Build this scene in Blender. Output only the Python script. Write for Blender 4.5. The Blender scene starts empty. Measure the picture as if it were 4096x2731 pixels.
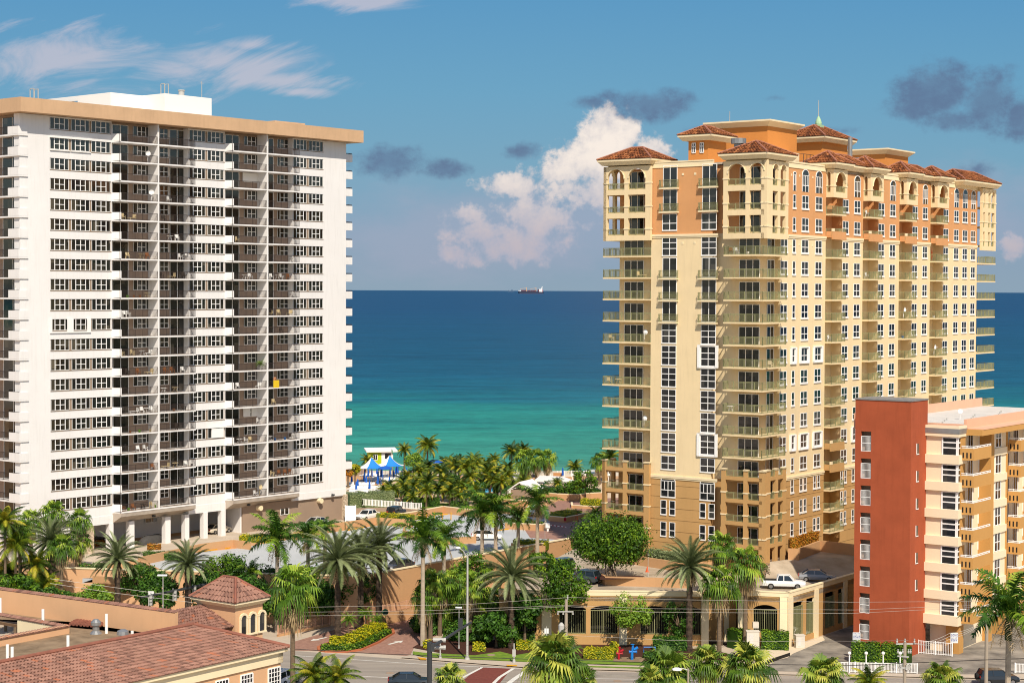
import bpy, math, random
from mathutils import Vector, Matrix
random.seed(7)
R = math.radians
scene = bpy.context.scene
# ------------------------------------------------------------------ camera
FPX = 7200.0          # focal length in photo pixels (4096 wide)
CZ = 43.2             # eye height above the street
PITCH, ROLL = math.atan(204.0/FPX), 0.0038
_F = Vector((0, math.cos(PITCH), -math.sin(PITCH)))
_U0 = Vector((0, math.sin(PITCH), math.cos(PITCH)))
_R0 = Vector((1, 0, 0))
_R = _R0*math.cos(ROLL) + _U0*math.sin(ROLL)
_U = _U0*math.cos(ROLL) - _R0*math.sin(ROLL)
EYE = Vector((0, 0, CZ))
cam = bpy.data.cameras.new('camera'); camo = bpy.data.objects.new('camera', cam)
scene.collection.objects.link(camo); scene.camera = camo
cam.sensor_width = 36; cam.lens = 36*FPX/4096; cam.clip_end = 300000; cam.clip_start = 1
camo.matrix_world = Matrix(((_R.x, _U.x, -_F.x, 0), (_R.y, _U.y, -_F.y, 0), (_R.z, _U.z, -_F.z, CZ), (0, 0, 0, 1)))
# ------------------------------------------------------------------ world: sky with clouds
SUN = Vector((0.20, -0.90, 1.0)).normalized()
w = bpy.data.worlds.new('World'); scene.world = w; w.use_nodes = True
nt = w.node_tree; N = nt.nodes; L = nt.links; N.clear()
def nd(t, **k):
    n = N.new(t)
    for a, b in k.items(): setattr(n, a, b)
    return n
def put(sock, v):
    if hasattr(v, 'links'): L.new(v, sock)
    else: sock.default_value = v
def M(op, a, b=0.0, c=None, clamp=False):
    n = nd('ShaderNodeMath', operation=op); n.use_clamp = clamp
    put(n.inputs[0], a); put(n.inputs[1], b)
    if c is not None: put(n.inputs[2], c)
    return n.outputs[0]
def mixc(f, a, b):
    n = nd('ShaderNodeMix', data_type='RGBA'); put(n.inputs[0], f); put(n.inputs[6], a); put(n.inputs[7], b); return n.outputs[2]
def sstep(x, lo, hi):
    n = nd('ShaderNodeMapRange', interpolation_type='SMOOTHSTEP'); put(n.inputs[0], x); put(n.inputs[1], lo); put(n.inputs[2], hi); return n.outputs[0]
def hexc(h, k=1.0):
    v = [int(h[i:i+2], 16)/255 for i in (0, 2, 4)]
    return tuple([(c/12.92 if c < .04045 else ((c+.055)/1.055)**2.4)*k for c in v]+[1])
out = nd('ShaderNodeOutputWorld')
sky = nd('ShaderNodeTexSky', sky_type='NISHITA', sun_disc=False)
sky.sun_elevation = math.asin(SUN.z); sky.sun_rotation = math.atan2(SUN.x, SUN.y)
sky.altitude = 0; sky.air_density = 1.0; sky.dust_density = 0.6; sky.ozone_density = 2.0
SKYS = 0.10
tc = nd('ShaderNodeTexCoord'); sx = nd('ShaderNodeSeparateXYZ'); L.new(tc.outputs['Generated'], sx.inputs[0])
X, Y, Z = sx.outputs
Ym = M('MAXIMUM', Y, 0.05)
u = M('DIVIDE', X, Ym); v = M('DIVIDE', Z, Ym)
front = sstep(Y, 0.3, 0.6)
# clear-air tint by elevation (deeper blue than the bare model, violet haze at the sea horizon)
ramp = nd('ShaderNodeValToRGB'); L.new(M('DIVIDE', v, 0.5, clamp=True), ramp.inputs[0])
cr = ramp.color_ramp; S0 = 1/SKYS
def skyc(h): c = hexc(h, S0); return c
stops = [(0.0, '8aa3b8'), (0.03, '859fb8'), (0.075, '7e9fbb'), (0.14, '71a2be'), (0.22, '65a0c2'), (0.33, '5596c2'), (0.6, '3f80b8'), (1.0, '3a78b4')]
cr.elements[0].position = 0; cr.elements[0].color = hexc(stops[0][1])
cr.elements[1].position = 1; cr.elements[1].color = hexc(stops[-1][1])
for p, h in stops[1:-1]:
    e = cr.elements.new(p); e.color = hexc(h)
sc = nd('ShaderNodeVectorMath', operation='SCALE'); L.new(ramp.outputs[0], sc.inputs[0]); sc.inputs[3].default_value = S0
clear = mixc(M('MULTIPLY', front, 0.92), sky.outputs[0], sc.outputs[0])
comb = nd('ShaderNodeCombineXYZ'); L.new(u, comb.inputs[0]); L.new(v, comb.inputs[1])
def noise(vec, scale, detail=6, rough=.55, sc3=(1, 1, 1), dist=0.0, rot=0.0):
    if rot:
        m0 = nd('ShaderNodeMapping'); L.new(vec, m0.inputs[0]); m0.inputs['Rotation'].default_value = (0, 0, rot); vec = m0.outputs[0]
    mp = nd('ShaderNodeMapping'); L.new(vec, mp.inputs[0]); mp.inputs['Scale'].default_value = sc3
    n = nd('ShaderNodeTexNoise'); L.new(mp.outputs[0], n.inputs[0]); n.inputs['Scale'].default_value = scale
    n.inputs['Detail'].default_value = detail; n.inputs['Roughness'].default_value = rough; n.inputs['Distortion'].default_value = dist
    return n.outputs[0], n.outputs[1]
P = comb.outputs[0]
n1, _ = noise(P, 30, 10, .66); n2, _ = noise(P, 110, 6, .6)
def blobs(lst):
    r = None
    for (px, py, rx, ry, amp) in lst:
        a = M('MULTIPLY', M('SUBTRACT', u, (px-2048)/FPX), FPX/rx)
        b = M('MULTIPLY', M('SUBTRACT', v, (1162-py)/FPX), FPX/ry)
        d = M('SQRT', M('ADD', M('MULTIPLY', a, a), M('MULTIPLY', b, b)))
        t = M('MULTIPLY', M('SUBTRACT', 1.0, d), amp)
        r = t if r is None else M('MAXIMUM', r, t)
    return r
# cirrus
cz, _ = noise(P, 10, 10, .64, (1, 4.0, 1), 1.0, -.3)
ci = blobs([(300, 250, 700, 170, .8), (900, 260, 420, 140, 1), (1100, 330, 330, 60, .8), (700, 300, 380, 90, 1), (1000, 190, 260, 60, .9), (1200, 375, 160, 30, .8), (1420, 10, 330, 60, 1)])
cim = M('MULTIPLY', sstep(M('ADD', M('MULTIPLY', ci, .6), M('MULTIPLY', M('SUBTRACT', cz, .55), 1.5)), .0, .42), .66)
skc = mixc(cim, clear, hexc('cfc8d2', S0))
# low broad veil near the horizon
vz, _ = noise(P, 14, 6, .6, (1, 2.0, 1))
ve = blobs([(2000, 940, 900, 260, 1.1), (3900, 850, 500, 260, .9), (2500, 860, 600, 240, 1.0), (1600, 800, 400, 140, .6)])
vem = M('MULTIPLY', sstep(M('ADD', M('MULTIPLY', ve, .6), M('SUBTRACT', vz, .5)), 0, .5), .5)
skc = mixc(vem, skc, hexc('a6abc0', S0))
# cumulus
cu = blobs([(2440, 560, 170, 150, 1.15), (2400, 650, 330, 130, 1.05), (2600, 600, 120, 90, .95), (2240, 690, 220, 80, .85), (2060, 745, 230, 70, .85), (1860, 860, 180, 90, .6),
            (2060, 985, 260, 120, .9), (2150, 915, 110, 90, .9), (2330, 760, 300, 150, .75), (2150, 870, 260, 120, .7), (1950, 930, 220, 90, .7), (1800, 1020, 90, 60, .6), (2350, 900, 150, 50, .35), (2240, 838, 50, 30, .6), (4050, 980, 120, 60, .7), (1900, 880, 130, 50, .45)])
cf = M('ADD', M('ADD', cu, M('MULTIPLY', M('SUBTRACT', n1, .52), 1.9)), M('MULTIPLY', M('SUBTRACT', n2, .5), 1.1))
cum = M('MULTIPLY', sstep(cf, .08, .45), sstep(cu, -.35, .1))
n3, _ = noise(P, 60, 8, .65)
lum = sstep(M('ADD', M('MULTIPLY', cf, .5), M('SUBTRACT', n3, .3)), .05, .75)
hi = sstep(v, .02, .08)
lit = mixc(lum, mixc(hi, hexc('adb2c6', S0), hexc('ccc8cc', S0)), mixc(hi, hexc('d2c0c2', S0), hexc('fdf0e4', S0)))
skc = mixc(M('MULTIPLY', cum, M('ADD', .62, M('MULTIPLY', hi, .34))), skc, lit)
# grey-violet scud
dk = blobs([(1560, 650, 190, 90, 1.15), (1790, 680, 130, 45, 1.0), (2100, 605, 110, 48, 1.0), (2360, 415, 100, 36, 1.0), (2600, 420, 220, 80, 1.2), (2440, 390, 90, 40, .6),
            (3740, 365, 210, 150, 1.3), (3940, 400, 170, 160, 1.25), (3800, 480, 170, 70, 1.1), (4090, 470, 120, 110, 1.2), (3640, 430, 150, 70, 1.1), (2800, 520, 100, 24, .7), (3370, 520, 80, 26, .7), (3900, 680, 90, 50, .7), (3100, 390, 60, 18, .5)])
d1, _ = noise(P, 42, 9, .66, (1, 1.2, 1))
dm = M('MULTIPLY', M('MULTIPLY', sstep(M('ADD', dk, M('MULTIPLY', M('SUBTRACT', d1, .5), 2.2)), .0, .85), sstep(dk, -.4, .15)), .8)
skc = mixc(dm, skc, mixc(sstep(d1, .4, .65), hexc('66809f', S0), hexc('5f6f90', S0)))
final = mixc(front, sky.outputs[0], skc)
bg = nd('ShaderNodeBackground'); L.new(final, bg.inputs[0]); bg.inputs[1].default_value = SKYS
L.new(bg.outputs[0], out.inputs[0])
sun = bpy.data.lights.new('sun', 'SUN'); sun.energy = 5.0; sun.angle = R(.5); sun.color = (1.0, .905, .765)
so = bpy.data.objects.new('sun', sun); scene.collection.objects.link(so)
so.rotation_euler = SUN.to_track_quat('Z', 'Y').to_euler()
scene.view_settings.view_transform = 'Standard'; scene.view_settings.look = 'None'
scene.view_settings.exposure = 0.0; scene.view_settings.gamma = 1
scene.cycles.pixel_filter_type = 'BLACKMAN_HARRIS'; scene.cycles.filter_width = 1.05; scene.cycles.max_bounces = 6; scene.cycles.diffuse_bounces = 3; scene.cycles.transparent_max_bounces = 8
# ------------------------------------------------------------------ helpers
COL = scene.collection.objects
def ray(px, py): return _F*FPX + _R*(px-2048) - _U*(py-1365.5)
def G(px, py, z=0.0):                      # photo pixel -> point at height z
    d = ray(px, py); t = (z-CZ)/d.z; return EYE + d*t
def AT(px, py, depth):                     # photo pixel -> point at a depth from the camera
    d = ray(px, py); return EYE + d*(depth/d.y)
def gpoly(pts, z=0.0): return [tuple(G(x, y, z).xy) for x, y in pts]
class Frame:
    """local frame of a building: x along its long face, y into the building"""
    def __init__(s, ox, oy, yaw):
        s.o = Vector((ox, oy)); s.X = Vector((math.sin(yaw), math.cos(yaw))); s.Y = Vector((-math.cos(yaw), math.sin(yaw))); s.rz = math.atan2(s.X.y, s.X.x)
    def w(s, x, y): p = s.o+s.X*x+s.Y*y; return p
    def loc(s, p): d = Vector((p[0], p[1]))-s.o; return d.dot(s.X), d.dot(s.Y)
    def lx(s, px, y=0.0, py=1164):         # local x where the pixel column meets plane y
        r = ray(px, py); k = r.x/r.y; q = s.o+s.Y*y
        return (k*q.y-q.x)/(s.X.x-k*s.X.y)
    def ly(s, px, x=0.0, py=1164):
        r = ray(px, py); k = r.x/r.y; q = s.o+s.X*x
        return (k*q.y-q.x)/(s.Y.x-k*s.Y.y)
def tag(o, label=None, cat=None, group=None, kind=None):
    if label: o['label'] = label
    if cat: o['category'] = cat
    if group: o['group'] = group
    if kind: o['kind'] = kind
    return o
def empty(name, loc, rz=0.0, label=None, cat=None, group=None, s=1.0):
    o = bpy.data.objects.new(name, None); COL.link(o); o.location = loc; o.rotation_euler = (0, 0, rz); o.scale = (s, s, s)
    o.empty_display_size = .3
    return tag(o, label, cat, group)
class MB:
    def __init__(s): s.v = []; s.f = []; s.m = []; s.t = []; s.cm = 0; s.ct = 0.5; s.T = None
    def mat(s, i): s.cm = i; return s
    def P(s, p):
        if s.T: p = s.T(p)
        s.v.append(tuple(p)); return len(s.v)-1
    def face(s, ids, t=None): s.f.append(tuple(ids)); s.m.append(s.cm); s.t.append(s.ct if t is None else t)
    def poly(s, pts, t=None): s.face([s.P(p) for p in pts], t)
    def box(s, x0, x1, y0, y1, z0, z1):
        if x0 > x1: x0, x1 = x1, x0
        if y0 > y1: y0, y1 = y1, y0
        if z0 > z1: z0, z1 = z1, z0
        i = [s.P(p) for p in ((x0,y0,z0),(x1,y0,z0),(x1,y1,z0),(x0,y1,z0),(x0,y0,z1),(x1,y0,z1),(x1,y1,z1),(x0,y1,z1))]
        for q in ((0,3,2,1),(4,5,6,7),(0,1,5,4),(1,2,6,5),(2,3,7,6),(3,0,4,7)): s.face([i[k] for k in q])
    def prism(s, poly, z0, z1, bottom=True):
        a = sum(poly[i][0]*poly[(i+1) % len(poly)][1]-poly[(i+1) % len(poly)][0]*poly[i][1] for i in range(len(poly)))
        if a < 0: poly = poly[::-1]
        f0 = z0 if callable(z0) else (lambda p: z0); f1 = z1 if callable(z1) else (lambda p: z1)
        b = [s.P((p[0], p[1], f0(p))) for p in poly]; t = [s.P((p[0], p[1], f1(p))) for p in poly]; n = len(poly)
        s.face(t)
        if bottom: s.face(b[::-1])
        for k in range(n): s.face([b[k], b[(k+1) % n], t[(k+1) % n], t[k]])
    def tube(s, pts, r, n=6, caps=True):
        pts = [Vector(p) for p in pts]; rs = r if isinstance(r, (list, tuple)) else [r]*len(pts)
        rings = []
        for k, p in enumerate(pts):
            d = (pts[min(k+1, len(pts)-1)]-pts[max(k-1, 0)]).normalized()
            a = d.cross(Vector((0, 0, 1)) if abs(d.z) < .9 else Vector((1, 0, 0))).normalized(); b = d.cross(a)
            rings.append([s.P(p+(a*math.cos(2*math.pi*j/n)+b*math.sin(2*math.pi*j/n))*rs[k]) for j in range(n)])
        for k in range(len(rings)-1):
            for j in range(n): s.face([rings[k][j], rings[k][(j+1) % n], rings[k+1][(j+1) % n], rings[k+1][j]])
        if caps: s.face(rings[0][::-1]); s.face(rings[-1])
    def lathe(s, prof, n=12, c=(0, 0, 0)):
        rings = [[s.P((c[0]+r*math.cos(2*math.pi*j/n), c[1]+r*math.sin(2*math.pi*j/n), c[2]+z)) for j in range(n)] for r, z in prof]
        for k in range(len(rings)-1):
            for j in range(n): s.face([rings[k][j], rings[k][(j+1) % n], rings[k+1][(j+1) % n], rings[k+1][j]])
        s.face(rings[0][::-1]); s.face(rings[-1])
    def bar(s, a, b, wd, th=None):
        """square bar between two points"""
        a = Vector(a); b = Vector(b); d = (b-a).normalized(); th = th or wd
        h = d.cross(Vector((0, 0, 1)) if abs(d.z) < .95 else Vector((1, 0, 0))).normalized()*wd/2; k = d.cross(h).normalized()*th/2
        i = [s.P(p) for p in (a-h-k, a+h-k, a+h+k, a-h+k, b-h-k, b+h-k, b+h+k, b-h+k)]
        for q in ((0,3,2,1),(4,5,6,7),(0,1,5,4),(1,2,6,5),(2,3,7,6),(3,0,4,7)): s.face([i[j] for j in q])
    def build(s, name, mats, parent=None, smooth=False):
        if not isinstance(mats, (list, tuple)): mats = [mats]
        me = bpy.data.meshes.new(name); me.from_pydata(s.v, [], s.f)
        for m_ in mats: me.materials.append(m_)
        me.polygons.foreach_set('material_index', s.m)
        if any(t != .5 for t in s.t):
            at = me.attributes.new('tint', 'FLOAT', 'FACE'); at.data.foreach_set('value', s.t)
        if smooth: me.polygons.foreach_set('use_smooth', [True]*len(s.f))
        me.update()
        o = bpy.data.objects.new(name, me); COL.link(o)
        if parent: o.parent = parent
        return o
def link(name, me, parent=None, loc=(0, 0, 0), rz=0.0, s=1.0):
    o = bpy.data.objects.new(name, me); COL.link(o); o.location = loc; o.rotation_euler = (0, 0, rz); o.scale = (s, s, s)
    if parent: o.parent = parent
    return o
def struct(name, mb, m, label, cat):
    return tag(mb.build(name, m), label, cat, kind='structure')
class Pool:
    """parts of one kind on one thing: the 100 largest as objects, the rest as one part"""
    def __init__(s, name, parent, mats, sub=None, submats=None, limit=100): s.name, s.parent, s.mats, s.sub, s.submats, s.items, s.limit = name, parent, mats, sub, submats, [], limit
    def add(s, size, fn, label=None): s.items.append((size, fn, label))
    def done(s):
        s.items.sort(key=lambda i: -i[0])
        for size, fn, label in s.items[:s.limit]:
            a, b = MB(), MB(); fn(a, b); o = a.build(s.name, s.mats, s.parent)
            if label: o['label'] = label
            if s.sub and b.f: b.build(s.sub, s.submats, o)
        rest = s.items[s.limit:]
        if rest:
            a, b = MB(), MB()
            for size, fn, label in rest: fn(a, b)
            if b.f:
                k = len(s.mats) if isinstance(s.mats, (list, tuple)) else 1; base = len(a.v)
                a.v += b.v; a.f += [tuple(i+base for i in f) for f in b.f]; a.m += [m_+k for m_ in b.m]; a.t += b.t
            mats = (list(s.mats) if isinstance(s.mats, (list, tuple)) else [s.mats])+(list(s.submats) if isinstance(s.submats, (list, tuple)) else [s.submats] if s.submats else [])
            tag(a.build(s.name, mats, s.parent), kind='stuff')
# ------------------------------------------------------------------ materials
def mat(name, c, rough=.8, var=.0, vs=1.0, bump=0.0, bs=20.0, spec=.3, metal=0.0, c2=None, stain=0.0, trans=0.0, tint=None, rnd=None, emit=None, strs=(1, 1, 1)):
    m_ = bpy.data.materials.new(name); m_.use_nodes = True; t = m_.node_tree; n = t.nodes; l = t.links
    b = n['Principled BSDF']; b.inputs['Roughness'].default_value = rough; b.inputs['Specular IOR Level'].default_value = spec; b.inputs['Metallic'].default_value = metal
    c = tuple(c)+((1,) if len(c) == 3 else ()); cur = None
    def mx(f, a, bb, blend='MIX'):
        k = n.new('ShaderNodeMix'); k.data_type = 'RGBA'; k.blend_type = blend
        for s_, v_ in ((k.inputs[0], f), (k.inputs[6], a), (k.inputs[7], bb)):
            if hasattr(v_, 'links'): l.new(v_, s_)
            else: s_.default_value = v_
        return k.outputs[2]
    def nz(scale, det=5, scl=(1, 1, 1), rg=.6):
        tcn = n.new('ShaderNodeTexCoord'); mp = n.new('ShaderNodeMapping'); mp.inputs['Scale'].default_value = scl; l.new(tcn.outputs['Object'], mp.inputs[0])
        k = n.new('ShaderNodeTexNoise'); k.inputs['Scale'].default_value = scale; k.inputs['Detail'].default_value = det; k.inputs['Roughness'].default_value = rg; l.new(mp.outputs[0], k.inputs[0]); return k.outputs[0]
    def rmp(x, lo, hi):
        k = n.new('ShaderNodeMapRange'); l.new(x, k.inputs[0]); k.inputs[1].default_value = lo; k.inputs[2].default_value = hi; return k.outputs[0]
    cur = c
    if tint:
        a = n.new('ShaderNodeAttribute'); a.attribute_name = 'tint'; rp = n.new('ShaderNodeValToRGB'); l.new(a.outputs['Fac'], rp.inputs[0])
        els = rp.color_ramp.elements; els[0].color = tuple(tint[0])+(1,); els[1].color = tuple(tint[-1])+(1,)
        for q, cc in enumerate(tint[1:-1]): els.new((q+1)/(len(tint)-1)).color = tuple(cc)+(1,)
        cur = rp.outputs[0]
    if rnd:
        tq = n.new('ShaderNodeTexCoord'); a = n.new('ShaderNodeVectorMath'); a.operation = 'SNAP'; a.inputs[1].default_value = (.9, .9, 1.475); l.new(tq.outputs['Object'], a.inputs[0])
        wn_ = n.new('ShaderNodeTexWhiteNoise'); l.new(a.outputs[0], wn_.inputs[0]); rp = n.new('ShaderNodeValToRGB'); l.new(wn_.outputs[0], rp.inputs[0]); els = rp.color_ramp.elements
        els[0].color = tuple(rnd[0])+(1,); els[1].color = tuple(rnd[-1])+(1,)
        for q, cc in enumerate(rnd[1:-1]): els.new((q+1)/(len(rnd)-1)).color = tuple(cc)+(1,)
        cur = rp.outputs[0]
    if var or c2:
        cc2 = (tuple(c2)+(1,)) if c2 else tuple([max(0, x*(1-var)) for x in c[:3]])+(1,)
        if c2 is None and (tint or rnd):
            cur = mx(rmp(nz(vs, 5, strs), .3, .7), mx(1.0, cur, (1-var, 1-var, 1-var, 1), 'MULTIPLY'), cur)
        else: cur = mx(rmp(nz(vs, 6, strs), .35, .68), cur, cc2)
    if stain: cur = mx(rmp(nz(.9, 6, (2.2, 2.2, .22), .65), .5, .95), cur, mx(1.0, cur, (1-stain, 1-stain*1.05, 1-stain*1.15, 1), 'MULTIPLY'))
    if hasattr(cur, 'links'): l.new(cur, b.inputs['Base Color'])
    else: b.inputs['Base Color'].default_value = cur
    if bump:
        k = n.new('ShaderNodeBump'); k.inputs['Strength'].default_value = bump; k.inputs['Distance'].default_value = .03; l.new(nz(bs, 4), k.inputs['Height']); l.new(k.outputs[0], b.inputs['Normal'])
    if trans:
        tr = n.new('ShaderNodeBsdfTranslucent'); ms = n.new('ShaderNodeMixShader'); ms.inputs[0].default_value = trans
        if hasattr(cur, 'links'): l.new(cur, tr.inputs[0])
        else: tr.inputs[0].default_value = cur
        l.new(b.outputs[0], ms.inputs[1]); l.new(tr.outputs[0], ms.inputs[2]); l.new(ms.outputs[0], n['Material Output'].inputs[0])
    return m_
H = lambda s: hexc(s)[:3]
M_white = mat('white_stucco', H('eeebe8'), .85, .06, .15, .15, 6, stain=.15)
M_white2 = mat('white_metal', H('f2f0ec'), .5)
M_fascia = mat('tan_fascia', H('d2ad88'), .85, .12, .35, .1, 5, stain=.16)
M_greige = mat('greige_stucco', H('a08a76'), .9, .08, .3, .1, 8, stain=.08)
M_brown = mat('brown_panel', H('a8917e'), .85, .10, 2.0, strs=(6, 6, .3))
M_pier = mat('beige_pier', H('9c8874'), .85, .06, 1)
M_soffit = mat('raw_soffit', H('b7aa9b'), .9, .3, .5, .1, 5)
M_glass = mat('dark_glass', H('2c3236'), .06, spec=.9, rnd=(H('0e1214'), H('181c1e'), H('262a28'), H('3a382f'), H('14201e'), H('1c1e20'), H('5e594c')), var=.35, vs=1.3)
M_glass2 = mat('tinted_glass', H('2a2c30'), .07, spec=.8, rnd=(H('121418'), H('222428'), H('34343a'), H('1a1c20'), H('4c4a48')), var=.3, vs=.9)
M_rail = mat('dark_railing', H('3d332e'), .6)
M_rust = mat('slab_edge', H('e4dcd2'), .85, c2=H('b59a86'), vs=2.0)
M_floor = mat('balcony_floor', H('b9a695'), .8, .15, 1)
M_orange = mat('orange_stucco', H('d89e6a'), .88, .08, .3, .12, 7, stain=.1)
M_amber = mat('amber_stucco', H('d88e48'), .88, .06, .3, .12, 7, stain=.06)
M_cream = mat('cream_stucco', H('efd7ab'), .88, .08, .25, .12, 7, stain=.15)
M_trim = mat('pale_trim', H('f2dfb8'), .8, .05, .6, stain=.05)
M_tan = mat('tan_stucco', H('c59b64'), .88, .08, .3, .12, 7, stain=.1)
M_groove = mat('groove', H('8a6a42'), .9)
M_green = mat('green_railing', H('96966c'), .55)
M_wframe = mat('window_frame', H('f6f4f0'), .5)
M_red = mat('red_stucco', H('ae5636'), .88, .16, .35, .15, 7, stain=.22)
M_peach = mat('peach_parapet', H('eab596'), .85, .06, .5, stain=.05)
M_cream2 = mat('pale_cream_stucco', H('f2dfbe'), .88, .04, .3, .1, 7, stain=.04)
M_ochre = mat('ochre_stucco', H('c99756'), .88, .05, .3, .1, 7, stain=.05)
M_roofw = mat('white_membrane', H('d9d4cc'), .8, .15, .5)
M_metal = mat('galvanised', H('a5a6a5'), .45, .15, 2, metal=.6)
M_podium = mat('orange_wall', H('c89c70'), .88, .05, .3, .1, 6, stain=.06)
M_peachw = mat('peach_stucco', H('dcae84'), .88, .07, .4, .12, 6, stain=.08)
M_deck = mat('deck_coating', H('b9bcbd'), .8, .1, .25, stain=.03)
M_deck2 = mat('deck_concrete', H('bcae9a'), .85, c2=H('988872'), vs=.3)
M_conc = mat('concrete', H('c4b4a0'), .85, .14, .4, .1, 8)
M_patio = mat('patio', H('d9bfa0'), .85, .1, .3)
M_asph = mat('asphalt', H('a2978a'), .9, c2=H('8b8278'), vs=.35, strs=(.15, 2.5, 1))
M_asph2 = mat('worn_asphalt', H('6c665e'), .9, c2=H('a39a8c'), vs=.3)
M_line = mat('road_paint', H('e2ded4'), .7, .12, 3)
M_yellow = mat('yellow_paint', H('e0a526'), .7, .15, 3)
M_brick = mat('paver', H('a67f6e'), .85, c2=H('8d6a5c'), vs=1.8)
M_redbrick = mat('red_crossing', H('7c4238'), .85, .15, 2)
M_curbred = mat('terracotta_curb', H('b86c48'), .8, .1, 2)
M_grass = mat('lawn_grass', H('5f7d26'), .9, c2=H('7c9430'), vs=1.4, bump=.3, bs=30)
M_mulch = mat('mulch', H('4a2c20'), .95, .3, 3, .4, 12)
M_sand = mat('sand', H('dccbb0'), .9, .08, .3)
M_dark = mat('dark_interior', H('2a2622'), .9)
M_grey = mat('grey_steel', H('46484a'), .5, .1, 1, metal=.3)
M_pole = mat('concrete_pole', H('a89a88'), .8, .12, 1, strs=(3, 3, .3))
M_galv = mat('aluminium_pole', H('b4b2ac'), .5)
M_blue = mat('blue_canvas', H('1f5fc0'), .8, .1, 1)
M_canvas = mat('white_canvas', H('eeeae4'), .8)
M_sky = mat('bright_blue_canvas', H('2c86dc'), .8)
M_lime = mat('lime_siding', H('b8cc22'), .7, .08, 1)
M_pool = mat('pool_water', H('3fb4d4'), .1, .1, .5)
M_bark = mat('bark', H('7d6a55'), .95, .35, 3, .4, 10, strs=(1, 1, 4))
M_dbark = mat('date_bark', H('5c4c3e'), .95, c2=H('2c241e'), vs=3.5, bump=.9, bs=9)
M_royal = mat('royal_trunk', H('b5a590'), .85, .2, 1.5, strs=(1, 1, 3))
M_black = mat('black_rubber', H('1c1c1c'), .8)
M_rim = mat('alloy', H('a8a8a8'), .3, metal=.8)
M_cargl = mat('car_glass', H('1a2226'), .05, spec=1.0)
M_redl = mat('tail_light', H('a01c18'), .3)
M_headl = mat('head_light', H('dfe2e2'), .1, spec=1)
M_bflower = mat('orange_paint', H('e05a20'), .7)
M_stone = mat('coral_stone', H('e0cdb2'), .9, c2=H('8f7a64'), vs=3.5, bump=.8, bs=5)
M_tile = mat('terracotta_tile', H('a85a3c'), .8, tint=(H('745448'), H('946c5c'), H('a67c6a'), H('9a7060'), H('b26e4e')), var=.25, vs=.6)
M_tile2 = mat('barrel_tile', H('9a4a2a'), .8, tint=(H('502c16'), H('744222'), H('90542e'), H('a06034'), H('b8784a')), var=.2, vs=.8)
M_gravel = mat('gravel_roof', H('9c8468'), .95, c2=H('7a664e'), vs=.7, bump=.3, bs=30)
def leafm(name, *cols, tr=.14): return mat(name, H(cols[0]), .55, spec=.3, tint=[H(c) for c in cols], trans=tr)
L_date = leafm('date_frond', '3a4426', '56623a', '768252', '98a274', tr=.14)
L_royal = leafm('royal_frond', '22400f', '3c6218', '6c8e26', 'aaba40')
L_coco = leafm('coconut_frond', '20380c', '465e12', '84901e', 'c0b034')
L_fan = leafm('fan_frond', '2a460f', '54781c', '8aa630', 'c0c850')
L_fan2 = leafm('sabal_frond', '2a4410', '52701e', '7e9632', 'b8b84c')
L_dead = leafm('dead_frond', '8a7250', 'b09870', 'c8b48c', tr=.1)
L_tree = leafm('broad_leaf', '1e3c0a', '36580e', '5c8016', '8ea828')
L_light = leafm('light_leaf', '3a5c14', '5c8020', '82a030', 'a3b848')
L_dark = leafm('dark_leaf', '1c380e', '2e5214', '48701e', '6c8c2c')
L_yel = leafm('yellow_leaf', '4a6010', '8a9418', 'b8ac18', 'd8c824')
L_orl = leafm('croton_leaf', '4a3a10', 'a06418', 'c88424', '6a7020')
L_sage = leafm('sea_grape', '5c7048', '7c8a5c', '98a274', '6c7a4c')
# ================================================================== ground
EDGE = []                                   # front edge of the raised podium
def xy(px, depth): r = ray(px, 1164); return (r.x/r.y*depth, depth)
mb = MB(); mb.poly([(-2500, 60, 0), (2500, 60, 0), (2500, 425, 0), (-2500, 425, 0)]); struct('ground', mb, M_conc, 'pale concrete and soil ground under the blocks', 'ground')
mb = MB(); mb.poly([(-200000, 424, -.35), (200000, 424, -.35), (200000, 200000, -.35), (-200000, 200000, -.35)])
M_sea = mat('sea_water', H('1b5a7a'), .35, spec=.02)
t = M_sea.node_tree; n = t.nodes; l = t.links; b = n['Principled BSDF']
tcn = n.new('ShaderNodeTexCoord'); sp = n.new('ShaderNodeSeparateXYZ'); l.new(tcn.outputs['Object'], sp.inputs[0])
def nn(op, a, bb, clamp=False):
    k = n.new('ShaderNodeMath'); k.operation = op; k.use_clamp = clamp
    for s_, v_ in ((k.inputs[0], a), (k.inputs[1], bb)):
        if hasattr(v_, 'links'): l.new(v_, s_)
        else: s_.default_value = v_
    return k.outputs[0]
def nz(scale, scl, det=5, rg=.6):
    mp = n.new('ShaderNodeMapping'); mp.inputs['Scale'].default_value = scl; l.new(tcn.outputs['Object'], mp.inputs[0])
    k = n.new('ShaderNodeTexNoise'); k.inputs['Scale'].default_value = scale; k.inputs['Detail'].default_value = det; k.inputs['Roughness'].default_value = rg; l.new(mp.outputs[0], k.inputs[0]); return k.outputs[0]
off = nn('LOGARITHM', nn('DIVIDE', nn('MAXIMUM', sp.outputs[1], 300), 400), 10.0)     # log distance offshore: water deepens with it
wob = nn('ADD', off, nn('MULTIPLY', nn('SUBTRACT', nz(.006, (1, 2.2, 1)), .5), .16))
rp = n.new('ShaderNodeValToRGB'); l.new(wob, rp.inputs[0]); els = rp.color_ramp.elements
st = [(0.0, '62a886'), (.07, '46a084'), (.15, '309884'), (.225, '248a82'), (.27, '1b7280'), (.35, '155e78'), (.5, '145472'), (.9, '164c72'), (1.0, '174870')]
els[0].color = hexc(st[0][1]); els[1].color = hexc(st[-1][1]); els[1].position = 1.0
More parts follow.
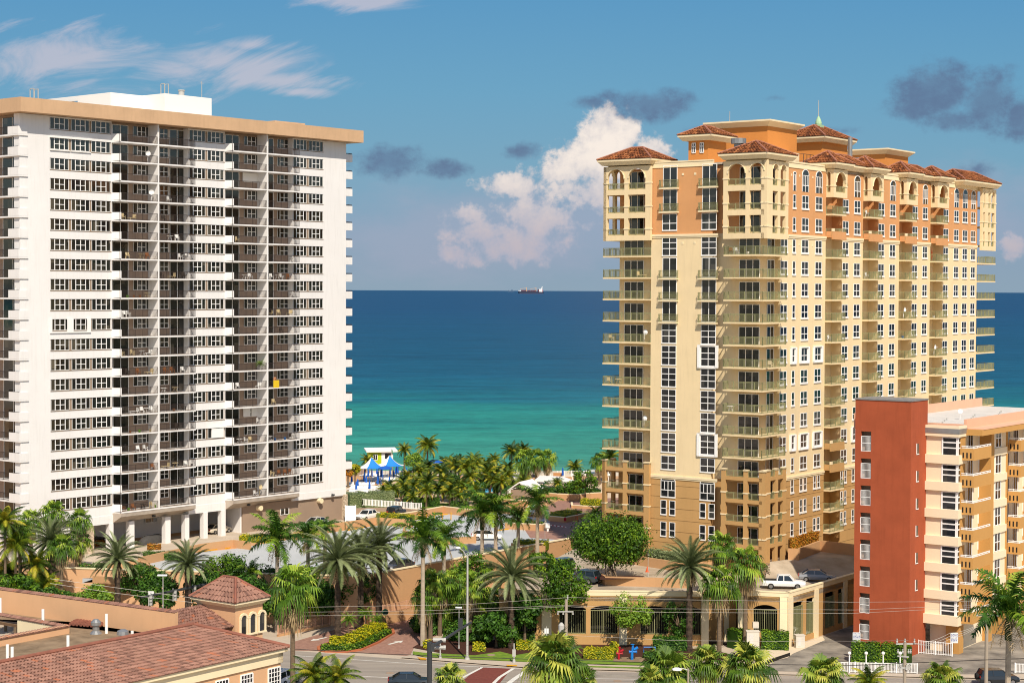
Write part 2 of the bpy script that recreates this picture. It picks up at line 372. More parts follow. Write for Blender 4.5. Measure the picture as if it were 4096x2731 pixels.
for p_, h_ in st[1:-1]:
    e = els.new(p_); e.color = hexc(h_)
k = n.new('ShaderNodeMix'); k.data_type = 'RGBA'; k.blend_type = 'MULTIPLY'; k.inputs[0].default_value = 1
l.new(rp.outputs[0], k.inputs[6])
pat = nn('ADD', nn('ADD', nn('MULTIPLY', nz(.06, (.3, 1.0, 1), 6, .7), .45), nn('MULTIPLY', nz(.5, (.35, 1.0, 1), 4, .7), .4)), nn('MULTIPLY', nz(.004, (.2, 1.8, 1), 5), .15))
mr = n.new('ShaderNodeMapRange'); l.new(pat, mr.inputs[0]); mr.inputs[1].default_value = .4; mr.inputs[2].default_value = .6; mr.inputs[3].default_value = .46; mr.inputs[4].default_value = 1.0
cc = n.new('ShaderNodeCombineColor'); [l.new(mr.outputs[0], cc.inputs[i]) for i in range(3)]
l.new(cc.outputs[0], k.inputs[7]); l.new(k.outputs[2], b.inputs['Base Color'])
bp = n.new('ShaderNodeBump'); bp.inputs['Strength'].default_value = .5; bp.inputs['Distance'].default_value = .4; l.new(nz(.35, (.5, 1, 1), 6, .7), bp.inputs['Height']); l.new(bp.outputs[0], b.inputs['Normal'])
struct('sea', mb, M_sea, 'turquoise sea darkening to deep blue at the horizon', 'sea')
mb = MB(); mb.poly([(-2500, 366, .02), (2500, 366, .02), (2500, 424, .02), (2500, 440, -.6), (-2500, 440, -.6), (-2500, 424, .02)]); struct('beach', mb, M_sand, 'strip of pale beach sand before the water', 'beach')
# ================================================================== white tower (left)
A0, A1 = AT(201, 1164, 250.5), AT(1292, 1164, 290.7)
yawA = math.atan2(A1.x-A0.x, A1.y-A0.y)
FA = Frame(A0.x, A0.y, yawA)
sh = FA.lx(74); FA.o = FA.o + FA.X*sh       # origin at the near left corner
fa = FA.lx
ZT = 66.95; HS = 2.8; NR = 20
XE = fa(1384); ztop = 67.15
root = empty('apartment_tower', (FA.o.x, FA.o.y, 5.5), FA.rz, 'tall white apartment tower with brown balconies and a tan roof edge', 'building')
RT = root
def zl(z): return z-5.5
class MBz(MB):
    def __init__(s): super().__init__(); s.T = lambda p: (p[0], p[1], p[2]-5.5)
_MB = MB
def MBt(): m = _MB(); m.T = lambda p: (p[0], p[1], p[2]-5.5); return m
strips = [(fa(201), fa(446)), (fa(755), fa(899)), (fa(1171), fa(1293))]
rec = [(fa(448), fa(753)), (fa(900), fa(1170))]
DEP = 1.1
m = MBt()
ZB = 9.3
# solid wall piers and slabs of the body
m.box(.25, strips[0][0], 0, 1.3, ZB+.2, ztop)                          # left pier
m.box(strips[2][1], XE, 0, 14, ZB+.2, ztop)                           # right pier
for (a, b_) in strips:
    for k in range(NR+1):
        zt_ = ZT-HS*(k-1)-1.62 if k else ztop; zb_ = ZT-HS*k if k < NR else 10.6
        if k == 0: zt_, zb_ = ztop, ZT
        m.box(a, b_, 0, .35, zb_, zt_)
m.box(strips[0][0]+.02, strips[0][1], .36, 1.2, 10.6, ztop); m.box(strips[1][0], strips[1][1], .36, 1.2, 10.6, ztop); m.box(strips[2][0], strips[2][1]-.02, .36, 1.2, 10.6, ztop)
for (a, b_), st_ in zip(rec, (0, 1)): pass
m.box(fa(446), fa(448), 0, 1.2, 10.6, ztop); m.box(fa(753), fa(755), 0, 1.2, 10.6, ztop); m.box(fa(899), fa(900), 0, 1.2, 10.6, ztop); m.box(fa(1170), fa(1171), 0, 1.2, 10.6, ztop)
m.box(1.5, XE, 1.4, 14, 10.6, ztop-.1)
# dividers between balcony pairs
dv = [fa(634, -1.15), fa(1069.5, -1.15)]
for x in dv: m.box(x-.13, x+.13, -1.2, 1.2, 10.9, ztop)
m.build('wall', M_white, root)
for (a, b_) in strips:
    m = MBt()
    for k in range(NR): m.box(a, b_, .14, .34, ZT-HS*k-1.62, ZT-HS*k)
    for k in range(NR): m.box(a-.02, b_+.02, -.04, .1, ZT-HS*k-1.70, ZT-HS*k-1.62)
    m.build('window_pier', M_pier, root)
m = MBt()
for (a, b_) in rec: m.box(a, b_, DEP, 1.38, 10.6, ztop)
m.build('recess_wall', M_brown, root)
m = MBt()
mats_w = [M_glass, M_brown]
PW = Pool('window', root, M_glass, 'frame', M_white2); PD = Pool('sliding_door', root, M_glass, 'frame', M_white2)
def winA(x0, x1, z0, z1, y, side=.22, mid=True):
    def fn(g, f):
        g.T = f.T = lambda p: (p[0], p[1], p[2]-5.5)
        g.box(x0, x1, y+.02, y+.06, z0, z1)
        wd = x1-x0; a = x0+wd*side; b_ = x1-wd*side; c = (a+b_)/2 if side else (x0+x1)/2
        if side == 0: a, b_ = x0, x1
        for x in ((x0, x0+.06), (x1-.06, x1)): f.box(x[0], x[1], y-.015, y+.03, z0, z1)
        for x in (a, c, b_): f.box(x-.055, x+.055, y-.03, y+.03, z0, z1)
        f.box(x0, x1, y-.02, y+.03, z0, z0+.07)
        if mid: f.box(a, b_, y-.028, y+.03, (z0+z1)/2-.045, (z0+z1)/2+.045)
    return fn
wpx = [(202, 276), (286, 359), (367, 442), (758.5, 821.5), (830.7, 894.5), (1173, 1225.5), (1234.8, 1291.5)]
for k in range(NR):
    for (a, b_) in wpx:
        PW.add(b_-a-k*.1, winA(fa(a, .1), fa(b_, .1), ZT-HS*k-1.58, ZT-HS*k-.02, .1, .23))
    z1 = ZT-HS*k-.1; zf = ZT-HS*k-2.62
    y = DEP-.06
    PW.add(50, winA(fa(533, y), fa(601, y), z1-1.45, z1, y, .25))
    PW.add(28, winA(fa(639.5, y), fa(673, y), z1-1.45, z1, y, .0))
    PW.add(45, winA(fa(976, y), fa(1036, y), z1-1.45, z1, y, .22)); PW.add(44, winA(fa(1109, y), fa(1163, y), z1-1.45, z1, y, .2))
    for (a, b_, nn_) in ((451, 513, 2), (680, 738, 2), (902, 956, 2), (1074, 1093, 1)):
        def fn(g, f, a=a, b_=b_, z1=z1, zf=zf, nn_=nn_, y=y):
            g.T = f.T = lambda p: (p[0], p[1], p[2]-5.5)
            x0, x1 = fa(a, y), fa(b_, y); g.box(x0, x1, y+.02, y+.05, zf+.04, z1)
            for q in range(nn_+1):
                x = x0+(x1-x0)*q/nn_; f.box(x-.05, x+.05, y-.02, y+.04, zf, z1)
            f.box(x0, x1, y-.02, y+.04, z1-.02, z1+.05)
        PD.add(b_-a, fn)
# side (left) face glazing
for k in range(NR):
    z1 = ZT-HS*k-.1; zf = ZT-HS*k-2.62
    def fn(g, f, z1=z1, zf=zf):
        g.T = f.T = lambda p: (p[0], p[1], p[2]-5.5)
        g.box(1.42, 1.46, 1.2, 5.6, zf+.04, z1)
        for y_ in (1.2, 3.3, 5.6): f.box(1.38, 1.46, y_-.05, y_+.05, zf, z1)
    PD.add(20, fn)
PW.done(); PD.done()
# side body behind left face balconies
m = MBt(); m.box(1.48, 1.499, 1.3, 14, 9.6, ztop); m.build('side_wall', M_brown, root)
# balconies: slab, white parapet return and dark railing
def railing(f, pts, z0, z1, sp=.15, r=.013):
    for (p, q) in zip(pts, pts[1:]):
        p = Vector((p[0], p[1], 0)); q = Vector((q[0], q[1], 0)); ln = (q-p).length; nb = max(1, int(ln/sp))
        f.bar((p.x, p.y, z1), (q.x, q.y, z1), .05, .05); f.bar((p.x, p.y, z0+.1), (q.x, q.y, z0+.1), .035, .03)
        for i in range(nb+1):
            c = p.lerp(q, i/nb); rr = r*2.0 if i % 9 == 0 else r
            f.box(c.x-rr, c.x+rr, c.y-rr, c.y+rr, z0-.1, z1)
BX = {}
def balconyA(kind, k):
    zf = ZT-HS*k-2.62
    def fn(g, f):
        g.T = f.T = lambda p: (p[0], p[1], p[2]-5.5)
        if kind in (0, 2):
            a = fa(448 if kind == 0 else 900); e = dv[0 if kind == 0 else 1]-.14; c0 = fa(481 if kind == 0 else 931.5, -1.2)
            g.mat(0).prism([(a, 0), (a+.75, -1.2), (e, -1.2), (e, DEP), (a, DEP)], zf-.2, zf)
            g.prism([(a, -.004), (a+.75, -1.21), (c0, -1.21), (c0, -1.06), (a+.82, -1.06), (a+.02, .12)], zf+.003, zf+1.06)
            railing(f, [(c0, -1.14), (e-.02, -1.14)], zf, zf+1.05)
        else:
            a = dv[0 if kind == 1 else 1]+.14; e = fa(783 if kind == 1 else 1199, -1.2)
            g.prism([(a, -1.2), (e, -1.2), (e, -.004), (a, -.004)], zf-.2, zf); x2 = fa(753 if kind == 1 else 1170)-.01
            g.prism([(a, -.003), (x2, -.003), (x2, DEP), (a, DEP)], zf-.2, zf)
            railing(f, [(a+.02, -1.14), (e-.06, -1.14), (e-.06, -.03)], zf, zf+1.05)
        g.mat(1); g.box(a+.9, e-.02 if kind in (0, 2) else e-.3, -1.0, -.01, zf+.001, zf+.012)
    return fn
PB = Pool('balcony', root, [M_white, M_floor], 'railing', M_rail, 100)
for k in range(NR):
    for kind in range(4): PB.add(100-k*.1, balconyA(kind, k))
    def fn(g, f, k=k):
        zf = ZT-HS*k-2.62
        g.T = f.T = lambda p: (p[0], p[1], p[2]-5.5)
        g.mat(0); g.box(-.05, 1.5, -.15, 6.5, zf-.2, zf); g.box(-.06, .1, -.16, 2.3, zf+.003, zf+1.06); g.box(.1, 1.42, -.16, -.02, zf+.003, zf+1.06)
        railing(f, [(.02, 2.35), (.02, 6.4)], zf, zf+1.05); f.bar((.02, 0, zf+1.12), (.02, 2.3, zf+1.12), .05)
    PB.add(50, fn)
for k in range(NR-1):
    def fn(g, f, k=k):
        zf = ZT-HS*k-2.62
        g.T = f.T = lambda p: (p[0], p[1], p[2]-5.5)
        g.mat(0); g.box(XE, XE+1.75, .3, 6, zf-.2, zf+1.0); railing(f, [(XE+.1, .36), (XE+1.65, .36), (XE+1.65, 6)], zf+1.0, zf+1.2, .2)
    PB.add(30, fn)
PB.done()
# roof edge, roof deck, penthouse
m = MBt(); fo = 2.0; zr0, zr1 = 67.2, 69.15
xl, xr = -.9, XE+2.0
m.prism([(xl, -fo), (xr, -fo), (xr, 16), (xl, 16)], zr0, zr1); o = m.build('roof_edge', M_fascia, root)
m = MBt(); m.box(.2, XE-.2, .2, 15, zr1+.004, zr1+.05); m.build('roof', M_conc, root)
# ground storey
m = MBt()
x0c, x1c = fa(374), fa(971)
m.prism([(fa(330), .02), (x0c, .02), (x0c, 9), (fa(330), 9)], 5.5, 9.6)
m.build('stone_pier', M_stone, root)
m = MBt(); m.prism([(XE-.6, -.2), (XE+.25, -.2), (XE+.25, 6), (XE-.6, 6)], 5.5, 9.7); m.build('stone_pier', M_stone, root)
m = MBt()
m.box(.25, fa(330), 0, 10, 5.5, ZB+.2); m.box(x0c, x1c, 8.2, 8.5, 5.5, 9.6); m.box(x1c-.05, x1c+.25, .6, 8.2, 5.5, 9.6)
m.build('ground_floor_wall', M_white, root)
m = MBt(); m.box(x1c+.25, XE-.6, .3, .6, 5.5, 9.75); m.build('base_wall', M_greige, root)
m = MBt()   # sloping transfer beam under the lowest floor
def seg(xa, xb, ya, yb, za, zb):
    m.poly([(xa, ya, zb), (xa, yb, za), (xb, yb, za), (xb, ya, zb)]) ; m.poly([(xa, ya, zb), (xa, 1.5, zb), (xa, 1.5, za), (xa, yb, za)]); m.poly([(xb, ya, zb), (xb, yb, za), (xb, 1.5, za), (xb, 1.5, zb)])
for q in ((fa(330), fa(450), 9.45), (fa(753), fa(901), 9.45), (fa(1170), XE+.02, 9.6)):
    m = MBt(); m.box(q[0], q[1], -.05, 1.4, q[2], 10.65); m.build('transfer_beam', M_white, root)
m = MBt()
for a, e in (((448), dv[0]), ((900), dv[1])): pass
for (pa, pb) in ((448, 783), (900, 1199)):
    xa, xb = fa(pa)+.01, fa(pb, -1.2); m.prism([(xa, .0), (xa+.6, -1.15), (xb-.02, -1.15), (xb-.02, 1.3), (xa, 1.3)], lambda p: 9.5+(.9 if p[1] < -1 else 0), 10.95)
m.box(x0c, x1c, 1.41, 8.5, 9.5, 10.6)
m.build('soffit', M_soffit, root)
for p0, p1 in ((435, 455), (516, 539), (660, 684), (739, 759), (813, 833), (885, 905)):
    m = MBt(); m.box(fa(p0, -.1), fa(p1, -.1)-.15, -.1, .75, 5.5, 9.46); m.build('column', M_white, root)
PG = Pool('window', root, M_glass, 'frame', M_white2)
for pa, pb in ((578, 625), (735, 751)):
    PG.add(1, winA(fa(pa, 8.1), fa(pb, 8.1), 7.6, 9.0, 8.05, 0))
PG.add(1, winA(fa(1123, .2), fa(1156, .2), 7.55, 8.5, .22, 0, False))
PG.done()
for px_ in (1036, 1279):
    m = MBt(); x = fa(px_, 0); m.T = lambda p: (p[0], p[1], p[2]-5.5); m.tube([(x, .3, 9.15), (x, -.5, 9.15)], .42, 12); m.build('vent_pipe', M_trim, root)
for px_ in (607, 988, 1327):
    m = MBt(); x = fa(px_, 0); m.box(x-.25, x+.25, -.5, -.2, 9.75, 10.0); m.bar((x, 0, 10.1), (x, -.4, 9.9), .08); m.build('floodlight', M_grey, root)
# penthouse and roof frame
def px_z(fr, px, py, y):                   # height of a pixel on the plane y=const of a frame
    x = fr.lx(px, y, py); q = fr.w(x, y); r = ray(px, py); return CZ + r.z*(q.y/r.y)
YP = 4.0
m = MBt()
xa, xb = fa(660, YP), fa(847, YP)
zp = px_z(FA, 660, 374, YP)
m.box(xa, xb, YP, YP+9, zr1, zp); y2 = YP+4.6; xc = fa(444, y2); m.box(xc, xa-.002, y2, y2+8, zr1, px_z(FA, 444, 370, y2))
m.build('penthouse', M_white2, root)
zt_ = px_z(FA, 444, 370, y2)
m = MBt(); m.box(xc, xc+.5, y2+8, y2+29, zt_-.75, zt_)
for q in (1.6, 6.5, 12): m.box(xc, xc+.4, y2+8+q, y2+9+q, zr1, zt_-.75)
m.build('roof_frame', M_white2, root)
m = MBt(); railing(m, [(xc+1.5, y2+8), (xc+1.5, y2+20)], zr1+1.2, zr1+2.5, 1.2, .03); m.build('roof_railing', M_galv, root)
m = MBt(); m.box(xc-1.5, xc+.5, y2+8.4, y2+11, zr1, zr1+1.4); m.box(xc-1.5, xc-.2, y2+12, y2+15, zr1, zr1+1.4); m.build('cooling_unit', M_dark, root)
m = MBt(); m.tube([(xc-2, y2+15, zr1+1.9), (xc-2, y2+8.2, zr1+1.9)], .18); m.tube([(xc-2, y2+12, zr1), (xc-2, y2+12, zr1+1.9)], .18); m.build('pipe', M_white2, root)
for px_, z_ in ((70, zr1+.6), (590, zp)):
    m = MBt(); x = fa(px_, YP+5)
    for dx in (-.35, .35): m.bar((x+dx, YP+.4, z_-.2), (x+dx, YP+.4, z_+1.5), .1); m.bar((x+dx, YP+1.3, z_-.2), (x+dx, YP+1.3, z_+1.5), .1); m.bar((x+dx, YP+.4, z_+1.5), (x+dx, YP+1.3, z_+1.5), .1)
    m.build('ladder_rail', M_galv, root)
m = MBt(); m.lathe([(.45, 0), (.45, .9), (.55, .9), (.55, 1.05)], 12, (fa(727, YP+2), YP+2, zp)); m.build('vent_pipe', M_galv, root)
m = MBt(); x = fa(808, YP+1); m.bar((x, YP+1, zp), (x, YP+1, zp+2.6), .07); m.bar((x-.3, YP+1, zp+2.3), (x+.3, YP+1, zp+2.3), .05); m.build('antenna', M_galv, root)
m = MBt(); x = fa(1100, 3); m.prism([(x, 3), (fa(1220, 3), 3), (fa(1220, 3), 9), (x, 9)], zr1, zr1+.85); m.build('roof_hatch', M_fascia, root)
# storm shutters and odd bays on this tower
def shutter(px0, px1, zz0, zz1, y=-.05, nm='storm_shutter'):
    m = MBt(); m.box(fa(px0, y), fa(px1, y), y-.12, y, zz0, zz1); m.build(nm, M_white2, root)
for a in ((201, 285), (285, 367)): shutter(a[0], a[1]-1, ZT-HS+.02, ZT-HS+.3); shutter(a[0], a[1]-3, ZT-HS-1.75, ZT-HS-1.62)
z = ZT-HS*10
for a in ((199, 207), (268, 292), (348, 362)): shutter(a[0], a[1], z-1.75, z+.1)
shutter(199, 362, z-1.95, z-1.75)
z = ZT-HS*16; m = MBt()
m.box(fa(845), fa(892), -.15, .0, z-1.5, z-.1); m.build('storm_shutter', M_white2, root); shutter(834, 900, z, z+.22, -.1)
z = ZT-HS*2; y = DEP-.1; m = MBt(); m.box(fa(970, y), fa(1038, y), y-.1, y, z-1.5, z-.1); m.build('storm_shutter', M_canvas, root)
z = ZT-HS*15; m = MBt(); m.box(fa(972, y), fa(1000, y), y-.1, y, z-1.5, z-.1); m.box(fa(1005, y), fa(1038, y), y-.1, y, z-1.5, z-.1); m.build('storm_shutter', M_canvas, root)
# ================================================================== tiled roof helper
def tiled(mb, P0, uv, slope, width, left, right, run, tile=.33, course=.42, amp=.05, sub=4):
    """rows of barrel tiles on one roof plane: P0 eave start, uv eave direction, slope = up-slope vector for 1 m of run;
    left/right(v) give the plane's extent at run v"""
    nrm = Vector(uv).cross(Vector(slope)).normalized(); nrow = max(1, int(run/course+.5)); dv_ = run/nrow
    rnd = random.Random(int(P0[0]*13+P0[1]*7))
    for r in range(nrow):
        v0, v1 = r*dv_, (r+1)*dv_+.04
        l0, r0 = left(v0), right(v0); l1, r1 = left(min(v1, run)), right(min(v1, run))
        if r0-l0 < .05: continue
        n = max(1, int((r0-l0)/(tile/sub))); prev = None; tcol = {}
        for i in range(n+1):
            f = i/n; ub = l0+(r0-l0)*f; ut = l1+(r1-l1)*f
            h = amp*(math.cos(2*math.pi*ub/tile)*.5+.5)
            pb = Vector(P0)+Vector(uv)*ub+Vector(slope)*v0+nrm*(h+.05); pt = Vector(P0)+Vector(uv)*ut+Vector(slope)*v1+nrm*(h*.7)
            pk = Vector(P0)+Vector(uv)*ub+Vector(slope)*v0+nrm*(-.01)
            ids = (mb.P(pk), mb.P(pb), mb.P(pt))
            if prev:
                key = int(((l0+r0)/2-(ub))/tile+1000)
                if key not in tcol:
                    x = rnd.random(); tcol[key] = rnd.uniform(.05, .7) if x < .93 else rnd.uniform(.8, 1.0)
                t_ = tcol[key]
                mb.face((prev[0], ids[0], ids[1], prev[1]), t_*.5); mb.face((prev[1], ids[1], ids[2], prev[2]), t_)
            prev = ids
def hip_roof(x0, x1, y0, y1, z, rise, parent, tile, ridge_m, soff, fas=.28, under=.55, drop=.5, course=.55):
    """hip roof over a rectangle with a pale cornice below"""
    w_, d_ = x1-x0, y1-y0; hw = min(w_, d_)/2
    m = MB(); m.T = lambda p: (p[0], p[1], p[2]-ZO)
    sl = rise/hw
    for P0, uv, up, W in (((x0, y0, z), (1, 0, 0), (0, 1, sl), w_), ((x1, y0, z), (0, 1, 0), (-1, 0, sl), d_), ((x1, y1, z), (-1, 0, 0), (0, -1, sl), w_), ((x0, y1, z), (0, -1, 0), (1, 0, sl), d_)):
        tiled(m, P0, uv, up, W, lambda v: v, lambda v, W=W: W-v, hw, .46, course, .11, 4)
    o = m.build('roof', tile, parent)
    m = MB(); m.T = lambda p: (p[0], p[1], p[2]-ZO)
    if w_ >= d_: ra, rb = (x0+hw, y0+hw), (x1-hw, y0+hw)
    else: ra, rb = (x0+hw, y0+hw), (x0+hw, y1-hw)
    m.tube([(x0, y0, z+.05), (ra[0], ra[1], z+rise+.06)], .13); m.tube([(x1, y1, z+.05), (rb[0], rb[1], z+rise+.06)], .13)
    c1, c2 = ((x0, y1), (x1, y0)) if w_ >= d_ else ((x1, y0), (x0, y1))
    m.tube([(c1[0], c1[1], z+.05), (ra[0], ra[1], z+rise+.06)], .13); m.tube([(c2[0], c2[1], z+.05), (rb[0], rb[1], z+rise+.06)], .13)
    if (Vector(ra)-Vector(rb)).length > .1: m.tube([(ra[0], ra[1], z+rise+.05), (rb[0], rb[1], z+rise+.05)], .13)
    m.build('ridge_cap', ridge_m, o)
    m = MB(); m.T = lambda p: (p[0], p[1], p[2]-ZO); e = .06
    m.box(x0+e, x1-e, y0+e, y1-e, z-fas, z-.01)
    a = [(x0+.12, y0+.12), (x1-.12, y0+.12), (x1-.12, y1-.12), (x0+.12, y1-.12)]; b_ = [(x0+under, y0+under), (x1-under, y0+under), (x1-under, y1-under), (x0+under, y1-under)]
    for i in range(4):
        j = (i+1) % 4; m.poly([(*a[i], z-fas+.002), (*a[j], z-fas+.002), (*b_[j], z-fas-drop), (*b_[i], z-fas-drop)][::-1])
    m.poly([(*q, z-fas-drop) for q in b_][::-1])
    m.build('cornice', soff, o)
    return o
M_ridge = mat('pink_ridge_tile', H('a8705a'), .8, .15, 2)
# ================================================================== ochre tower (right)
YAW = R(36.0)
FR = Frame(32.26, 235.3, YAW); ZO = 5.5
root = empty('condominium_tower', (FR.o.x, FR.o.y, ZO), FR.rz, 'cream and orange condominium tower with terracotta hip roofs and green balcony rails', 'building')
RC = root
lx, ly = FR.lx, FR.ly
def MBr(): m = MB(); m.T = lambda p: (p[0], p[1], p[2]-ZO); return m
FH = 2.95
def zwin(k): return 50.24-FH*(k-4) if k >= 4 else {3: 53.2, 2: 56.25, 1: 59.45}[k]       # window head heights, k=1 top
Z_M1, Z_M2 = 50.85, 18.25                                                         # cornices between the colours
XEND = lx(3906); YW0, YW1, YL = ly(2890, 0), ly(2604, 0), ly(2478, 1.7)
ZP = 60.6
def zone(z): return 0 if z > Z_M1 else (1 if z > Z_M2 else 2)
bands = [(Z_M1, ZP-.7), (Z_M2, Z_M1), (5.5, Z_M2)]
MW = [M_orange, M_cream, M_tan]
# recess stacks on the long face: (opening start, opening end)
stk = []
for pa, pb, pf in ((3301, 3367, 3383), (3449.7, 3510.6, 3528), (3594.6, 3646, 3665), (3719, 3770, 3789.7)):
    s0 = lx(pa, 0); s1 = lx(pb, 0); e = lx(pf, -1.05); stk.append((s0, s1, e))
RD = 1.6
m = MBr()
for zi, (za, zb) in enumerate(bands):
    m.mat(zi); xs = lx(3119, 0)
    for s0, s1, e in stk:
        m.box(xs, s0, 0, RD+.4, za, zb); m.box(s0, s1, RD, RD+.4, za, zb); xs = s1
    m.box(xs, XEND, 0, RD+.4, za, zb)
    m.box(3.01, XEND, RD+.4, 19, za, zb)
    # corner bay recessed walls
    m.box(.7, lx(3119, 0), .7, RD+.5, za, zb); m.box(.71, RD+.5, RD+.5, YW0+.0, za, zb)
    m.box(0, 3, YW0+1.6, YW1, za, zb)
    m.box(.705, 3, YW0-.01, YW0+1.6, za, zb); m.box(2, 3.02, RD+.5, YW0, za, zb)
    m.box(1.7, 3.5, YW1, YL, za, zb)
m.build('wall', MW, root)
m = MBr(); m.mat(0)
for s0, s1, e in stk:                                       # darker lining so that lobes read as separate bays
    pass
m.box(-.02, .35, YW0+1.58, YW1+.02, ZP-.75, ZP); m.box(-.08, .3, YW0+1.56, YW1, ZP-.1, ZP+.08); m.box(-.08, .0, YW0+1.6, YW1, ZP-.78, ZP-.68)
m.build('parapet', M_trim, root)
for i, (pa, pb) in enumerate(((3150, 3300), (3530, 3596), (3792, 3908))):
    m = MBr(); a, b_ = lx(pa, 0), lx(pb, 0)
    m.box(a, b_, -.02, .35, ZP-.75, ZP); m.box(a, b_, -.1, .3, ZP-.1, ZP+.1); m.box(a, b_, -.09, 0, ZP-.78, ZP-.66); m.build('parapet', M_trim, root)
def molding(z0):
    segs = [(lx(3150, 0), stk[0][0])]+[(stk[i][1]+.0, stk[i+1][0]) for i in range(3)]+[(stk[3][1], XEND)]
    for a, b_ in segs:
        m = MBr(); m.box(a, b_, -.16, .02, z0-.3, z0); m.box(a, b_, -.09, .02, z0-.5, z0-.303); m.build('moulding', M_trim, root)
    m = MBr(); m.box(-.16, .02, YW0+.6, YW1, z0-.3, z0); m.box(-.09, .02, YW0+.6, YW1, z0-.5, z0-.303); m.build('moulding', M_trim, root)
molding(Z_M1); molding(Z_M2)
m = MBr()                                                   # scored joints in the tan base
for k in range(7):
    z = 16.9-k*1.55
    m.box(-.012, .01, YW0+1.6, YW1, z-.03, z+.03)
    for a, b_ in [(lx(3150, 0), stk[0][0])]+[(stk[i][1], stk[i+1][0]) for i in range(3)]+[(stk[3][1], XEND)]: m.box(a, b_, -.012, .01, z-.03, z+.03)
tag(m.build('wall_joint', M_groove, root), kind='stuff')
PWr = Pool('window', root, M_glass2, 'frame', M_wframe)
def winD(px0, px1, z0, z1, arch=False, cols=2, shut=False, sill=True, split=.42):
    def fn(g, f, x0=lx(px0, 0), x1=lx(px1, 0)):
        g.T = f.T = lambda p: (p[0], p[1], p[2]-ZO); h = z1-z0
        g.box(x0, x1, -.015, .05, z0, z1); t = .07
        f.box(x0-.02, x0+t, -.05, .03, z0, z1); f.box(x1-t, x1+.02, -.05, .03, z0, z1); f.box(x0, x1, -.05, .03, z1-t, z1); 
        if sill: f.box(x0-.08, x1+.08, -.12, .03, z0-.22, z0+.03)
        for c in range(1, cols): x = x0+(x1-x0)*c/cols; f.box(x-t*.6, x+t*.6, -.045, .03, z0, z1)
        f.box(x0, x1, -.04, .03, z0+h*split-.05, z0+h*split+.05)
        if arch:
            r = (x1-x0)/2; c = (x0+x1)/2; n_ = 10
            g.poly([(c+r*math.cos(math.pi*i/n_), -.02, z1+r*.8*math.sin(math.pi*i/n_)) for i in range(n_+1)])
            for i in range(n_):
                a0, a1 = math.pi*i/n_, math.pi*(i+1)/n_
                f.bar((c+r*math.cos(a0), -.03, z1+r*.8*math.sin(a0)), (c+r*math.cos(a1), -.03, z1+r*.8*math.sin(a1)), .09)
            for q in (.25, .75): x = x0+(x1-x0)*q; f.box(x-.04, x+.04, -.045, .03, z0+h*split, z1)
        if shut:
            for a in (x0-.45, x1+.1): f.box(a, a+.32, -.22, .0, z0-.25, z1+.15)
            f.box(x0-.45, x1+.42, -.2, 0, z1+.05, z1+.17); f.box(x0-.45, x1+.42, -.2, 0, z0-.35, z0-.2)
    return fn
dcols = [(3168.5, 3180), (3204.5, 3231), (3259, 3285), (3413.5, 3437.7), (3556.5, 3578.5), (3687.5, 3706.5), (3812.7, 3831), (3847, 3866), (3880.5, 3898)]
KB = 17
for ci_, (a, b_) in enumerate(dcols):
    for k in range(1, KB+1):
        zt = zwin(k); n_ = 1 if ci_ == 0 else 2
        if k == 1: PWr.add(9, winD(a, b_, 56.75, 59.0, ci_ > 0 or True, n_, split=.38, sill=False))
        elif k <= 14: PWr.add(5-k*.1, winD(a, b_, zt-1.75, zt, False, n_, shut=(k == 9 and ci_ < 3) or (k == 13 and ci_ < 4)))
        elif ci_ == 0: PWr.add(2, winD(a, b_, zt-1.75, zt, False, 1))
        else:
            w3 = (b_-a)*.4
            PWr.add(2, winD(a, a+w3, zt-1.75, zt, False, 1)); PWr.add(2, winD(b_-w3, b_, zt-1.75, zt, False, 1))
for k in range(4, 15): PWr.add(4, winD(3121, 3148, zwin(k)-1.75, zwin(k)))
for (a, b_) in ((3368, 3391), (3511, 3534), (3647, 3667), (3771, 3790)):
    for k in range(2, KB+1):
        zt = zwin(k); c = (a+b_)/2
        if k < 15: PWr.add(3-k*.05, winD(a, b_, zt-1.75, zt))
        else: PWr.add(1, winD(a, c-3, zt-1.75, zt, False, 1)); PWr.add(1, winD(c+3, b_, zt-1.75, zt, False, 1))
PWr.done()
# small square vents
m = MBr()
for px_ in (2729, 2778):
    for z in (59.0, 49.8): y = ly(px_, 0); m.box(-.05, .01, y-.16, y+.16, z-.3, z)
for px_ in (3162, 3194.5, 3247, 3803, 3840, 3873):
    for z in (59.0, 49.7): x = lx(px_, 0); m.box(x-.12, x+.12, -.05, .01, z-.3, z)
tag(m.build('vent_cover', M_trim, root), kind='stuff')
# doors in the recesses and bays
PDr = Pool('sliding_door', root, M_glass2, 'frame', M_wframe)
def doorX(y0, y1, z0, z1, x, n_=3):           # door on a wall facing -x
    def fn(g, f):
        g.T = f.T = lambda p: (p[0], p[1], p[2]-ZO)
        g.box(x-.05, x-.02, y0, y1, z0, z1)
        for q in range(n_+1): y = y0+(y1-y0)*q/n_; f.box(x-.09, x-.02, y-.045, y+.045, z0, z1)
        f.box(x-.09, x-.02, y0, y1, z1, z1+.07)
    return fn
def doorY(x0, x1, z0, z1, y, n_=2):
    def fn(g, f):
        g.T = f.T = lambda p: (p[0], p[1], p[2]-ZO)
        g.box(x0, x1, y-.05, y-.02, z0, z1)
        for q in range(n_+1): x = x0+(x1-x0)*q/n_; f.box(x-.045, x+.045, y-.09, y-.02, z0, z1)
        f.box(x0, x1, y-.09, y-.02, z1, z1+.07)
    return fn
for s0, s1, e in stk:
    for k in range(1, KB+1): PDr.add(5, doorY(s0+.3, s0+2.1, zwin(k)-2.25, zwin(k)+.02, RD))
def fl(k): return zwin(k)-2.25                # floor level of storey k
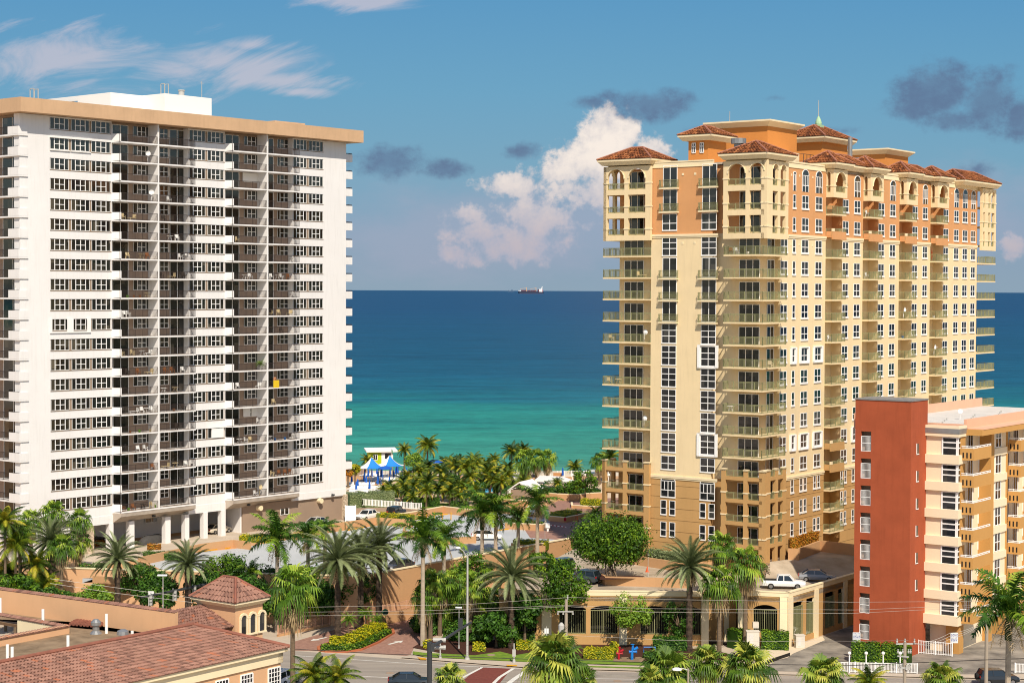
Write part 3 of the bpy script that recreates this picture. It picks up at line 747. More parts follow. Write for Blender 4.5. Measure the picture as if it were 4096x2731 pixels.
for k in range(1, 18):
    z0, z1 = fl(k), zwin(k)+.05
    PDr.add(9, doorX(ly(2958, .7), ly(3039, .7), z0, z1, .7, 3)); PDr.add(4, doorY(lx(3067, .7), lx(3094, .7), z0, z1, .7, 2))
    PDr.add(7, doorX(ly(2575, 1.7), ly(2499, 1.7), z0, z1, 1.7, 3))
    PDr.add(1, doorY(lx(3880, 0)+1.6, lx(3880, 0)+3.4, z0, z1, 1.2) if False else doorY(XEND+.2, XEND+1.4, z0, z1, 1.2, 1))
PDr.done()
# front face windows and juliet balconies
PF = Pool('tall_window', root, M_glass2, 'frame', M_wframe); PJ = Pool('juliet_balcony', root, M_trim, 'railing', M_green)
def winC(pa, pb, z0, z1, rows=(.33, .66), cols=2, arch=False, shut=False):
    def fn(g, f):
        y0, y1 = ly(pb, 0), ly(pa, 0)
        g.T = f.T = lambda p: (p[0], p[1], p[2]-ZO)
        g.box(-.015, .04, y0, y1, z0, z1); t = .08
        for y in (y0, y1): f.box(-.05, .02, y-t/2, y+t/2, z0, z1)
        for c in range(1, cols): y = y0+(y1-y0)*c/cols; f.box(-.05, .02, y-t*.55, y+t*.55, z0, z1)
        f.box(-.1, .02, y0-.05, y1+.05, z0-.12, z0+.04); f.box(-.045, .02, y0, y1, z1-t, z1)
        for r in rows: z = z0+(z1-z0)*r; f.box(-.045, .02, y0, y1, z-.05, z+.05)
        if arch:
            c = (y0+y1)/2; r = (y1-y0)/2; n_ = 10; hh = r*.45
            g.poly([(-.02, c+r*math.cos(math.pi*i/n_), z1+hh*math.sin(math.pi*i/n_)) for i in range(n_+1)][::-1])
            for i in range(n_):
                a0, a1 = math.pi*i/n_, math.pi*(i+1)/n_; f.bar((-.03, c+r*math.cos(a0), z1+hh*math.sin(a0)), (-.03, c+r*math.cos(a1), z1+hh*math.sin(a1)), .1)
            for q in (.25, .75): y = y0+(y1-y0)*q; f.box(-.045, .02, y-.04, y+.04, z0+(z1-z0)*.45, z1)
        if shut:
            for y in (y0-.45, y1+.08): f.box(-.25, 0, y, y+.38, z0-.2, z1+.2)
            f.box(-.22, 0, y0-.42, y1+.44, z1+.08, z1+.2); f.box(-.22, 0, y0-.42, y1+.44, z0-.3, z0-.15)
    return fn
for ci_, (a, b_) in enumerate(((2649, 2706), (2806, 2864))):
    for k in range(1, 18):
        z0, z1 = fl(k), zwin(k)+.3
        jul = k in (1, 2, 5, 6, 7)
        if k in (1, 2): PF.add(5, winC(a+2, b_, z0-.1, z1+.35, ()))
        elif k == 3: PF.add(3, winC(a, b_, z0+.45, z1+.1, (.42,)))
        elif k in (5, 6, 7): PF.add(4, winC(a+2, b_, z0, z1+.1, ()))
        elif k == 14: PF.add(3, winC(a, b_, z0+.6, z1-.1, (.42,)))
        elif k == 15: PF.add(3, winC(a, b_, z0-.2, z1-.55, (.42,), arch=True))
        elif k > 15:
            w3 = (b_-a)*.38
            PF.add(2, winC(a, a+w3, z0+.35, z1-.25, (.42,), 1)); PF.add(2, winC(b_-w3, b_, z0+.35, z1-.25, (.42,), 1))
        else: PF.add(4, winC(a, b_, z0, z1+.05, (.36, .66), shut=(k in (9, 13) and ci_ == 1)))
        if jul:
            def fj(g, f, a=a, b_=b_, z0=z0-.12):
                g.T = f.T = lambda p: (p[0], p[1], p[2]-ZO)
                y0, y1 = ly(b_+4, 0)-.15, ly(a-4, 0)+.15; g.box(-.6, .02, y0, y1, z0-.18, z0)
                n_ = 22
                for i in range(n_+1):
                    y = y0+.1+(y1-y0-.2)*i/n_; f.bar((-.55, y, z0), (-.62, y, z0+.35), .022); f.bar((-.62, y, z0+.35), (-.5, y, z0+.8), .022); f.bar((-.5, y, z0+.8), (-.52, y, z0+1.05), .022)
                for z in (.06, 1.05): f.bar((-.55, y0+.05, z0+z), (-.55, y1-.05, z0+z), .05); f.bar((-.55, y0+.05, z0+z), (0, y0+.05, z0+z), .05); f.bar((-.55, y1-.05, z0+z), (0, y1-.05, z0+z), .05)
                for i in range(4): f.bar((-.5+.13*i, y0+.05, z0), (-.5+.13*i, y0+.05, z0+1.05), .03); f.bar((-.5+.13*i, y1-.05, z0), (-.5+.13*i, y1-.05, z0+1.05), .03)
            PJ.add(5, fj)
PF.done(); PJ.done()
def grail(f, pts, z0, sp=.14, h=1.08):
    for (p, q) in zip(pts, pts[1:]):
        p = Vector((p[0], p[1], 0)); q = Vector((q[0], q[1], 0)); ln = (q-p).length; nb = max(1, int(ln/sp))
        f.bar((p.x, p.y, z0+h), (q.x, q.y, z0+h), .07, .06); f.bar((p.x, p.y, z0+h-.13), (q.x, q.y, z0+h-.13), .04, .04); f.bar((p.x, p.y, z0+.1), (q.x, q.y, z0+.1), .05, .05)
        for i in range(nb+1):
            c = p.lerp(q, i/nb); big = i % 11 == 0 or i == nb; rr = .04 if big else .012
            f.box(c.x-rr, c.x+rr, c.y-rr, c.y+rr, z0, z0+h-(.0 if big else .13))
PBr = Pool('balcony', root, [M_cream, M_orange, M_tan, M_floor, M_trim], 'railing', M_green, 100)
# long-face balconies
for si, (s0, s1, e) in enumerate(stk):
    for k in range(2, KB+1):
        def fn(g, f, s0=s0, s1=s1, e=e, k=k):
            g.T = f.T = lambda p: (p[0], p[1], p[2]-ZO)
            z = fl(k); solid = k in (3, 13, 14) and not (k == 14 and si == 9)
            if k == 3: g.mat(1)
            elif k in (13, 14): g.mat(2)
            else: g.mat(0)
            g.box(s0, e, -1.05, -.002, z-.2, z); g.box(s0+.01, s1-.01, -.001, RD-.02, z-.2, z)
            if solid:
                g.box(s0, e, -1.07, -.93, z+.003, z+.62); g.box(s0-.01, s0+.12, -.93, -.01, z+.003, z+.62); g.box(e-.12, e+.01, -.93, -.01, z+.003, z+.62)
                g.box(s0-.02, e+.02, -1.09, -.91, z-.5, z+.001)
                g.mat(4); g.box(s0-.03, s0+.55, -1.1, -.9, z+.62, z+1.02); 
                grail(f, [(s0+.03, -.05), (s0+.03, -.95)], z+.0, h=1.02); grail(f, [(s0+.6, -1.0), (e-.05, -1.0), (e-.05, -.03)], z+.0, h=1.02)
            else: grail(f, [(s0+.05, -.02), (s0+.05, -1.0), (e-.05, -1.0), (e-.05, -.02)], z)
        PBr.add(10-k*.1, fn)
# corner bay balconies (wrap-around) and left end balconies
yb0 = ly(3075, -1.35) ; xb1 = lx(3148, -.0)
YC = -1.3; XC = -1.35
CL = ly(2893, XC)                                    # left end of corner bay slabs
XR = lx(3148, YC)
for k in range(4, 15):
    def fn(g, f, k=k):
        g.T = f.T = lambda p: (p[0], p[1], p[2]-ZO); z = fl(k); g.mat(0)
        g.prism([(XC, YC), (XR, YC), (XR, -.002), (lx(3119, 0), -.002), (lx(3119, 0), .69), (.69, .69), (.69, CL), (XC, CL)], z-.2, z)
        grail(f, [(-.02, CL-.06), (XC+.07, CL-.06), (XC+.07, YC+.07), (XR-.07, YC+.07), (XR-.07, -.05)], z)
    if k < 14: PBr.add(20-k*.01, fn)
YLL = ly(2411, -.05)
for k in range(4, 14):
    def fn(g, f, k=k):
        g.T = f.T = lambda p: (p[0], p[1], p[2]-ZO); z = fl(k); g.mat(0)
        g.prism([(-.05, YW1+.01), (1.69, YW1+.01), (1.69, YL+.01), (4.5, YL+.01), (4.5, YLL), (-.05, YLL)], z-.2, z)
        grail(f, [(.03, YW1+.05), (.03, YLL-.07), (4.4, YLL-.07)], z)
    PBr.add(15-k*.01, fn)
# far right end balconies
XF = lx(3981, -.3)
for k in range(4, 14):
    def fn(g, f, k=k):
        g.T = f.T = lambda p: (p[0], p[1], p[2]-ZO); z = fl(k); g.mat(0)
        g.box(XEND+.01, XF, -.3, 3.5, z-.2, z); grail(f, [(XEND+.06, -.23), (XF-.07, -.23), (XF-.07, 3.4)], z)
    PBr.add(12-k*.01, fn)
PBr.done()
m = MBr(); m.mat(1); m.box(XEND, XEND+2.1, 1.2, 12, 5.5, Z_M1); m.mat(0); m.box(XEND, XEND+2.1, 1.2, 12, Z_M1, ZP-.8); m.build('end_wall', [M_orange, M_cream], root)
# loggias: open frames of columns and beams
def loggia(name, x0, x1, y0, y1, floors, ztopw, mcol, sides, arch=True, cap=None, cw=.55, zbot=None, lo_=-.9, hi_o=-.17):
    """sides: list of (axis, fixed, [column positions]) with columns square and openings between them"""
    for axis, fixed, cols, inner in sides:
        m = MBr()
        def bx(a, b_, za, zb, t=.45, o_=0.0):
            lo, hi_ = (fixed-o_, fixed+t) if inner > 0 else (fixed-t, fixed+o_)
            if axis == 'x': m.box(lo, hi_, a, b_, za, zb)       # wall facing x, runs along y
            else: m.box(a, b_, lo, hi_, za, zb)
        a0, a1 = cols[0][0], cols[-1][1]
        m.mat(0)
        zmin = (floors[-1]+lo_) if zbot is None else zbot
        for c in cols: bx(c[0], c[1], zmin, ztopw)
        for i, z in enumerate(floors):
            for c, c2 in zip(cols, cols[1:]): bx(c[1], c2[0], z+lo_, z+hi_o, .40)
        for c, c2 in zip(cols, cols[1:]):                       # head over the top opening, arched
            zh = ztopw-.45
            if arch:
                r = (c2[0]-c[1])/2; cc = (c[1]+c2[0])/2; rh = min(r, 1.5); spring = ztopw-.35-rh; n_ = 10
                for i in range(n_):
                    t0, t1 = math.pi*i/n_, math.pi*(i+1)/n_
                    pa, pb_ = cc+r*math.cos(t0), cc+r*math.cos(t1); z_ = spring+rh*min(math.sin(t0), math.sin(t1)); zq0, zq1 = spring+rh*math.sin(t0), spring+rh*math.sin(t1)
                    lo, hi_ = (fixed, fixed+.4) if inner > 0 else (fixed-.4, fixed)
                    def pt(a, d, z): return (d, a, z) if axis == 'x' else (a, d, z)
                    q0 = [pt(pa, lo, zq0), pt(pb_, lo, zq1), pt(pb_, lo, ztopw), pt(pa, lo, ztopw)]; q1 = [pt(pa, hi_, zq0), pt(pb_, hi_, zq1), pt(pb_, hi_, ztopw), pt(pa, hi_, ztopw)]
                    m.poly(q0); m.poly(q1[::-1]); m.poly([q0[0], q0[1], q1[1], q1[0]])
                    m.mat(1); oo = -.06 if inner > 0 else .06
                    m.bar(pt(pa, (lo if inner > 0 else hi_)+oo*.5, zq0+.05), pt(pb_, (lo if inner > 0 else hi_)+oo*.5, zq1+.05), .16, .1); m.mat(0)

        m.mat(1)
        for z in floors:
            for c in cols: bx(c[0]-.06, c[1]+.06, z+hi_o+.78, z+hi_o+.95, .5, .06)
        if cap:
            for c in cols: bx(c[0]-.06, c[1]+.06, cap, cap+.22, .5, .06)
        m.mat(2)
        for z in floors:
            for c, c2 in zip(cols, cols[1:]):
                off_ = .2 if inner > 0 else -.2
                pp = [(fixed+off_, c[1]), (fixed+off_, c2[0])] if axis == 'x' else [(c[1], fixed+off_), (c2[0], fixed+off_)]
                grail(m, pp, z+hi_o, h=.85)
        tag(m.build('loggia_front', [mcol, M_trim, M_green], root))
    m = MBr()
    for z in floors: m.box(x0+.45, x1, y0+.45, y1, z-.3, z)
    m.build('loggia_floor', mcol, root)
M_pale = M_cream
fls = [fl(1)+.0, fl(2), fl(3)]
Xc0 = XC-.15; Yc0 = YC-.15
yC = lambda px_: ly(px_, Xc0); xC = lambda px_: lx(px_, Yc0)
cA = [(Yc0, yC(3065)), (yC(2995), yC(2979)), (yC(2907), yC(2890))]
cA = [(min(a), max(a)) for a in cA]
cB = [(Xc0, xC(3088)), (xC(3109), xC(3119)), (xC(3140), xC(3151))]
loggia('corner', Xc0, .7, Yc0, cA[-1][1], fls, 60.2, M_pale, [('x', Xc0, cA, 1), ('y', Yc0, cB, 1)])
m = MBr(); m.box(.2, xC(3151), Yc0+.45, .7, fl(1)-.3, fl(1)); m.box(.2, xC(3151), Yc0+.45, .7, fl(2)-.3, fl(2)); m.box(.2, xC(3151), Yc0+.45, .7, fl(3)-.3, fl(3)); m.box(Xc0+.4, xC(3151), Yc0+.4, cA[-1][1]-.1, 60.1, 60.6); m.build('loggia_floor', M_pale, root)
Xl0 = -.6
yl = lambda px_: ly(px_, Xl0)
cC = sorted([tuple(sorted((yl(2600), yl(2579)))), tuple(sorted((yl(2510), yl(2495)))), tuple(sorted((yl(2427), yl(2412))))])
cD = [(Xl0, Xl0+.6), (Xl0+2.3, Xl0+2.8), (Xl0+4.6, Xl0+5.2)]
loggia('left_end', Xl0, 1.7, YW1, cC[-1][1], fls, 60.2, M_pale, [('x', Xl0, cC, 1), ('y', cC[-1][1], cD, -1)])
m = MBr(); m.box(Xl0, 1.7, YW1-.55, YW1-.15, 49.5, 60.2) if False else None
m.box(Xl0+.45, 4.8, YL, cC[-1][1]-.45, 60.0, 60.3); m.box(Xl0+.4, 1.7, YW1, YL, 60.0, 60.3)
for z in fls: m.box(1.7, Xl0+5.0, YL+.01, cC[-1][1]-.41, z-.3, z-.001)
m.build('loggia_ceiling', M_pale, root)
# tan loggias at the base of both ends
flb = [fl(15), fl(16), fl(17)]
z14 = fl(14)
loggia('corner_base', Xc0, .7, Yc0, cA[-1][1], [z14]+flb, z14+1.3, M_tan, [('x', Xc0, cA, 1), ('y', Yc0, cB, 1)], arch=False, cap=z14+1.2, zbot=7.5, lo_=-.05, hi_o=.42)
loggia('left_base', Xl0, 1.7, YW1, cC[-1][1], [z14]+flb, z14+1.3, M_tan, [('x', Xl0, cC, 1), ('y', cC[-1][1], cD, -1)], arch=False, cap=z14+1.2, zbot=5.5, lo_=-.05, hi_o=.42)
m = MBr(); m.box(.2, xC(3151), Yc0+.45, .7, z14-.3, z14)
for z in flb: m.box(.2, xC(3151), Yc0+.45, .7, z-.3, z)
for z in [z14]+flb: m.box(1.7, Xl0+5.0, YL+.01, cC[-1][1]-.41, z-.3, z-.001)
m.build('loggia_floor', M_tan, root)
# far right loggia
Xr1 = lx(3981, -.9); cE = [(XEND, XEND+.35), (lx(3937, -.9), lx(3950, -.9)), (lx(3958, -.9), lx(3962, -.9)), (lx(3975, -.9), Xr1)]
loggia('right_end', XEND+.1, Xr1-.3, -.9, 1.2, fls, 60.2, M_pale, [('y', -.9, cE, 1)])
m = MBr(); m.box(XEND+.02, Xr1-.1, -.5, 5, 60.0, 60.3); m.build('loggia_ceiling', M_pale, root)
# top storey loggias on the long face
for s0, s1, e in stk:
    y0 = -1.15; cF = [(s0, s0+.75), (e-.5, e+.05)]
    loggia('bay', s0, e, y0, 0, [fl(1)], 60.2, M_pale, [('y', y0, cF, 1), ('x', s0, [(y0+.46, y0+.5), (-.1, -.02)], 1)], arch=True)
    m = MBr(); m.box(s0+.1, e, y0+.45, RD, 60.0, 60.3); m.build('loggia_ceiling', M_pale, root)
# roofs
def rf(x0, x1, y0, y1, z, rise): return hip_roof(x0, x1, y0, y1, z, rise, root, M_tile2, M_ridge, M_trim)
rf(Xc0-.9, lx(3178, Yc0-.5), Yc0-.9, ly(2866, Xc0-.9), 61.15, 1.75)
rf(Xl0-.9, Xl0+6.1, ly(2601, Xl0-.9), ly(2383, Xl0-.9), 61.15, 1.75)
rf(lx(3796, 0)+1.5, lx(4003, -1.9), -1.9, 5.2, 61.1, 1.9)
for (i, j) in ((0, 1), (2, 3)):
    for q in (i, j):
        s0, s1, e = stk[q]; rf(s0-.85, e+.9, -2.0, 3.6, 61.1, 1.75)
    m_ = stk[i][2]+.92; n_ = stk[j][0]-.87
    rf(stk[i][2]-1.5, stk[j][0]+1.0, -.85, 4.2, 61.14, 1.6)
# rooftop blocks
def block(x0, x1, y0, y1, z1, zs=60.5, roofslab=True):
    m = MBr(); m.box(x0, x1, y0, y1, zs, z1-.5 if roofslab else z1); b_ = m.build('penthouse', M_amber, root)
    if roofslab:
        m = MBr(); m.box(x0-.85, x1+.85, y0-.85, y1+.85, z1-.22, z1); 
        a = [(x0-.8, y0-.8), (x1+.8, y0-.8), (x1+.8, y1+.8), (x0-.8, y1+.8)]; c = [(x0-.02, y0-.02), (x1+.02, y0-.02), (x1+.02, y1+.02), (x0-.02, y1+.02)]
        for i in range(4): j = (i+1) % 4; m.poly([(*a[i], z1-.222), (*a[j], z1-.222), (*c[j], z1-.85), (*c[i], z1-.85)][::-1])
        m.build('cornice', M_trim, b_)
    return b_
def solve(px_, y): return lx(px_, y)
# (corner column pixel, plane y) give the near corner of each block
yb = 6.0; xb = lx(3065.6, yb); big = block(xb, lx(3182, yb), yb, ly(2840, xb), 66.9)
yb = 6.0; xb2 = lx(3282.8, yb); sp = block(xb2, lx(3384.6, yb), yb, ly(3150, xb2), 65.4, roofslab=False)
rx0, rx1, ry0, ry1 = xb2-1.1, lx(3384.6, yb)+1.1, yb-1.1, ly(3150, xb2)+1.1
rf(rx0, rx1, ry0, ry1, 65.8, 1.95)
cx, cy = (rx0+rx1)/2, (ry0+ry1)/2
M_copper = mat('verdigris', H('a8c8a0'), .6, .1, 1)
sp = empty('spire', (cx, cy, 67.3-ZO)); sp.parent = root
m = MB(); m.box(-.6, .6, -.6, .6, 0, .6); m.build('base', M_copper, sp)
m = MB(); m.lathe([(.45, .6), (.5, .85), (.42, 1.2), (.28, 1.55), (.1, 1.9)], 12); m.build('bulb', M_copper, sp)
m = MB(); m.tube([(0, 0, 1.8), (0, 0, 4.3)], [.07, .04]); m.build('mast', M_galv, sp)
yb = 6.5; xb3 = lx(3536, yb); block(xb3, lx(3627, yb), yb, ly(3370, xb3), 65.6)
yb = 9.5; xs_ = lx(2827, yb)
xs_ = max(xs_, 3.0); block(xs_, lx(2901, yb), yb, ly(2750, xs_), 64.0, roofslab=False)
rf(xs_-1.15, lx(2901, yb)+1.15, yb-1.15, ly(2750, xs_)+1.15, 64.3, 1.35)
for px_ in (2772, 2804):
    m = MBr(); y = ly(px_, xs_-.03); m.box(xs_-.06, xs_, y-.28, y+.28, 61.9, 63.2); o = m.build('small_window', M_glass2, root)
    m = MBr()
    for q in (-.28, 0, .28): m.box(xs_-.1, xs_-.05, y+q-.05, y+q+.05, 61.9, 63.2)
    for q in (61.9, 62.75, 63.2): m.box(xs_-.1, xs_-.05, y-.3, y+.3, q-.06, q+.06)
    m.build('frame', M_wframe, o)
m = MBr(); m.box(.4, XEND, .4, 18, 60.0, 60.3); m.build('flat_roof', M_conc, root)
m = MBr(); m.box(xb-2, lx(3190, 4.5), 4.4, 5.9, 60.3, 62.6); m.build('stair_head', M_trim, root)
m = MBr(); x = lx(3395, 4); m.tube([(x, 4, 61), (x, 4, 65.9)], .35, 10); m.build('flue', M_metal, root)
m = MBr(); m.tube([(lx(3420, 4), 4, 62.6), (lx(3468, 4), 4, 62.6), (lx(3475, 4), 4, 61.5)], .55, 10); m.build('duct', M_metal, root)
m = MBr(); x = lx(2950, 3.5); m.lathe([(.6, 61), (.6, 62.6), (1.0, 62.6), (1.0, 63.3)], 12, (x, 3.5, 0)); m.build('roof_fan', M_metal, root)
m = MBr(); x = lx(3210, 2.5)
for z in (61.3, 62.3): m.bar((x, 2.5, z), (x+3, 2.5, z), .06); m.bar((x, 2.5, z), (x, 4.5, z), .06)
for q in (0, 1, 2, 3): m.bar((x+q, 2.5, 60.4), (x+q, 2.5, 62.3), .06)
m.build('roof_railing', M_grey, root)
for px_, z_ in ((2914, 66.9),):
    m = MBr(); y = ly(px_, xb-.6); m.bar((xb-.6, y, z_), (xb-.6, y, z_+1.4), .06); m.build('antenna', M_galv, root)
m = MBr()
for px_ in (2960, 3138):
    pass
m.box(Xc0+.6, xC(3148), Yc0+.6, 3, 5.5, 7.5); m.build('base_wall', M_tan, root)
m = MBr()
for i in range(9):
    z = 6.0+i*.22; m.box(Xc0+.55, Xc0+.6, yC(3080), yC(3040), z, z+.12); m.box(xC(3100), xC(3146), Yc0+.52, Yc0+.6, z, z+.12)
m.build('louvre', M_pier, root)
# ================================================================== red and cream block (right)
FL = Frame(*xy(3650, 212.0), YAW)
root = empty('low_apartment_block', (FL.o.x, FL.o.y, 0), FL.rz, 'seven storey cream apartment block with a brick red stair tower and ochre balconies', 'building')
def zpx(fr, px, py, x=None, y=None):
    if y is not None: xx = fr.lx(px, y, py); q = fr.w(xx, y)
    else: yy = fr.ly(px, x, py); q = fr.w(x, yy)
    r = ray(px, py); return CZ + r.z*(q.y/r.y)
ll, lyy = FL.lx, FL.ly
YR = lyy(3426, 0); XRD = ll(3716, 0)*1.0
ZR = zpx(FL, 3650, 1606, x=0)
m = MB()
# stair tower front with openings
opz = [zpx(FL, 3465, y_, x=0) for y_ in (1725, 1833.5, 1941.5, 2050, 2158, 2265, 2372, 2478)]
oh = 2.4; ya, yb_ = lyy(3490, 0), lyy(3449, 0)
m.box(0, .3, 0, ya, 0, ZR); m.box(0, .3, yb_, YR, 0, ZR)
zs = [ZR]
for z in opz: zs += [z, z-oh]
zs.append(0)
for a, b_ in zip(zs[::2], zs[1::2]): m.box(0, .3, ya, yb_, b_, a)
m.box(.3, XRD, 0, .3, 0, ZR); m.box(.3, XRD, YR-.3, YR, 0, ZR); m.box(XRD-.3, XRD, .3, YR-.3, 0, ZR); m.box(.3, XRD-.3, .3, YR-.3, ZR-.4, ZR-.1)
m.build('stair_tower', M_red, root)
m = MB(); m.box(-.08, XRD+.05, -.08, YR+.08, ZR-.02, ZR+.14); m.build('roof_flashing', M_metal, root)
m = MB(); m.box(1.2, 1.3, .3, YR-.3, 0, ZR-.5)
for z in opz: m.box(.3, 2.2, .3, YR-.3, z-3.0, z-2.85)
m.build('stair_interior', M_brown, root)
for z in opz:
    m = MB()
    m.box(.05, .1, ya, ya+.06, z-oh, z-.55); m.box(.05, .1, yb_-.06, yb_, z-oh, z-.55)
    for q in (z-.58, z-1.4, z-oh+.05): m.box(.05, .1, ya, yb_, q-.03, q+.03)
    for i in range(9): y = ya+(yb_-ya)*(i+.5)/9; m.box(.06, .09, y-.017, y+.017, z-oh, z-.55)
    m.build('security_grille', M_wframe, root)
for y_ in (1793, 1902, 2011, 2119, 2227, 2334):
    z = zpx(FL, 3677, y_, y=0); m = MB(); x = ll(3677, 0); m.box(x-.3, x+.3, -.03, .02, z-.6, z+.6); o = m.build('slit_window', M_glass2, root)
    m = MB(); m.box(x-.38, x-.3, -.06, .02, z-.65, z+.65); m.box(x-.38, x+.36, -.06, .02, z-.7, z-.6); m.build('frame', M_wframe, o)
# cream wing: front plane x = XC2
XC2 = XRD-.3; yf1 = -lyy(3842, XC2)*-1; yfr = lyy(3838, XC2)
ZRT = zpx(FL, 3700, 1728, x=XC2)
hz = 3.2
zw = [zpx(FL, 3790, 1749+108.6*k, x=XC2) for k in range(7)]
zc = zw[6]-2.75
m = MB()
m.box(XC2, XC2+2.0, yfr, 0, zc, ZRT); m.box(XC2+2.001, XC2+14, yfr+1.6, 0, zc, ZRT)
m.box(XC2+1.2, XC2+13, yfr+.8, -.2, 0, zc)
XLF = ll(4300, yfr)
m.box(XC2+14.01, XLF, yfr+1.6, 6, zc, ZRT); m.box(XC2+14.01, XLF, yfr+5, 6, 0, zc)
m.build('wall', M_cream2, root)
for k in range(8):                                    # projecting bands between the storeys
    z = (zw[k]+.12 if k < 7 else zw[6]-2.35); m = MB()
    if k == 0: z = zw[0]+.12
    m.prism([(XC2-.35, 0.02), (XC2-.35, yfr-.3), (XC2+2.0, yfr-.3), (XC2+2.0, yfr+.02), (XC2+.02, yfr+.02), (XC2+.02, .02)], z, z+(1.05 if k else 1.3)) if k < 7 else m.prism([(XC2-.45, 0.02), (XC2-.45, yfr-.4), (XC2+2.0, yfr-.4), (XC2+2.0, .0)], z-.55, z+.6)
    m.build('band', M_cream2, root)
m = MB(); m.box(XC2-.4, XC2+2.1, yfr-.35, .05, ZRT, ZRT+.6); m.build('roof_flashing', M_metal, root)
PWl = Pool('window', root, M_glass2, 'frame', M_wframe)
def wbox(f, g, x0, x1, y0, y1, z0, z1, ax, cols=2, rows=(.5,), t=.07):
    if ax == 'x':      # faces -x
        g.box(x0-.02, x0+.03, y0, y1, z0, z1)
        for c in range(cols+1): y = y0+(y1-y0)*c/cols; f.box(x0-.06, x0+.03, y-t, y+t, z0, z1)
        for r in (0, 1)+tuple(rows): z = z0+(z1-z0)*r; f.box(x0-.055, x0+.03, y0, y1, z-t*.8, z+t*.8)
    else:
        g.box(x0, x1, y0-.02, y0+.03, z0, z1)
        for c in range(cols+1): x = x0+(x1-x0)*c/cols; f.box(x-t, x+t, y0-.06, y0+.03, z0, z1)
        for r in (0, 1)+tuple(rows): z = z0+(z1-z0)*r; f.box(x0, x1, y0-.055, y0+.03, z-t*.8, z+t*.8)
yw1 = lyy(3777, XC2); xw1 = ll(3828, yfr)
for k in range(7):
    z1 = zw[k]+.02; z0 = z1-2.15
    def fn(g, f, z0=z0, z1=z1):
        wbox(f, g, XC2-.02, 0, yfr+.1, yw1, z0, z1, 'x', 1, (.42, .72), .09); wbox(f, g, XC2+.0, XC2+1.15, yfr-.02, 0, z0, z1, 'y', 1, (.42, .72), .09)
    PWl.add(10, fn)
# balcony bays on the long face
PBl = Pool('balcony', root, [M_ochre], 'railing', M_wframe); PDl = Pool('sliding_door', root, M_glass2, 'frame', M_wframe)
xA = XC2+2.01
yb_k = yfr+1.5
x0a = ll(3846, yfr); PIT = ll(4036, yfr)-x0a; XPA, XPB = ll(3969, yfr), ll(3980, yfr); XCB = ll(4031, yfr); BW = 5.6
m = MB(); m.box(xA, x0a, yfr-.15, yb_k, 0, ZRT-.2); m.build('pier', M_ochre, root)
for bi in range(2):
    o_ = bi*PIT; x0 = x0a+o_
    m = MB(); m.box(XPA+o_, XPB+o_, yfr-.12, yb_k+.05, 0, ZRT-.2); m.build('pier', M_ochre, root)
    m = MB(); m.box(x0, XPA+o_, yb_k, yb_k+.08, zc, ZRT); m.build('bay_wall', M_cream2, root)
    m = MB(); m.box(XPB+o_, XCB+o_, yfr, yb_k+.08, zc, ZRT); m.build('bay_wall', M_cream2, root)
    m = MB(); m.box(XCB+o_, x0a+o_+PIT, yfr-.1, yb_k+.05, 0, ZRT-.2); m.build('pier', M_ochre, root)
    for k in range(7):
        zf = zw[k]-2.2
        def fn(g, f, x0=x0, zf=zf, k=k):
            g.prism([(x0+.01, yfr-.16), (x0+.1, yfr-1.75), (x0+BW, yfr-1.75), (x0+BW+.3, yfr-.01), (x0+.01, yfr-.01)], zf-.45, zf-.001)
            g.prism([(x0+.01, yfr-.16), (x0+.1, yfr-1.75), (x0+.24, yfr-1.75), (x0+.15, yfr-.16)], zf, zf+.95); g.prism([(x0+.241, yfr-1.75), (x0+BW, yfr-1.75), (x0+BW, yfr-1.61), (x0+.241, yfr-1.61)], zf, zf+.952)
            g.box(x0+.02, x0+BW+.3, yfr+.01, yb_k-.01, zf-.45, zf-.002)
            for z in (1.02, 1.2): f.bar((x0+.1, yfr-.2, zf+z), (x0+.17, yfr-1.67, zf+z), .08); f.bar((x0+.17, yfr-1.67, zf+z), (x0+BW, yfr-1.67, zf+z), .08)
            for q in range(6): x = x0+.17+(BW-.2)*q/5; f.bar((x, yfr-1.67, zf+.9), (x, yfr-1.67, zf+1.2), .08)
            f.bar((x0+.14, yfr-.85, zf+.9), (x0+.14, yfr-.85, zf+1.3), .08)
        PBl.add(10-bi, fn)
        y_ = yb_k-.03
        def fd(g, f, o_=o_, zf=zf, y_=y_):
            wbox(f, g, ll(3847, y_)+o_, ll(3858, y_)+o_, y_, 0, zf, zf+2.15, 'y', 1, (), .05); wbox(f, g, ll(3878, y_)+o_, ll(3897, y_)+o_, y_, 0, zf, zf+2.15, 'y', 2, (), .05)
        PDl.add(5-bi, fd)
        PWl.add(6-bi, lambda g, f, o_=o_, zf=zf, y_=y_: wbox(f, g, ll(3923, y_)+o_, ll(3945, y_)+o_, y_, 0, zf+.6, zf+2.2, 'y', 2, (.5,), .06))
        PWl.add(7-bi, lambda g, f, o_=o_, z=zw[k]: wbox(f, g, ll(3988, yfr)+o_, ll(4010, yfr)+o_, yfr-.01, 0, z-1.95, z+.3, 'y', 2, (.5,), .06))
    for k in range(7):
        m = MB(); z = zw[k]-2.95; m.box(XPB+o_+.01, XCB+o_-.01, yfr-.2, yfr-.002, z, z+.9); m.build('band', M_cream2, root)
PWl.done(); PBl.done(); PDl.done()
for (k, x0) in ((0, 0),):
    pass
m = MB()                                                # slots in the solid balcony fronts
for bi in range(2):
    x0 = x0a+bi*PIT
    for k in range(7):
        zf = zw[k]-2.2
        for q in (.42, .88, 1.34): m.box(x0-.01+q*.05, x0+.07+q*.05, yfr-q-.1, yfr-q+.08, zf-.2, zf+.45)
tag(m.build('drain_slot', M_dark, root), kind='stuff')
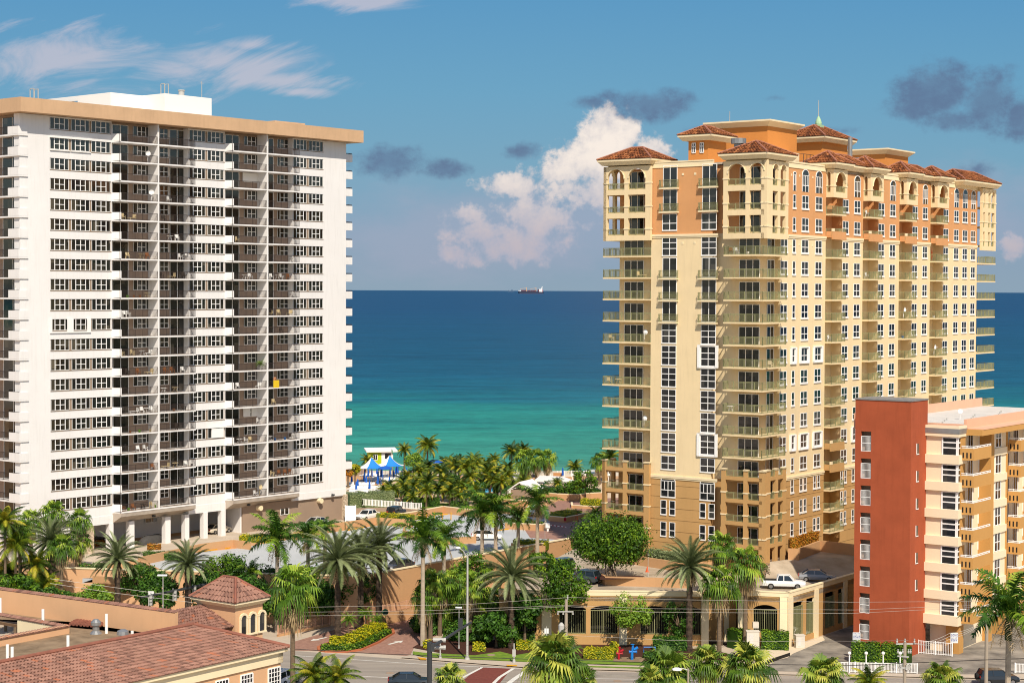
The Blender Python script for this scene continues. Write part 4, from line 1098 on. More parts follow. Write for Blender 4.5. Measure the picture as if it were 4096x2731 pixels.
# roof slab, soffit and parapets
zr_ = ZRT+.55
m = MB(); m.box(xA-.2, XLF, yfr-2.3, yfr+.2, ZRT-.25, ZRT+.45); m.build('roof_soffit', M_ochre, root)
m = MB(); m.box(XC2+2.2, XLF, yfr-.2, yfr+.15, ZRT+.46, ZRT+1.6); m.box(XC2+2.2, XLF, yfr-2.35, yfr-.2, ZRT+.46, ZRT+.55); m.build('parapet', M_peach, root)
m = MB(); yb2 = yfr+13
m.box(XC2-.3, XLF, yb2, yb2+.3, ZRT, ZRT+1.9); m.box(XC2+2.2, XC2+2.5, yfr+.16, yb2, ZRT, ZRT+1.0); m.build('parapet', M_peach, root)
m = MB(); m.box(XC2+2.51, XLF, yfr+.16, yb2-.01, ZRT+.2, ZRT+.75); m.build('roof', M_roofw, root)
m = MB(); q_ = (XC2+9, yfr+4)
for i in range(9): m.box(XC2+5+i*3.1, XC2+5.15+i*3.1, yfr+4+(i % 3), yfr+4.15+(i % 3), ZRT+.76, ZRT+1.0)
tag(m.build('roof_anchor', M_galv, root), kind='stuff')
m = MB(); m.box(XC2+1.2, XC2+2.0, yfr+.1, yfr+.9, 0, zc); m.build('pier', M_ochre, root)
# ================================================================== podium: decks, walls
ZD = 5.5
D = Vector((math.sin(YAW), math.cos(YAW))); C = Vector((-math.cos(YAW), math.sin(YAW)))
pC = Vector(xy(1440, 230.0)); 
Dl = (Vector(xy(2304, 267.0))-pC).normalized()
pE = pC+Dl*48
gl = Vector(xy(2000, 219.0))
left_poly = [(-400, 245), xy(250, 236), (pC.x, pC.y), (pE.x, pE.y), (pE.x+40, pE.y+20), (250, 330), (250, 366), (-400, 366)]
mb = MB(); mb.prism(left_poly, .0, ZD); struct('podium', mb, M_podium, 'raised orange podium carrying the parking decks', 'podium')
GX = Vector(xy(3165, 218.0)); GR = GX+D*17.8*1.6; GD = 5.9
inner = pC+Dl*14+Vector((5.5, -3))
right_poly = [(gl.x, gl.y), xy(2812, 218.3), xy(2820, 221.5), xy(2955, 221.5), xy(2963, 219.5), (GX.x, GX.y), (GR.x, GR.y), (pE.x+160, pE.y+70), (pE.x+1, pE.y-2), (gl.x+3.0, gl.y+16)]
# ---------------- parking garage of the ochre tower
groot = empty('parking_garage', (0, 0, 0), 0, 'tan parking garage with arched green grilles beside the street', 'building')
m = MB(); rp_ = right_poly
m.prism(right_poly, GD-.5, GD, True); m.build('deck', M_deck2, groot)
ZT_ = 6.68
def wall_run(p, q, z0, z1, th=.35, mats=M_tan, name='wall', opens=(), parent=None, arch=True, cap=None):
    """wall from p to q with openings (distance start, end, sill, head)"""
    p = Vector(p); q = Vector(q); d = (q-p).normalized(); n_ = Vector((-d.y, d.x)); ln = (q-p).length
    m = MB(); m.T = lambda a: (p.x+d.x*a[0]+n_.x*a[1], p.y+d.y*a[0]+n_.y*a[1], a[2])
    x = 0
    for (a, b_, s_, h_) in opens:
        m.box(x, a, 0, th, z0, z1); m.box(a, b_, 0, th, z0, s_); m.box(a, b_, 0, th, h_, z1)
        if arch:
            n2 = 8
            for i in range(n2):
                u0, u1 = i/n2, (i+1)/n2; f0 = .45*(1-math.sin(math.pi*u0)**.7); f1 = .45*(1-math.sin(math.pi*u1)**.7)
                xa_, xb_ = a+(b_-a)*u0, a+(b_-a)*u1
                m.poly([(xa_, .01, h_-f0), (xb_, .01, h_-f1), (xb_, .01, h_), (xa_, .01, h_)]); m.poly([(xa_, .01, h_-f0), (xa_, th, h_-f0), (xb_, th, h_-f1), (xb_, .01, h_-f1)])
        x = b_
    m.box(x, ln, 0, th, z0, z1)
    o = m.build(name, mats, parent)
    for (a, b_, s_, h_) in opens:
        m = MB(); m.T = lambda a_: (p.x+d.x*a_[0]+n_.x*a_[1], p.y+d.y*a_[0]+n_.y*a_[1], a_[2])
        k = int((b_-a)/.21)
        for i in range(k+1): xx = a+(b_-a)*i/k; t = .045 if i in (0, k//2, k) else .013; m.box(xx-t, xx+t, .1, .15, s_+.05, h_-.62)
        for z in (s_+.08, h_-.62): m.box(a, b_, .1, .16, z-.04, z+.04)
        m.build('grille', M_green, o if parent else o)
    return o
def along(p, q, px_):       # distance along p->q where the pixel column crosses
    p = Vector(p); q = Vector(q); d = (q-p).normalized(); r = ray(px_, 2450); k = r.x/r.y
    return (k*p.y-p.x)/(d.x-k*d.y)
a_, b_ = (gl.x, gl.y), xy(2812, 218.3)
op = [(along(a_, b_, u0), along(a_, b_, u1), 1.35, 4.85) for u0, u1 in ((2061, 2146), (2237, 2344), (2362, 2471), (2562, 2674), (2689, 2803))]
wall_run(a_, b_, 0, ZT_-.63, opens=op, parent=groot)
a_, b_ = xy(2820, 221.5), xy(2955, 221.5); wall_run(a_, b_, 0, ZT_-.63, parent=groot)
a_, b_ = xy(2963, 219.5), (GX.x, GX.y); wall_run(a_, b_, 0, ZT_-.63, opens=[(along(a_, b_, 3014), along(a_, b_, 3109), 1.6, 5.0)], parent=groot)
a_, b_ = (GX.x, GX.y), (GR.x, GR.y)
op = [(along(a_, b_, u0), along(a_, b_, u1), .7, 5.2) for u0, u1 in ((3172, 3214), (3225, 3265), (3300, 3340), (3352, 3393))]
wall_run(a_, b_, 0, ZT_-.63, opens=op, parent=groot, arch=False)
for a_, b_ in (((gl.x, gl.y), xy(2812, 218.3)), (xy(2812, 218.3), xy(2820, 221.5)), (xy(2820, 221.5), xy(2955, 221.5)), (xy(2955, 221.5), xy(2963, 219.5)), (xy(2963, 219.5), (GX.x, GX.y)), ((GX.x, GX.y), (GR.x, GR.y))):
    p = Vector(a_); q = Vector(b_); d = (q-p).normalized(); n_ = Vector((-d.y, d.x)); ln = (q-p).length
    m = MB(); m.T = lambda a, p=p, d=d, n_=n_: (p.x+d.x*a[0]+n_.x*a[1], p.y+d.y*a[0]+n_.y*a[1], a[2])
    m.box(-.05, ln+.05, -.05, .40, ZT_-.62, ZT_-.12); m.box(-.1, ln+.1, -.1, .46, ZT_-.118, ZT_); m.build('coping', M_trim, groot)
def pilaster(px_, dp, w_=1.0, nm='pilaster'):
    x, y = xy(px_, dp); m = MB(); m.box(x-w_/2, x+w_/2, y-.16, y+.3, 0, ZT_-.64); m.build(nm, M_trim, groot)
for px_, dp, w_ in ((2192, 218.8, 1.2), (2500, 218.6, .95), (2829, 218.2, .9), (2915, 221.4, .6), (2976, 219.3, .9), (3145, 218.2, 1.0)): pilaster(px_, dp, w_)
for q in (.25, 7.2, 15.4):
    p = GX+D*q; m = MB(); n_ = -C
    m.T = lambda a, p=p: (p.x+D.x*a[0]-C.x*a[1]*-1, p.y+D.y*a[0]+C.y*a[1], a[2]); m.box(-.3, .7, -.15, .3, 0, ZT_-.64); m.build('pilaster', M_trim, groot)
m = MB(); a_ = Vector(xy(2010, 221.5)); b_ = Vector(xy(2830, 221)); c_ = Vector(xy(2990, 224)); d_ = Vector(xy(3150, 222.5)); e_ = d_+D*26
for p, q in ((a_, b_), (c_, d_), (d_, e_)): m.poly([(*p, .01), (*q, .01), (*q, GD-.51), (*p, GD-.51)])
m.build('shade_backing', M_dark, groot)  # near-black sheets behind the openings, deep garage shade put into their colour
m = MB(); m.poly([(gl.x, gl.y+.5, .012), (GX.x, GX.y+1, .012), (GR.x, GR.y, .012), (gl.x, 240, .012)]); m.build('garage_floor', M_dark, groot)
# ---------------- podium surfaces
def sheet(name, pts, z, m_, label, cat, lift=0.0): 
    mb = MB(); mb.poly([(*p, z+lift) for p in (gpoly(pts, z))]); return struct(name, mb, m_, label, cat)
sheet('parking_deck', [(330, 2330), (560, 2250), (700, 2215), (930, 2195), (1350, 2125), (1504, 2102), (1649, 2080), (1773, 2055), (1900, 2040), (2400, 2100), (2330, 2155), (1700, 2262), (1446, 2312), (700, 2312), (330, 2312)], ZD, M_deck, 'pale grey coated parking deck', 'parking deck', .008)
sheet('plaza', [(2100, 2120), (2200, 2085), (2160, 2040), (2240, 1998), (2480, 1990), (2560, 2100), (2330, 2165), (2120, 2150)], ZD, M_brick, 'brick paved turning court between planters', 'plaza', .016)
sheet('pool_deck', [(1250, 1925), (2700, 1915), (2700, 1990), (2230, 2000), (2000, 2020), (1780, 2024), (1640, 2040), (1395, 2060), (1240, 2090)], ZD, M_patio, 'sunny beige pool deck', 'pool deck', .012)
sheet('driveway', [(560, 2236), (970, 2162), (1200, 2128), (1397, 2098), (1700, 2050), (1640, 2040), (1397, 2062), (900, 2120), (300, 2190), (300, 2290)], ZD, M_conc, 'concrete drive along the white tower', 'driveway', .02)
sheet('lawn', [(1690, 2032), (1840, 2028), (1800, 2012), (1700, 2012)], ZD, M_grass, 'small green lawn under the palm grove', 'lawn', .026)
def gwall(name, pts, h, m_, z, label, cat, th=.3, capm=None, group=None, drop=0.0):
    """low wall along base pixels"""
    P_ = [G(x, y, z).xy for x, y in pts]
    o = empty(name, (P_[0].x, P_[0].y, z), 0, label, cat, group); parts = []
    m = MB(); m.T = lambda a, p=P_[0]: (a[0]-p.x, a[1]-p.y, a[2]-z); c = MB(); c.T = m.T
    for p, q in zip(P_, P_[1:]):
        d = (q-p).normalized(); n_ = Vector((-d.y, d.x))*th
        if n_.y < 0: n_ = -n_
        for b_, e, za, zb in ((m, 0, z-drop, z+h), (c, .04, z+h, z+h+.12)):
            if b_ is c and not capm: continue
            a = p-d*e-n_*(e*1.2); f = q+d*e-n_*(e*1.2); g_ = f+n_*(1+e*2.4); h_ = a+n_*(1+e*2.4); b_.prism([tuple(a), tuple(f), tuple(g_), tuple(h_)], za, zb)
    m.build('wall', m_, o)
    if capm: c.build('coping', capm, o)
    return o
gwall('parapet_wall', [(560, 2262), (802, 2207), (931, 2190), (1000, 2198)], 1.15, M_podium, ZD, 'orange parapet wall between the covered carport and the pale deck', 'wall')
gwall('parapet_wall', [(1180, 2160), (1350, 2122), (1504, 2099), (1649, 2108)], 1.2, M_podium, ZD, 'orange parapet wall in front of the white limousine', 'wall')
gwall('parapet_wall', [(1560, 2090), (1649, 2076.5), (1773, 2053), (1841, 2061), (1950, 2073)], 1.15, M_podium, ZD, 'orange parapet wall behind the row of yellow posts', 'wall', capm=M_trim)
gwall('planter_wall', [(2019, 2115), (2170, 2123), (2185, 2118), (2186, 2095)], .95, M_podium, ZD, 'rounded orange planter wall with clipped dark hedge beside the barrier gate', 'planter', capm=M_trim)
gwall('planter_wall', [(2186, 2060), (2192, 2082), (2262, 2089), (2345, 2071)], .75, M_podium, ZD, 'orange planter wall with a small red sign and two red marker posts', 'planter', capm=M_trim)
gwall('planter_wall', [(2170, 1996), (2229, 2001), (2313, 2004), (2365, 1998), (2410, 1996)], 1.15, M_podium, ZD, 'long orange planter wall behind the brick court', 'planter', capm=M_trim)
gwall('planter_wall', [(2290, 2020), (2292, 2031), (2330, 2034), (2410, 2038)], .45, M_podium, ZD, 'low cream-edged planter wall at the back of the brick court', 'planter', capm=M_trim)
gwall('planter_wall', [(2010, 2018), (2060, 2022), (2110, 2024)], .95, M_podium, ZD, 'orange planter wall behind the parked white car', 'planter', capm=M_trim)
gwall('planter_wall', [(2044, 2195), (2053, 2201), (2180, 2208)], .9, M_podium, ZD, 'planter wall with yellow-green shrubs beside the palm trunk', 'planter')
gwall('planter_wall', [(1615, 2130), (1610, 2145), (1720, 2180), (1897, 2172), (1898, 2142)], 1.0, M_podium, ZD, 'square-ended planter wall left of the white hatchback', 'planter')
gwall('planter_wall', [(340, 2288), (560, 2268), (690, 2330), (640, 2352), (370, 2330)], .9, M_podium, ZD, 'angular orange planter by the stone pier', 'planter')
# parapet along the ramp wall of the left podium
def pwall(name, p, q, z0, z1, m_, label, cat, th=.35, cap=None):
    p = Vector(p); q = Vector(q); d = (q-p).normalized(); n_ = Vector((-d.y, d.x))*th
    o = empty(name, (p.x, p.y, z0), 0, label, cat); m = MB(); m.T = lambda a: (a[0]-p.x, a[1]-p.y, a[2]-z0)
    m.prism([tuple(p), tuple(q), tuple(q+n_), tuple(p+n_)], z0, z1); m.build('wall', m_, o)
    if cap:
        m = MB(); m.T = lambda a: (a[0]-p.x, a[1]-p.y, a[2]-z0); k = n_*.25; m.prism([tuple(p-k), tuple(q-k), tuple(q+n_+k), tuple(p+n_+k)], z1, z1+.14); m.build('coping', cap, o)
    return o
off_ = Vector((Dl.y, -Dl.x))*.02
pwall('retaining_wall', tuple(pC+off_), tuple(pE+off_), .0, 6.45, M_podium, 'long orange retaining wall along the ramp', 'wall', cap=M_trim)
pwall('retaining_wall', xy(250, 235.9), tuple(pC+Vector((0, -.1))), .0, 6.45, M_peachw, 'peach garage wall hidden behind palms near the traffic signals', 'wall', cap=M_trim)
gwall('deck_wall', [(2340, 2230), (2490, 2250), (2700, 2283)], 1.25, M_podium, GD, 'orange wall below the grey hedge behind the planter tree', 'wall')
gwall('deck_wall', [(2700, 2283), (2960, 2284), (3078, 2278)], 1.2, M_podium, GD, 'orange wall in front of the ochre tower base, partly behind fan palms', 'wall')
gwall('deck_wall', [(3152, 2238), (3195, 2239), (3283, 2205), (3440, 2224)], 1.5, M_podium, 7.7, 'orange wall below the orange croton hedge', 'wall', drop=1.9)
mb = MB(); _r = [(*G(3060, 2318, GD+.01).xy, GD+.01), (*G(3480, 2300, GD+.01).xy, GD+.01), (*G(3480, 2226, 7.7).xy, 7.7), (*G(3440, 2222, 7.7).xy, 7.7), (*G(3283, 2203, 7.7).xy, 7.7), (*G(3195, 2237, 7.7).xy, 7.7), (*G(3152, 2236, 7.7).xy, 7.7), (*G(3075, 2246, 7.7).xy, 7.7)]
mb.poly(_r[:2]+_r[2:]); struct('deck_ramp', mb, M_deck2, 'concrete deck rising gently to the foot of the ochre tower', 'ramp')
gwall('tree_planter', [(2395, 2300), (2394, 2325), (2420, 2341), (2620, 2346), (2760, 2352)], 1.15, M_podium, GD, 'orange planter wall around the big round tree', 'planter')
sheet('planter_soil', [(2400, 2300), (2400, 2318), (2560, 2312), (2580, 2302)], GD+1.0, M_mulch, 'dark soil in the tree planter', 'soil')
# ---------------- street level
road = [(900, 2560), (1155, 2600), (1600, 2634), (2098, 2673), (2337, 2681), (2624, 2690), (3047, 2700), (3919, 2717), (4400, 2730)]
P_ = gpoly(road); mb = MB(); mb.poly([(x, y, .004) for x, y in P_]+[(P_[-1][0]+20, 120, .004), (P_[0][0]-60, 120, .004), (P_[0][0]-60, P_[0][1]+2, .004)]); struct('road', mb, M_asph, 'sun-bleached grey asphalt street', 'road')
sheet('sidewalk', [(1640, 2622), (1700, 2631), (1880, 2640), (2100, 2650), (2337, 2659), (2624, 2666), (3047, 2684), (3120, 2690), (3919, 2700), (4300, 2712), (4300, 2724), (3919, 2714), (3047, 2698), (2337, 2679), (2098, 2671), (1600, 2631)], 0, M_conc, 'pink-grey concrete pavement along the street', 'pavement', .12)
sheet('grass_verge', [(2340, 2671), (2624, 2679), (2780, 2684), (2780, 2678), (2624, 2673), (2340, 2665)], 0, M_grass, 'strip of grass between pavement and kerb', 'grass', .13)
sheet('garden_bed', [(1650, 2590), (1700, 2560), (1800, 2560), (2340, 2560), (2850, 2600), (2960, 2625), (3000, 2640), (2700, 2640), (2340, 2640), (2200, 2625), (1800, 2618)], 0, M_mulch, 'dark mulch bed below the palms', 'garden bed', .06)
sheet('lawn', [(1651, 2606), (1700, 2612), (1900, 2622), (2000, 2607), (2060, 2622), (2140, 2608), (2340, 2640), (2560, 2640), (2700, 2628), (2770, 2650), (2762, 2668), (2624, 2664), (2337, 2655), (2100, 2648), (1880, 2638), (1700, 2628), (1652, 2618)], 0, M_grass, 'bright mown lawn beside the pavement', 'lawn', .1)
sheet('paved_drive', [(1165, 2600), (1175, 2565), (1330, 2520), (1480, 2470), (1530, 2452), (1720, 2470), (1800, 2520), (1700, 2560), (1655, 2592), (1640, 2622), (1480, 2613), (1300, 2603)], 0, M_brick, 'pinkish brick paved driveway', 'driveway', .012)
sheet('ramp_apron', [(1500, 2462), (1530, 2452), (1700, 2400), (1800, 2440), (1730, 2472)], 0, M_conc, 'pale concrete apron leading to the ramp', 'driveway', .02)
sheet('asphalt_yard', [(3100, 2640), (3170, 2600), (3290, 2545), (3460, 2480), (4300, 2500), (4300, 2690), (3919, 2697), (3060, 2682)], 0, M_asph2, 'cracked grey asphalt forecourt', 'yard', .02)
sheet('sand_patch', [(2960, 2640), (3000, 2600), (3165, 2588), (3290, 2545), (3300, 2560), (3170, 2615), (3150, 2630), (3050, 2655)], 0, M_sand, 'sandy patch around the utility boxes', 'soil', .05)
sheet('road_patch', [(1250, 2650), (1420, 2660), (1440, 2672), (1265, 2662)], 0, M_asph2, 'darker repaired patch in the street asphalt at the left', 'road patch', .008)
sheet('road_patch', [(2380, 2695), (2560, 2700), (2570, 2708), (2390, 2704)], 0, M_asph2, 'darker repaired patch in the street asphalt at the right', 'road patch', .008)
for px_, py_, lb in ((1560, 2690, 'round manhole cover in the left part of the street'), (2470, 2722, 'round manhole cover in the right part of the street'), (1965, 2618, 'round pale manhole cover in the lawn')):
    q = G(px_, py_, 0 if py_ > 2650 else .1); mb = MB(); mb.lathe([(.5, -.02), (.5, .012)], 16); ob = mb.build('manhole_cover', M_greige); ob.location = (q.x, q.y, q.z+.008); tag(ob, lb, 'manhole cover')
# ---------------- road markings
def strip(name, pts, w_, m_, label, z=.0, lift=.012):
    P_ = [G(x, y, z).xy for x, y in pts]; mb = MB()
    for p, q in zip(P_, P_[1:]):
        d = (q-p).normalized(); n_ = Vector((-d.y, d.x))*w_/2; mb.poly([(*(p-n_), z+lift), (*(q-n_), z+lift), (*(q+n_), z+lift), (*(p+n_), z+lift)])
    return struct(name, mb, m_, label, 'road marking')
strip('edge_line', [(1160, 2619), (1600, 2649), (1720, 2657), (2100, 2674)], .16, M_line, 'white edge line along the far side of the street')
strip('lane_line', [(1450, 2703), (1600, 2711), (1760, 2719)], .16, M_line, 'white lane line near the bottom of the street')
strip('lane_line', [(2330, 2712), (2624, 2716), (3050, 2727)], .16, M_line, 'white lane line on the right-hand street')
sheet('crossing', [(1838, 2731), (1918, 2667), (2047, 2672), (1975, 2760), (1800, 2760)], 0, M_redbrick, 'dark red brick pedestrian crossing', 'crossing', .016)
strip('crossing_line', [(1800, 2745), (1852, 2708), (1928, 2668)], .35, M_line, 'white line left of the red crossing', lift=.022)
strip('crossing_line', [(1960, 2745), (2000, 2706), (2054, 2672)], .4, M_line, 'white line right of the red crossing', lift=.022)
strip('stop_line', [(2010, 2750), (2060, 2712), (2106, 2682)], .6, M_line, 'broad white stop line beside the red crossing', lift=.022)
sheet('tactile_strip', [(1668, 2631), (1702, 2634), (1706, 2641), (1680, 2640)], 0, M_yellow, 'yellow tactile paving at the left kerb ramp', 'tactile paving', .14)
sheet('tactile_strip', [(2025, 2661), (2066, 2662), (2070, 2667), (2028, 2667)], 0, M_yellow, 'yellow tactile paving at the right kerb ramp', 'tactile paving', .14)
def arrow(px, py, a, label):
    c = G(px, py, 0).xy; ca, sa = math.cos(a), math.sin(a); mb = MB()
    mb.T = lambda p: (c.x+p[0]*ca-p[1]*sa, c.y+p[0]*sa+p[1]*ca, .03)
    mb.poly([(-.2, -1.4, 0), (.2, -1.4, 0), (.2, .3, 0), (-.2, .3, 0)]); mb.poly([(-.6, .3, 0), (.6, .3, 0), (0, 1.5, 0)]); struct('lane_arrow', mb, M_line, label, 'road marking')
arrow(1583, 2569, -.6, 'white arrow on the drive right of the planted island'); arrow(1275, 2555, 2.5, 'white arrow on the drive left of the planted island')
# island with terracotta kerb
isl = [(1268, 2590), (1270, 2602), (1300, 2608), (1390, 2610), (1450, 2600), (1520, 2570), (1580, 2532), (1575, 2518), (1545, 2512), (1440, 2535), (1330, 2565)]
mb = MB(); mb.prism(gpoly(isl), 0, .22); struct('island_kerb', mb, M_curbred, 'terracotta kerb around the planted island', 'kerb')
c0 = sum((Vector(p) for p in gpoly(isl)), Vector((0, 0)))/len(isl)
mb = MB(); mb.poly([(*(c0+(Vector(p)-c0)*.93), .225) for p in gpoly(isl)]); struct('island_soil', mb, M_mulch, 'soil of the planted island', 'soil')
# ramp with railing left of the drive
# ================================================================== foreground building with clay tile roofs
E0 = G(1159, 2588, 12.5); YF = R(37.0)
FT = Frame(E0.x, E0.y, YF)
root = empty('tile_roof_building', (FT.o.x, FT.o.y, 0), FT.rz, 'peach building with faded clay tile roofs and a small arched window tower', 'building')
ZO = 0
TR = dict(tile=.34, course=.42)
RUN = 5.8; RISE = 2.1; LEN = 40
m = MB()
tiled(m, (-LEN, 0, 12.5), (1, 0, 0), (0, 1, RISE/RUN), LEN, lambda v: 0, lambda v: LEN-v, RUN, .34, .40, .09, 6)
tiled(m, (0, 0, 12.5), (0, 1, 0), (-1, 0, RISE/RUN), RUN*2, lambda v: v, lambda v: RUN*2-v, RUN, .34, .40, .09, 6)
rf_ = m.build('roof', M_tile, root)
M_ridge2 = mat('clay_ridge', H('96604e'), .8, .25, 1.5)
m = MB(); m.tube([(0, 0, 12.6), (-RUN, RUN, 12.6+RISE), (-LEN, RUN, 12.6+RISE)], .17, 8); m.tube([(0, 2*RUN, 12.6), (-RUN, RUN, 12.6+RISE)], .17, 8); m.build('ridge_cap', M_ridge2, rf_)
m = MB(); m.box(-LEN, -.12, .12, .5, 12.18, 12.46); m.box(-.5, -.12, .12, 2*RUN, 12.18, 12.46); m.box(-LEN, -.4, .4, 1.0, 11.25, 12.18); m.box(-1.0, -.4, .4, 2*RUN, 11.25, 12.18); m.build('cornice', M_trim, root)
m = MB(); m.box(-LEN, -.55, .55, 9, 0, 11.25); m.build('wall', M_peachw, root)
m = MB(); m.box(-LEN, -.5, .5, .56, 8.75, 8.95); m.build('sill_band', M_trim, root)
PT = Pool('window', root, M_glass2, 'frame', M_wframe)
for (pa, pb) in ((1072, 1118), (962, 1009), (862, 912), (746, 798), (640, 690)):
    x0, x1 = FT.lx(pa, .55, 2620), FT.lx(pb, .55, 2680)
    def fn(g, f, x0=x0, x1=x1):
        z0, z1 = 9.0, 10.9
        g.box(x0, x1, .5, .6, z0, z1)
        for i in range(5): x = x0+(x1-x0)*i/4; t = .05 if i in (0, 4) else .025; f.box(x-t, x+t, .45, .56, z0, z1)
        for i in range(6): z = z0+(z1-z0)*i/5; t = .05 if i in (0, 5) else .025; f.box(x0, x1, .455, .56, z-t, z+t)
    PT.add(3, fn)
PT.done()
# flat roof with courtyard opening
zfr = 13.3
kc = FT.loc(G(278, 2532, zfr)); yk, xk = kc[1], kc[0]
pw = FT.loc(G(600, 2530, zfr)); yp = pw[1]
M_tar = mat('tar_edge', H('5a5750'), .9, .3, 2)
XQ = -RUN+1.5
m = MB()
CW = max(yk, RUN+2.5)
m.poly([(xk, RUN, zfr), (XQ, RUN, zfr), (XQ, yp, zfr), (xk, yp, zfr)]); m.poly([(-LEN, RUN, zfr), (xk, RUN, zfr), (xk, CW, zfr), (-LEN, CW, zfr)])
yk2 = yp-.0
m.build('flat_roof', M_gravel, root)
m = MB()   # courtyard curb with tile edge and inner walls
m.box(-LEN, xk, CW, CW+.35, zfr-.01, zfr+.75); m.box(xk-.35, xk, CW+.35, yp+6, zfr-.01, zfr+.75)
m.build('courtyard_parapet', M_peachw, root)
m = MB(); m.box(xk-.36, xk-.355, CW+.36, yp+12, 9.5, zfr+.5); m.build('courtyard_wall', M_trim, root)
m = MB(); tiled(m, (xk-.45, CW+.0, zfr+.62), (0, 1, 0), (1, 0, .25), 20, lambda v: 0, lambda v: 14, .5, .3, .5, .08); tiled(m, (-LEN, CW-.1, zfr+.62), (1, 0, 0), (0, 1, .25), 30, lambda v: 0, lambda v: LEN+xk, .5, .3, .5, .08); m.build('tile_edge', M_tile, root)
# back parapet wall with tile coping
m = MB(); m.box(XQ+.1, XQ+.5, RUN, yp-.1, 0, zfr-.02); m.box(xk, XQ+.4, yp+.05, yp+.38, 0, zfr-.8); m.build('back_wall', M_peachw, root)
# the long wall runs toward the left along the back
pa_, pb_ = G(600, 2530, zfr).xy, G(-60, 2437, zfr).xy
pr = G(700, 2545, zfr).xy
dd = (pb_-pr).normalized()
lw = empty('roof_parapet', (pr.x, pr.y, zfr), 0, 'long peach parapet wall with tile coping behind the gravel roof', 'wall')
m = MB(); nn_ = Vector((dd.y, -dd.x)); nn_ = nn_ if nn_.y > 0 else -nn_
m.prism([(0, 0), tuple(pb_-pr), tuple(pb_-pr+nn_*.4), tuple(nn_*.4)], -1.2, 2.05); m.build('wall', M_peachw, lw)
m = MB(); tiled(m, (pb_.x-pr.x, pb_.y-pr.y, 2.0), (-dd.x, -dd.y, 0), (nn_.x, nn_.y, .3), 40, lambda v: 0, lambda v: (pb_-pr).length, .55, .3, .55, .07); m.build('coping', M_tile, lw)
# gravel roof sheet following the photographed outline
gp = [(700, 2548), (600, 2531), (-60, 2438), (-60, 2474), (0, 2485), (278, 2532), (0, 2580), (-60, 2590), (-60, 2665), (0, 2650), (500, 2560), (807, 2500)]
mb = MB(); mb.poly([(*G(x, y, zfr).xy, zfr-.01) for x, y in gp][::-1]); lr = empty('gravel_roof', (0, 0, 0), 0, 'brown gravel flat roof between the tile ridge and the parapet', 'roof'); mb.build('surface', M_gravel, lr)
# secondary tile slope and tower
ta = FT.loc(G(941, 2413, 15.6)); 
TX, TY = ta
tw = empty('roof_tower', (0, 0, 0)); tw.parent = root
x1_ = FT.lx(1082, TY, 2390); y1_ = FT.ly(756, TX, 2400)
hip_roof(TX, x1_, TY, y1_, 15.6, 1.75, tw, M_tile, M_ridge2, M_trim, .2, .45, .35, .42)
m = MB(); bx0, bx1, by0, by1 = TX+.5, x1_-.5, TY+.5, y1_-.5; m.box(bx0, bx1, by0, by1, 8, 15.1); m.build('wall', M_peachw, tw)
wn = [( FT.lx(p, by0, 2500)) for p in (973, 1009, 1046)]
for xw in wn:
    z0, z1, r = 12.6, 14.0, .33
    m = MB(); m.box(xw-r, xw+r, by0-.03, by0+.02, z0, z1); m.poly([(xw+r*math.cos(math.pi*i/10), by0-.031, z1+r*math.sin(math.pi*i/10)) for i in range(11)]); o = m.build('arched_window', M_glass2, tw)
    m = MB()
    for i in range(10): a0, a1 = math.pi*i/10, math.pi*(i+1)/10; q = r+.08; m.bar((xw+q*math.cos(a0), by0-.05, z1+q*math.sin(a0)), (xw+q*math.cos(a1), by0-.05, z1+q*math.sin(a1)), .2)
    for s_ in (-1, 1): m.box(xw+s_*(r+.08)-.09, xw+s_*(r+.08)+.09, by0-.12, by0+.02, z0, z1)
    m.box(xw-r-.2, xw+r+.2, by0-.16, by0+.02, z0-.14, z0); m.build('frame', M_trim, o)
m = MB(); sx0 = FT.lx(620, TY+.5, 2470)
tiled(m, (bx0-7.5, by0+.2, zfr+.1), (1, 0, 0), (0, 1, .38), 8, lambda v: v*1.1, lambda v: 7.6, 4.0, .34, .4, .09, 6); m.build('roof', M_tile, root)
# things on the flat roof
def cyl_thing(name, px, py, z, prof, m_, label, cat, s=1, group=None):
    p = G(px, py, z); o = MB(); o.lathe([(r*s, h*s) for r, h in prof], 12); ob = o.build(name, m_); ob.location = p; tag(ob, label, cat, group); return ob
for px_, py_, hh, lb in ((172, 2503, 1.5, 'white vent pipe standing left of the pile of spare tiles'), (426, 2532, 1.7, 'tall white vent pipe right of the pile of spare tiles'), (272, 2588, 1.0, 'white vent pipe near the tile ridge'), (30, 2633, 1.15, 'white vent pipe at far left, left one of a close pair'), (49, 2635, 1.0, 'white vent pipe at far left, right one of a close pair'), (1, 2460, 1.6, 'white vent pipe cut by the left edge of the photo'), (529, 2545, .5, 'short white pipe stub between the mushroom vent and the ridge')):
    cyl_thing('vent_pipe', px_, py_, zfr, [(.13, 0), (.13, hh)], M_wframe, lb, 'pipe')
cyl_thing('roof_vent', 384, 2532, zfr, [(.55, 0), (.3, .25), (.3, .7), (.45, .75), (.45, 1.0), (.2, 1.25)], M_metal, 'taller silver roof ventilator near the pile of spare tiles', 'vent')
cyl_thing('roof_vent', 492, 2552, zfr, [(.3, 0), (.3, .3), (.55, .35), (.5, .65), (.2, .8)], M_metal, 'squat silver mushroom ventilator close to the tile ridge', 'vent')
p = G(288, 2498, zfr); m = MB()
for i in range(9):
    for j in range(3): x = i*.36+random.uniform(-.05, .05); y = j*.28; m.tube([(x, y-.25, .1+.14*j*.6), (x, y+.35, .1+.14*j*.6)], .16, 6)
ob = m.build('tile_stack', M_ridge2); ob.location = p; ob.rotation_euler.z = -.35; tag(ob, 'long heap of spare terracotta roof tiles on the gravel roof', 'roof tiles')
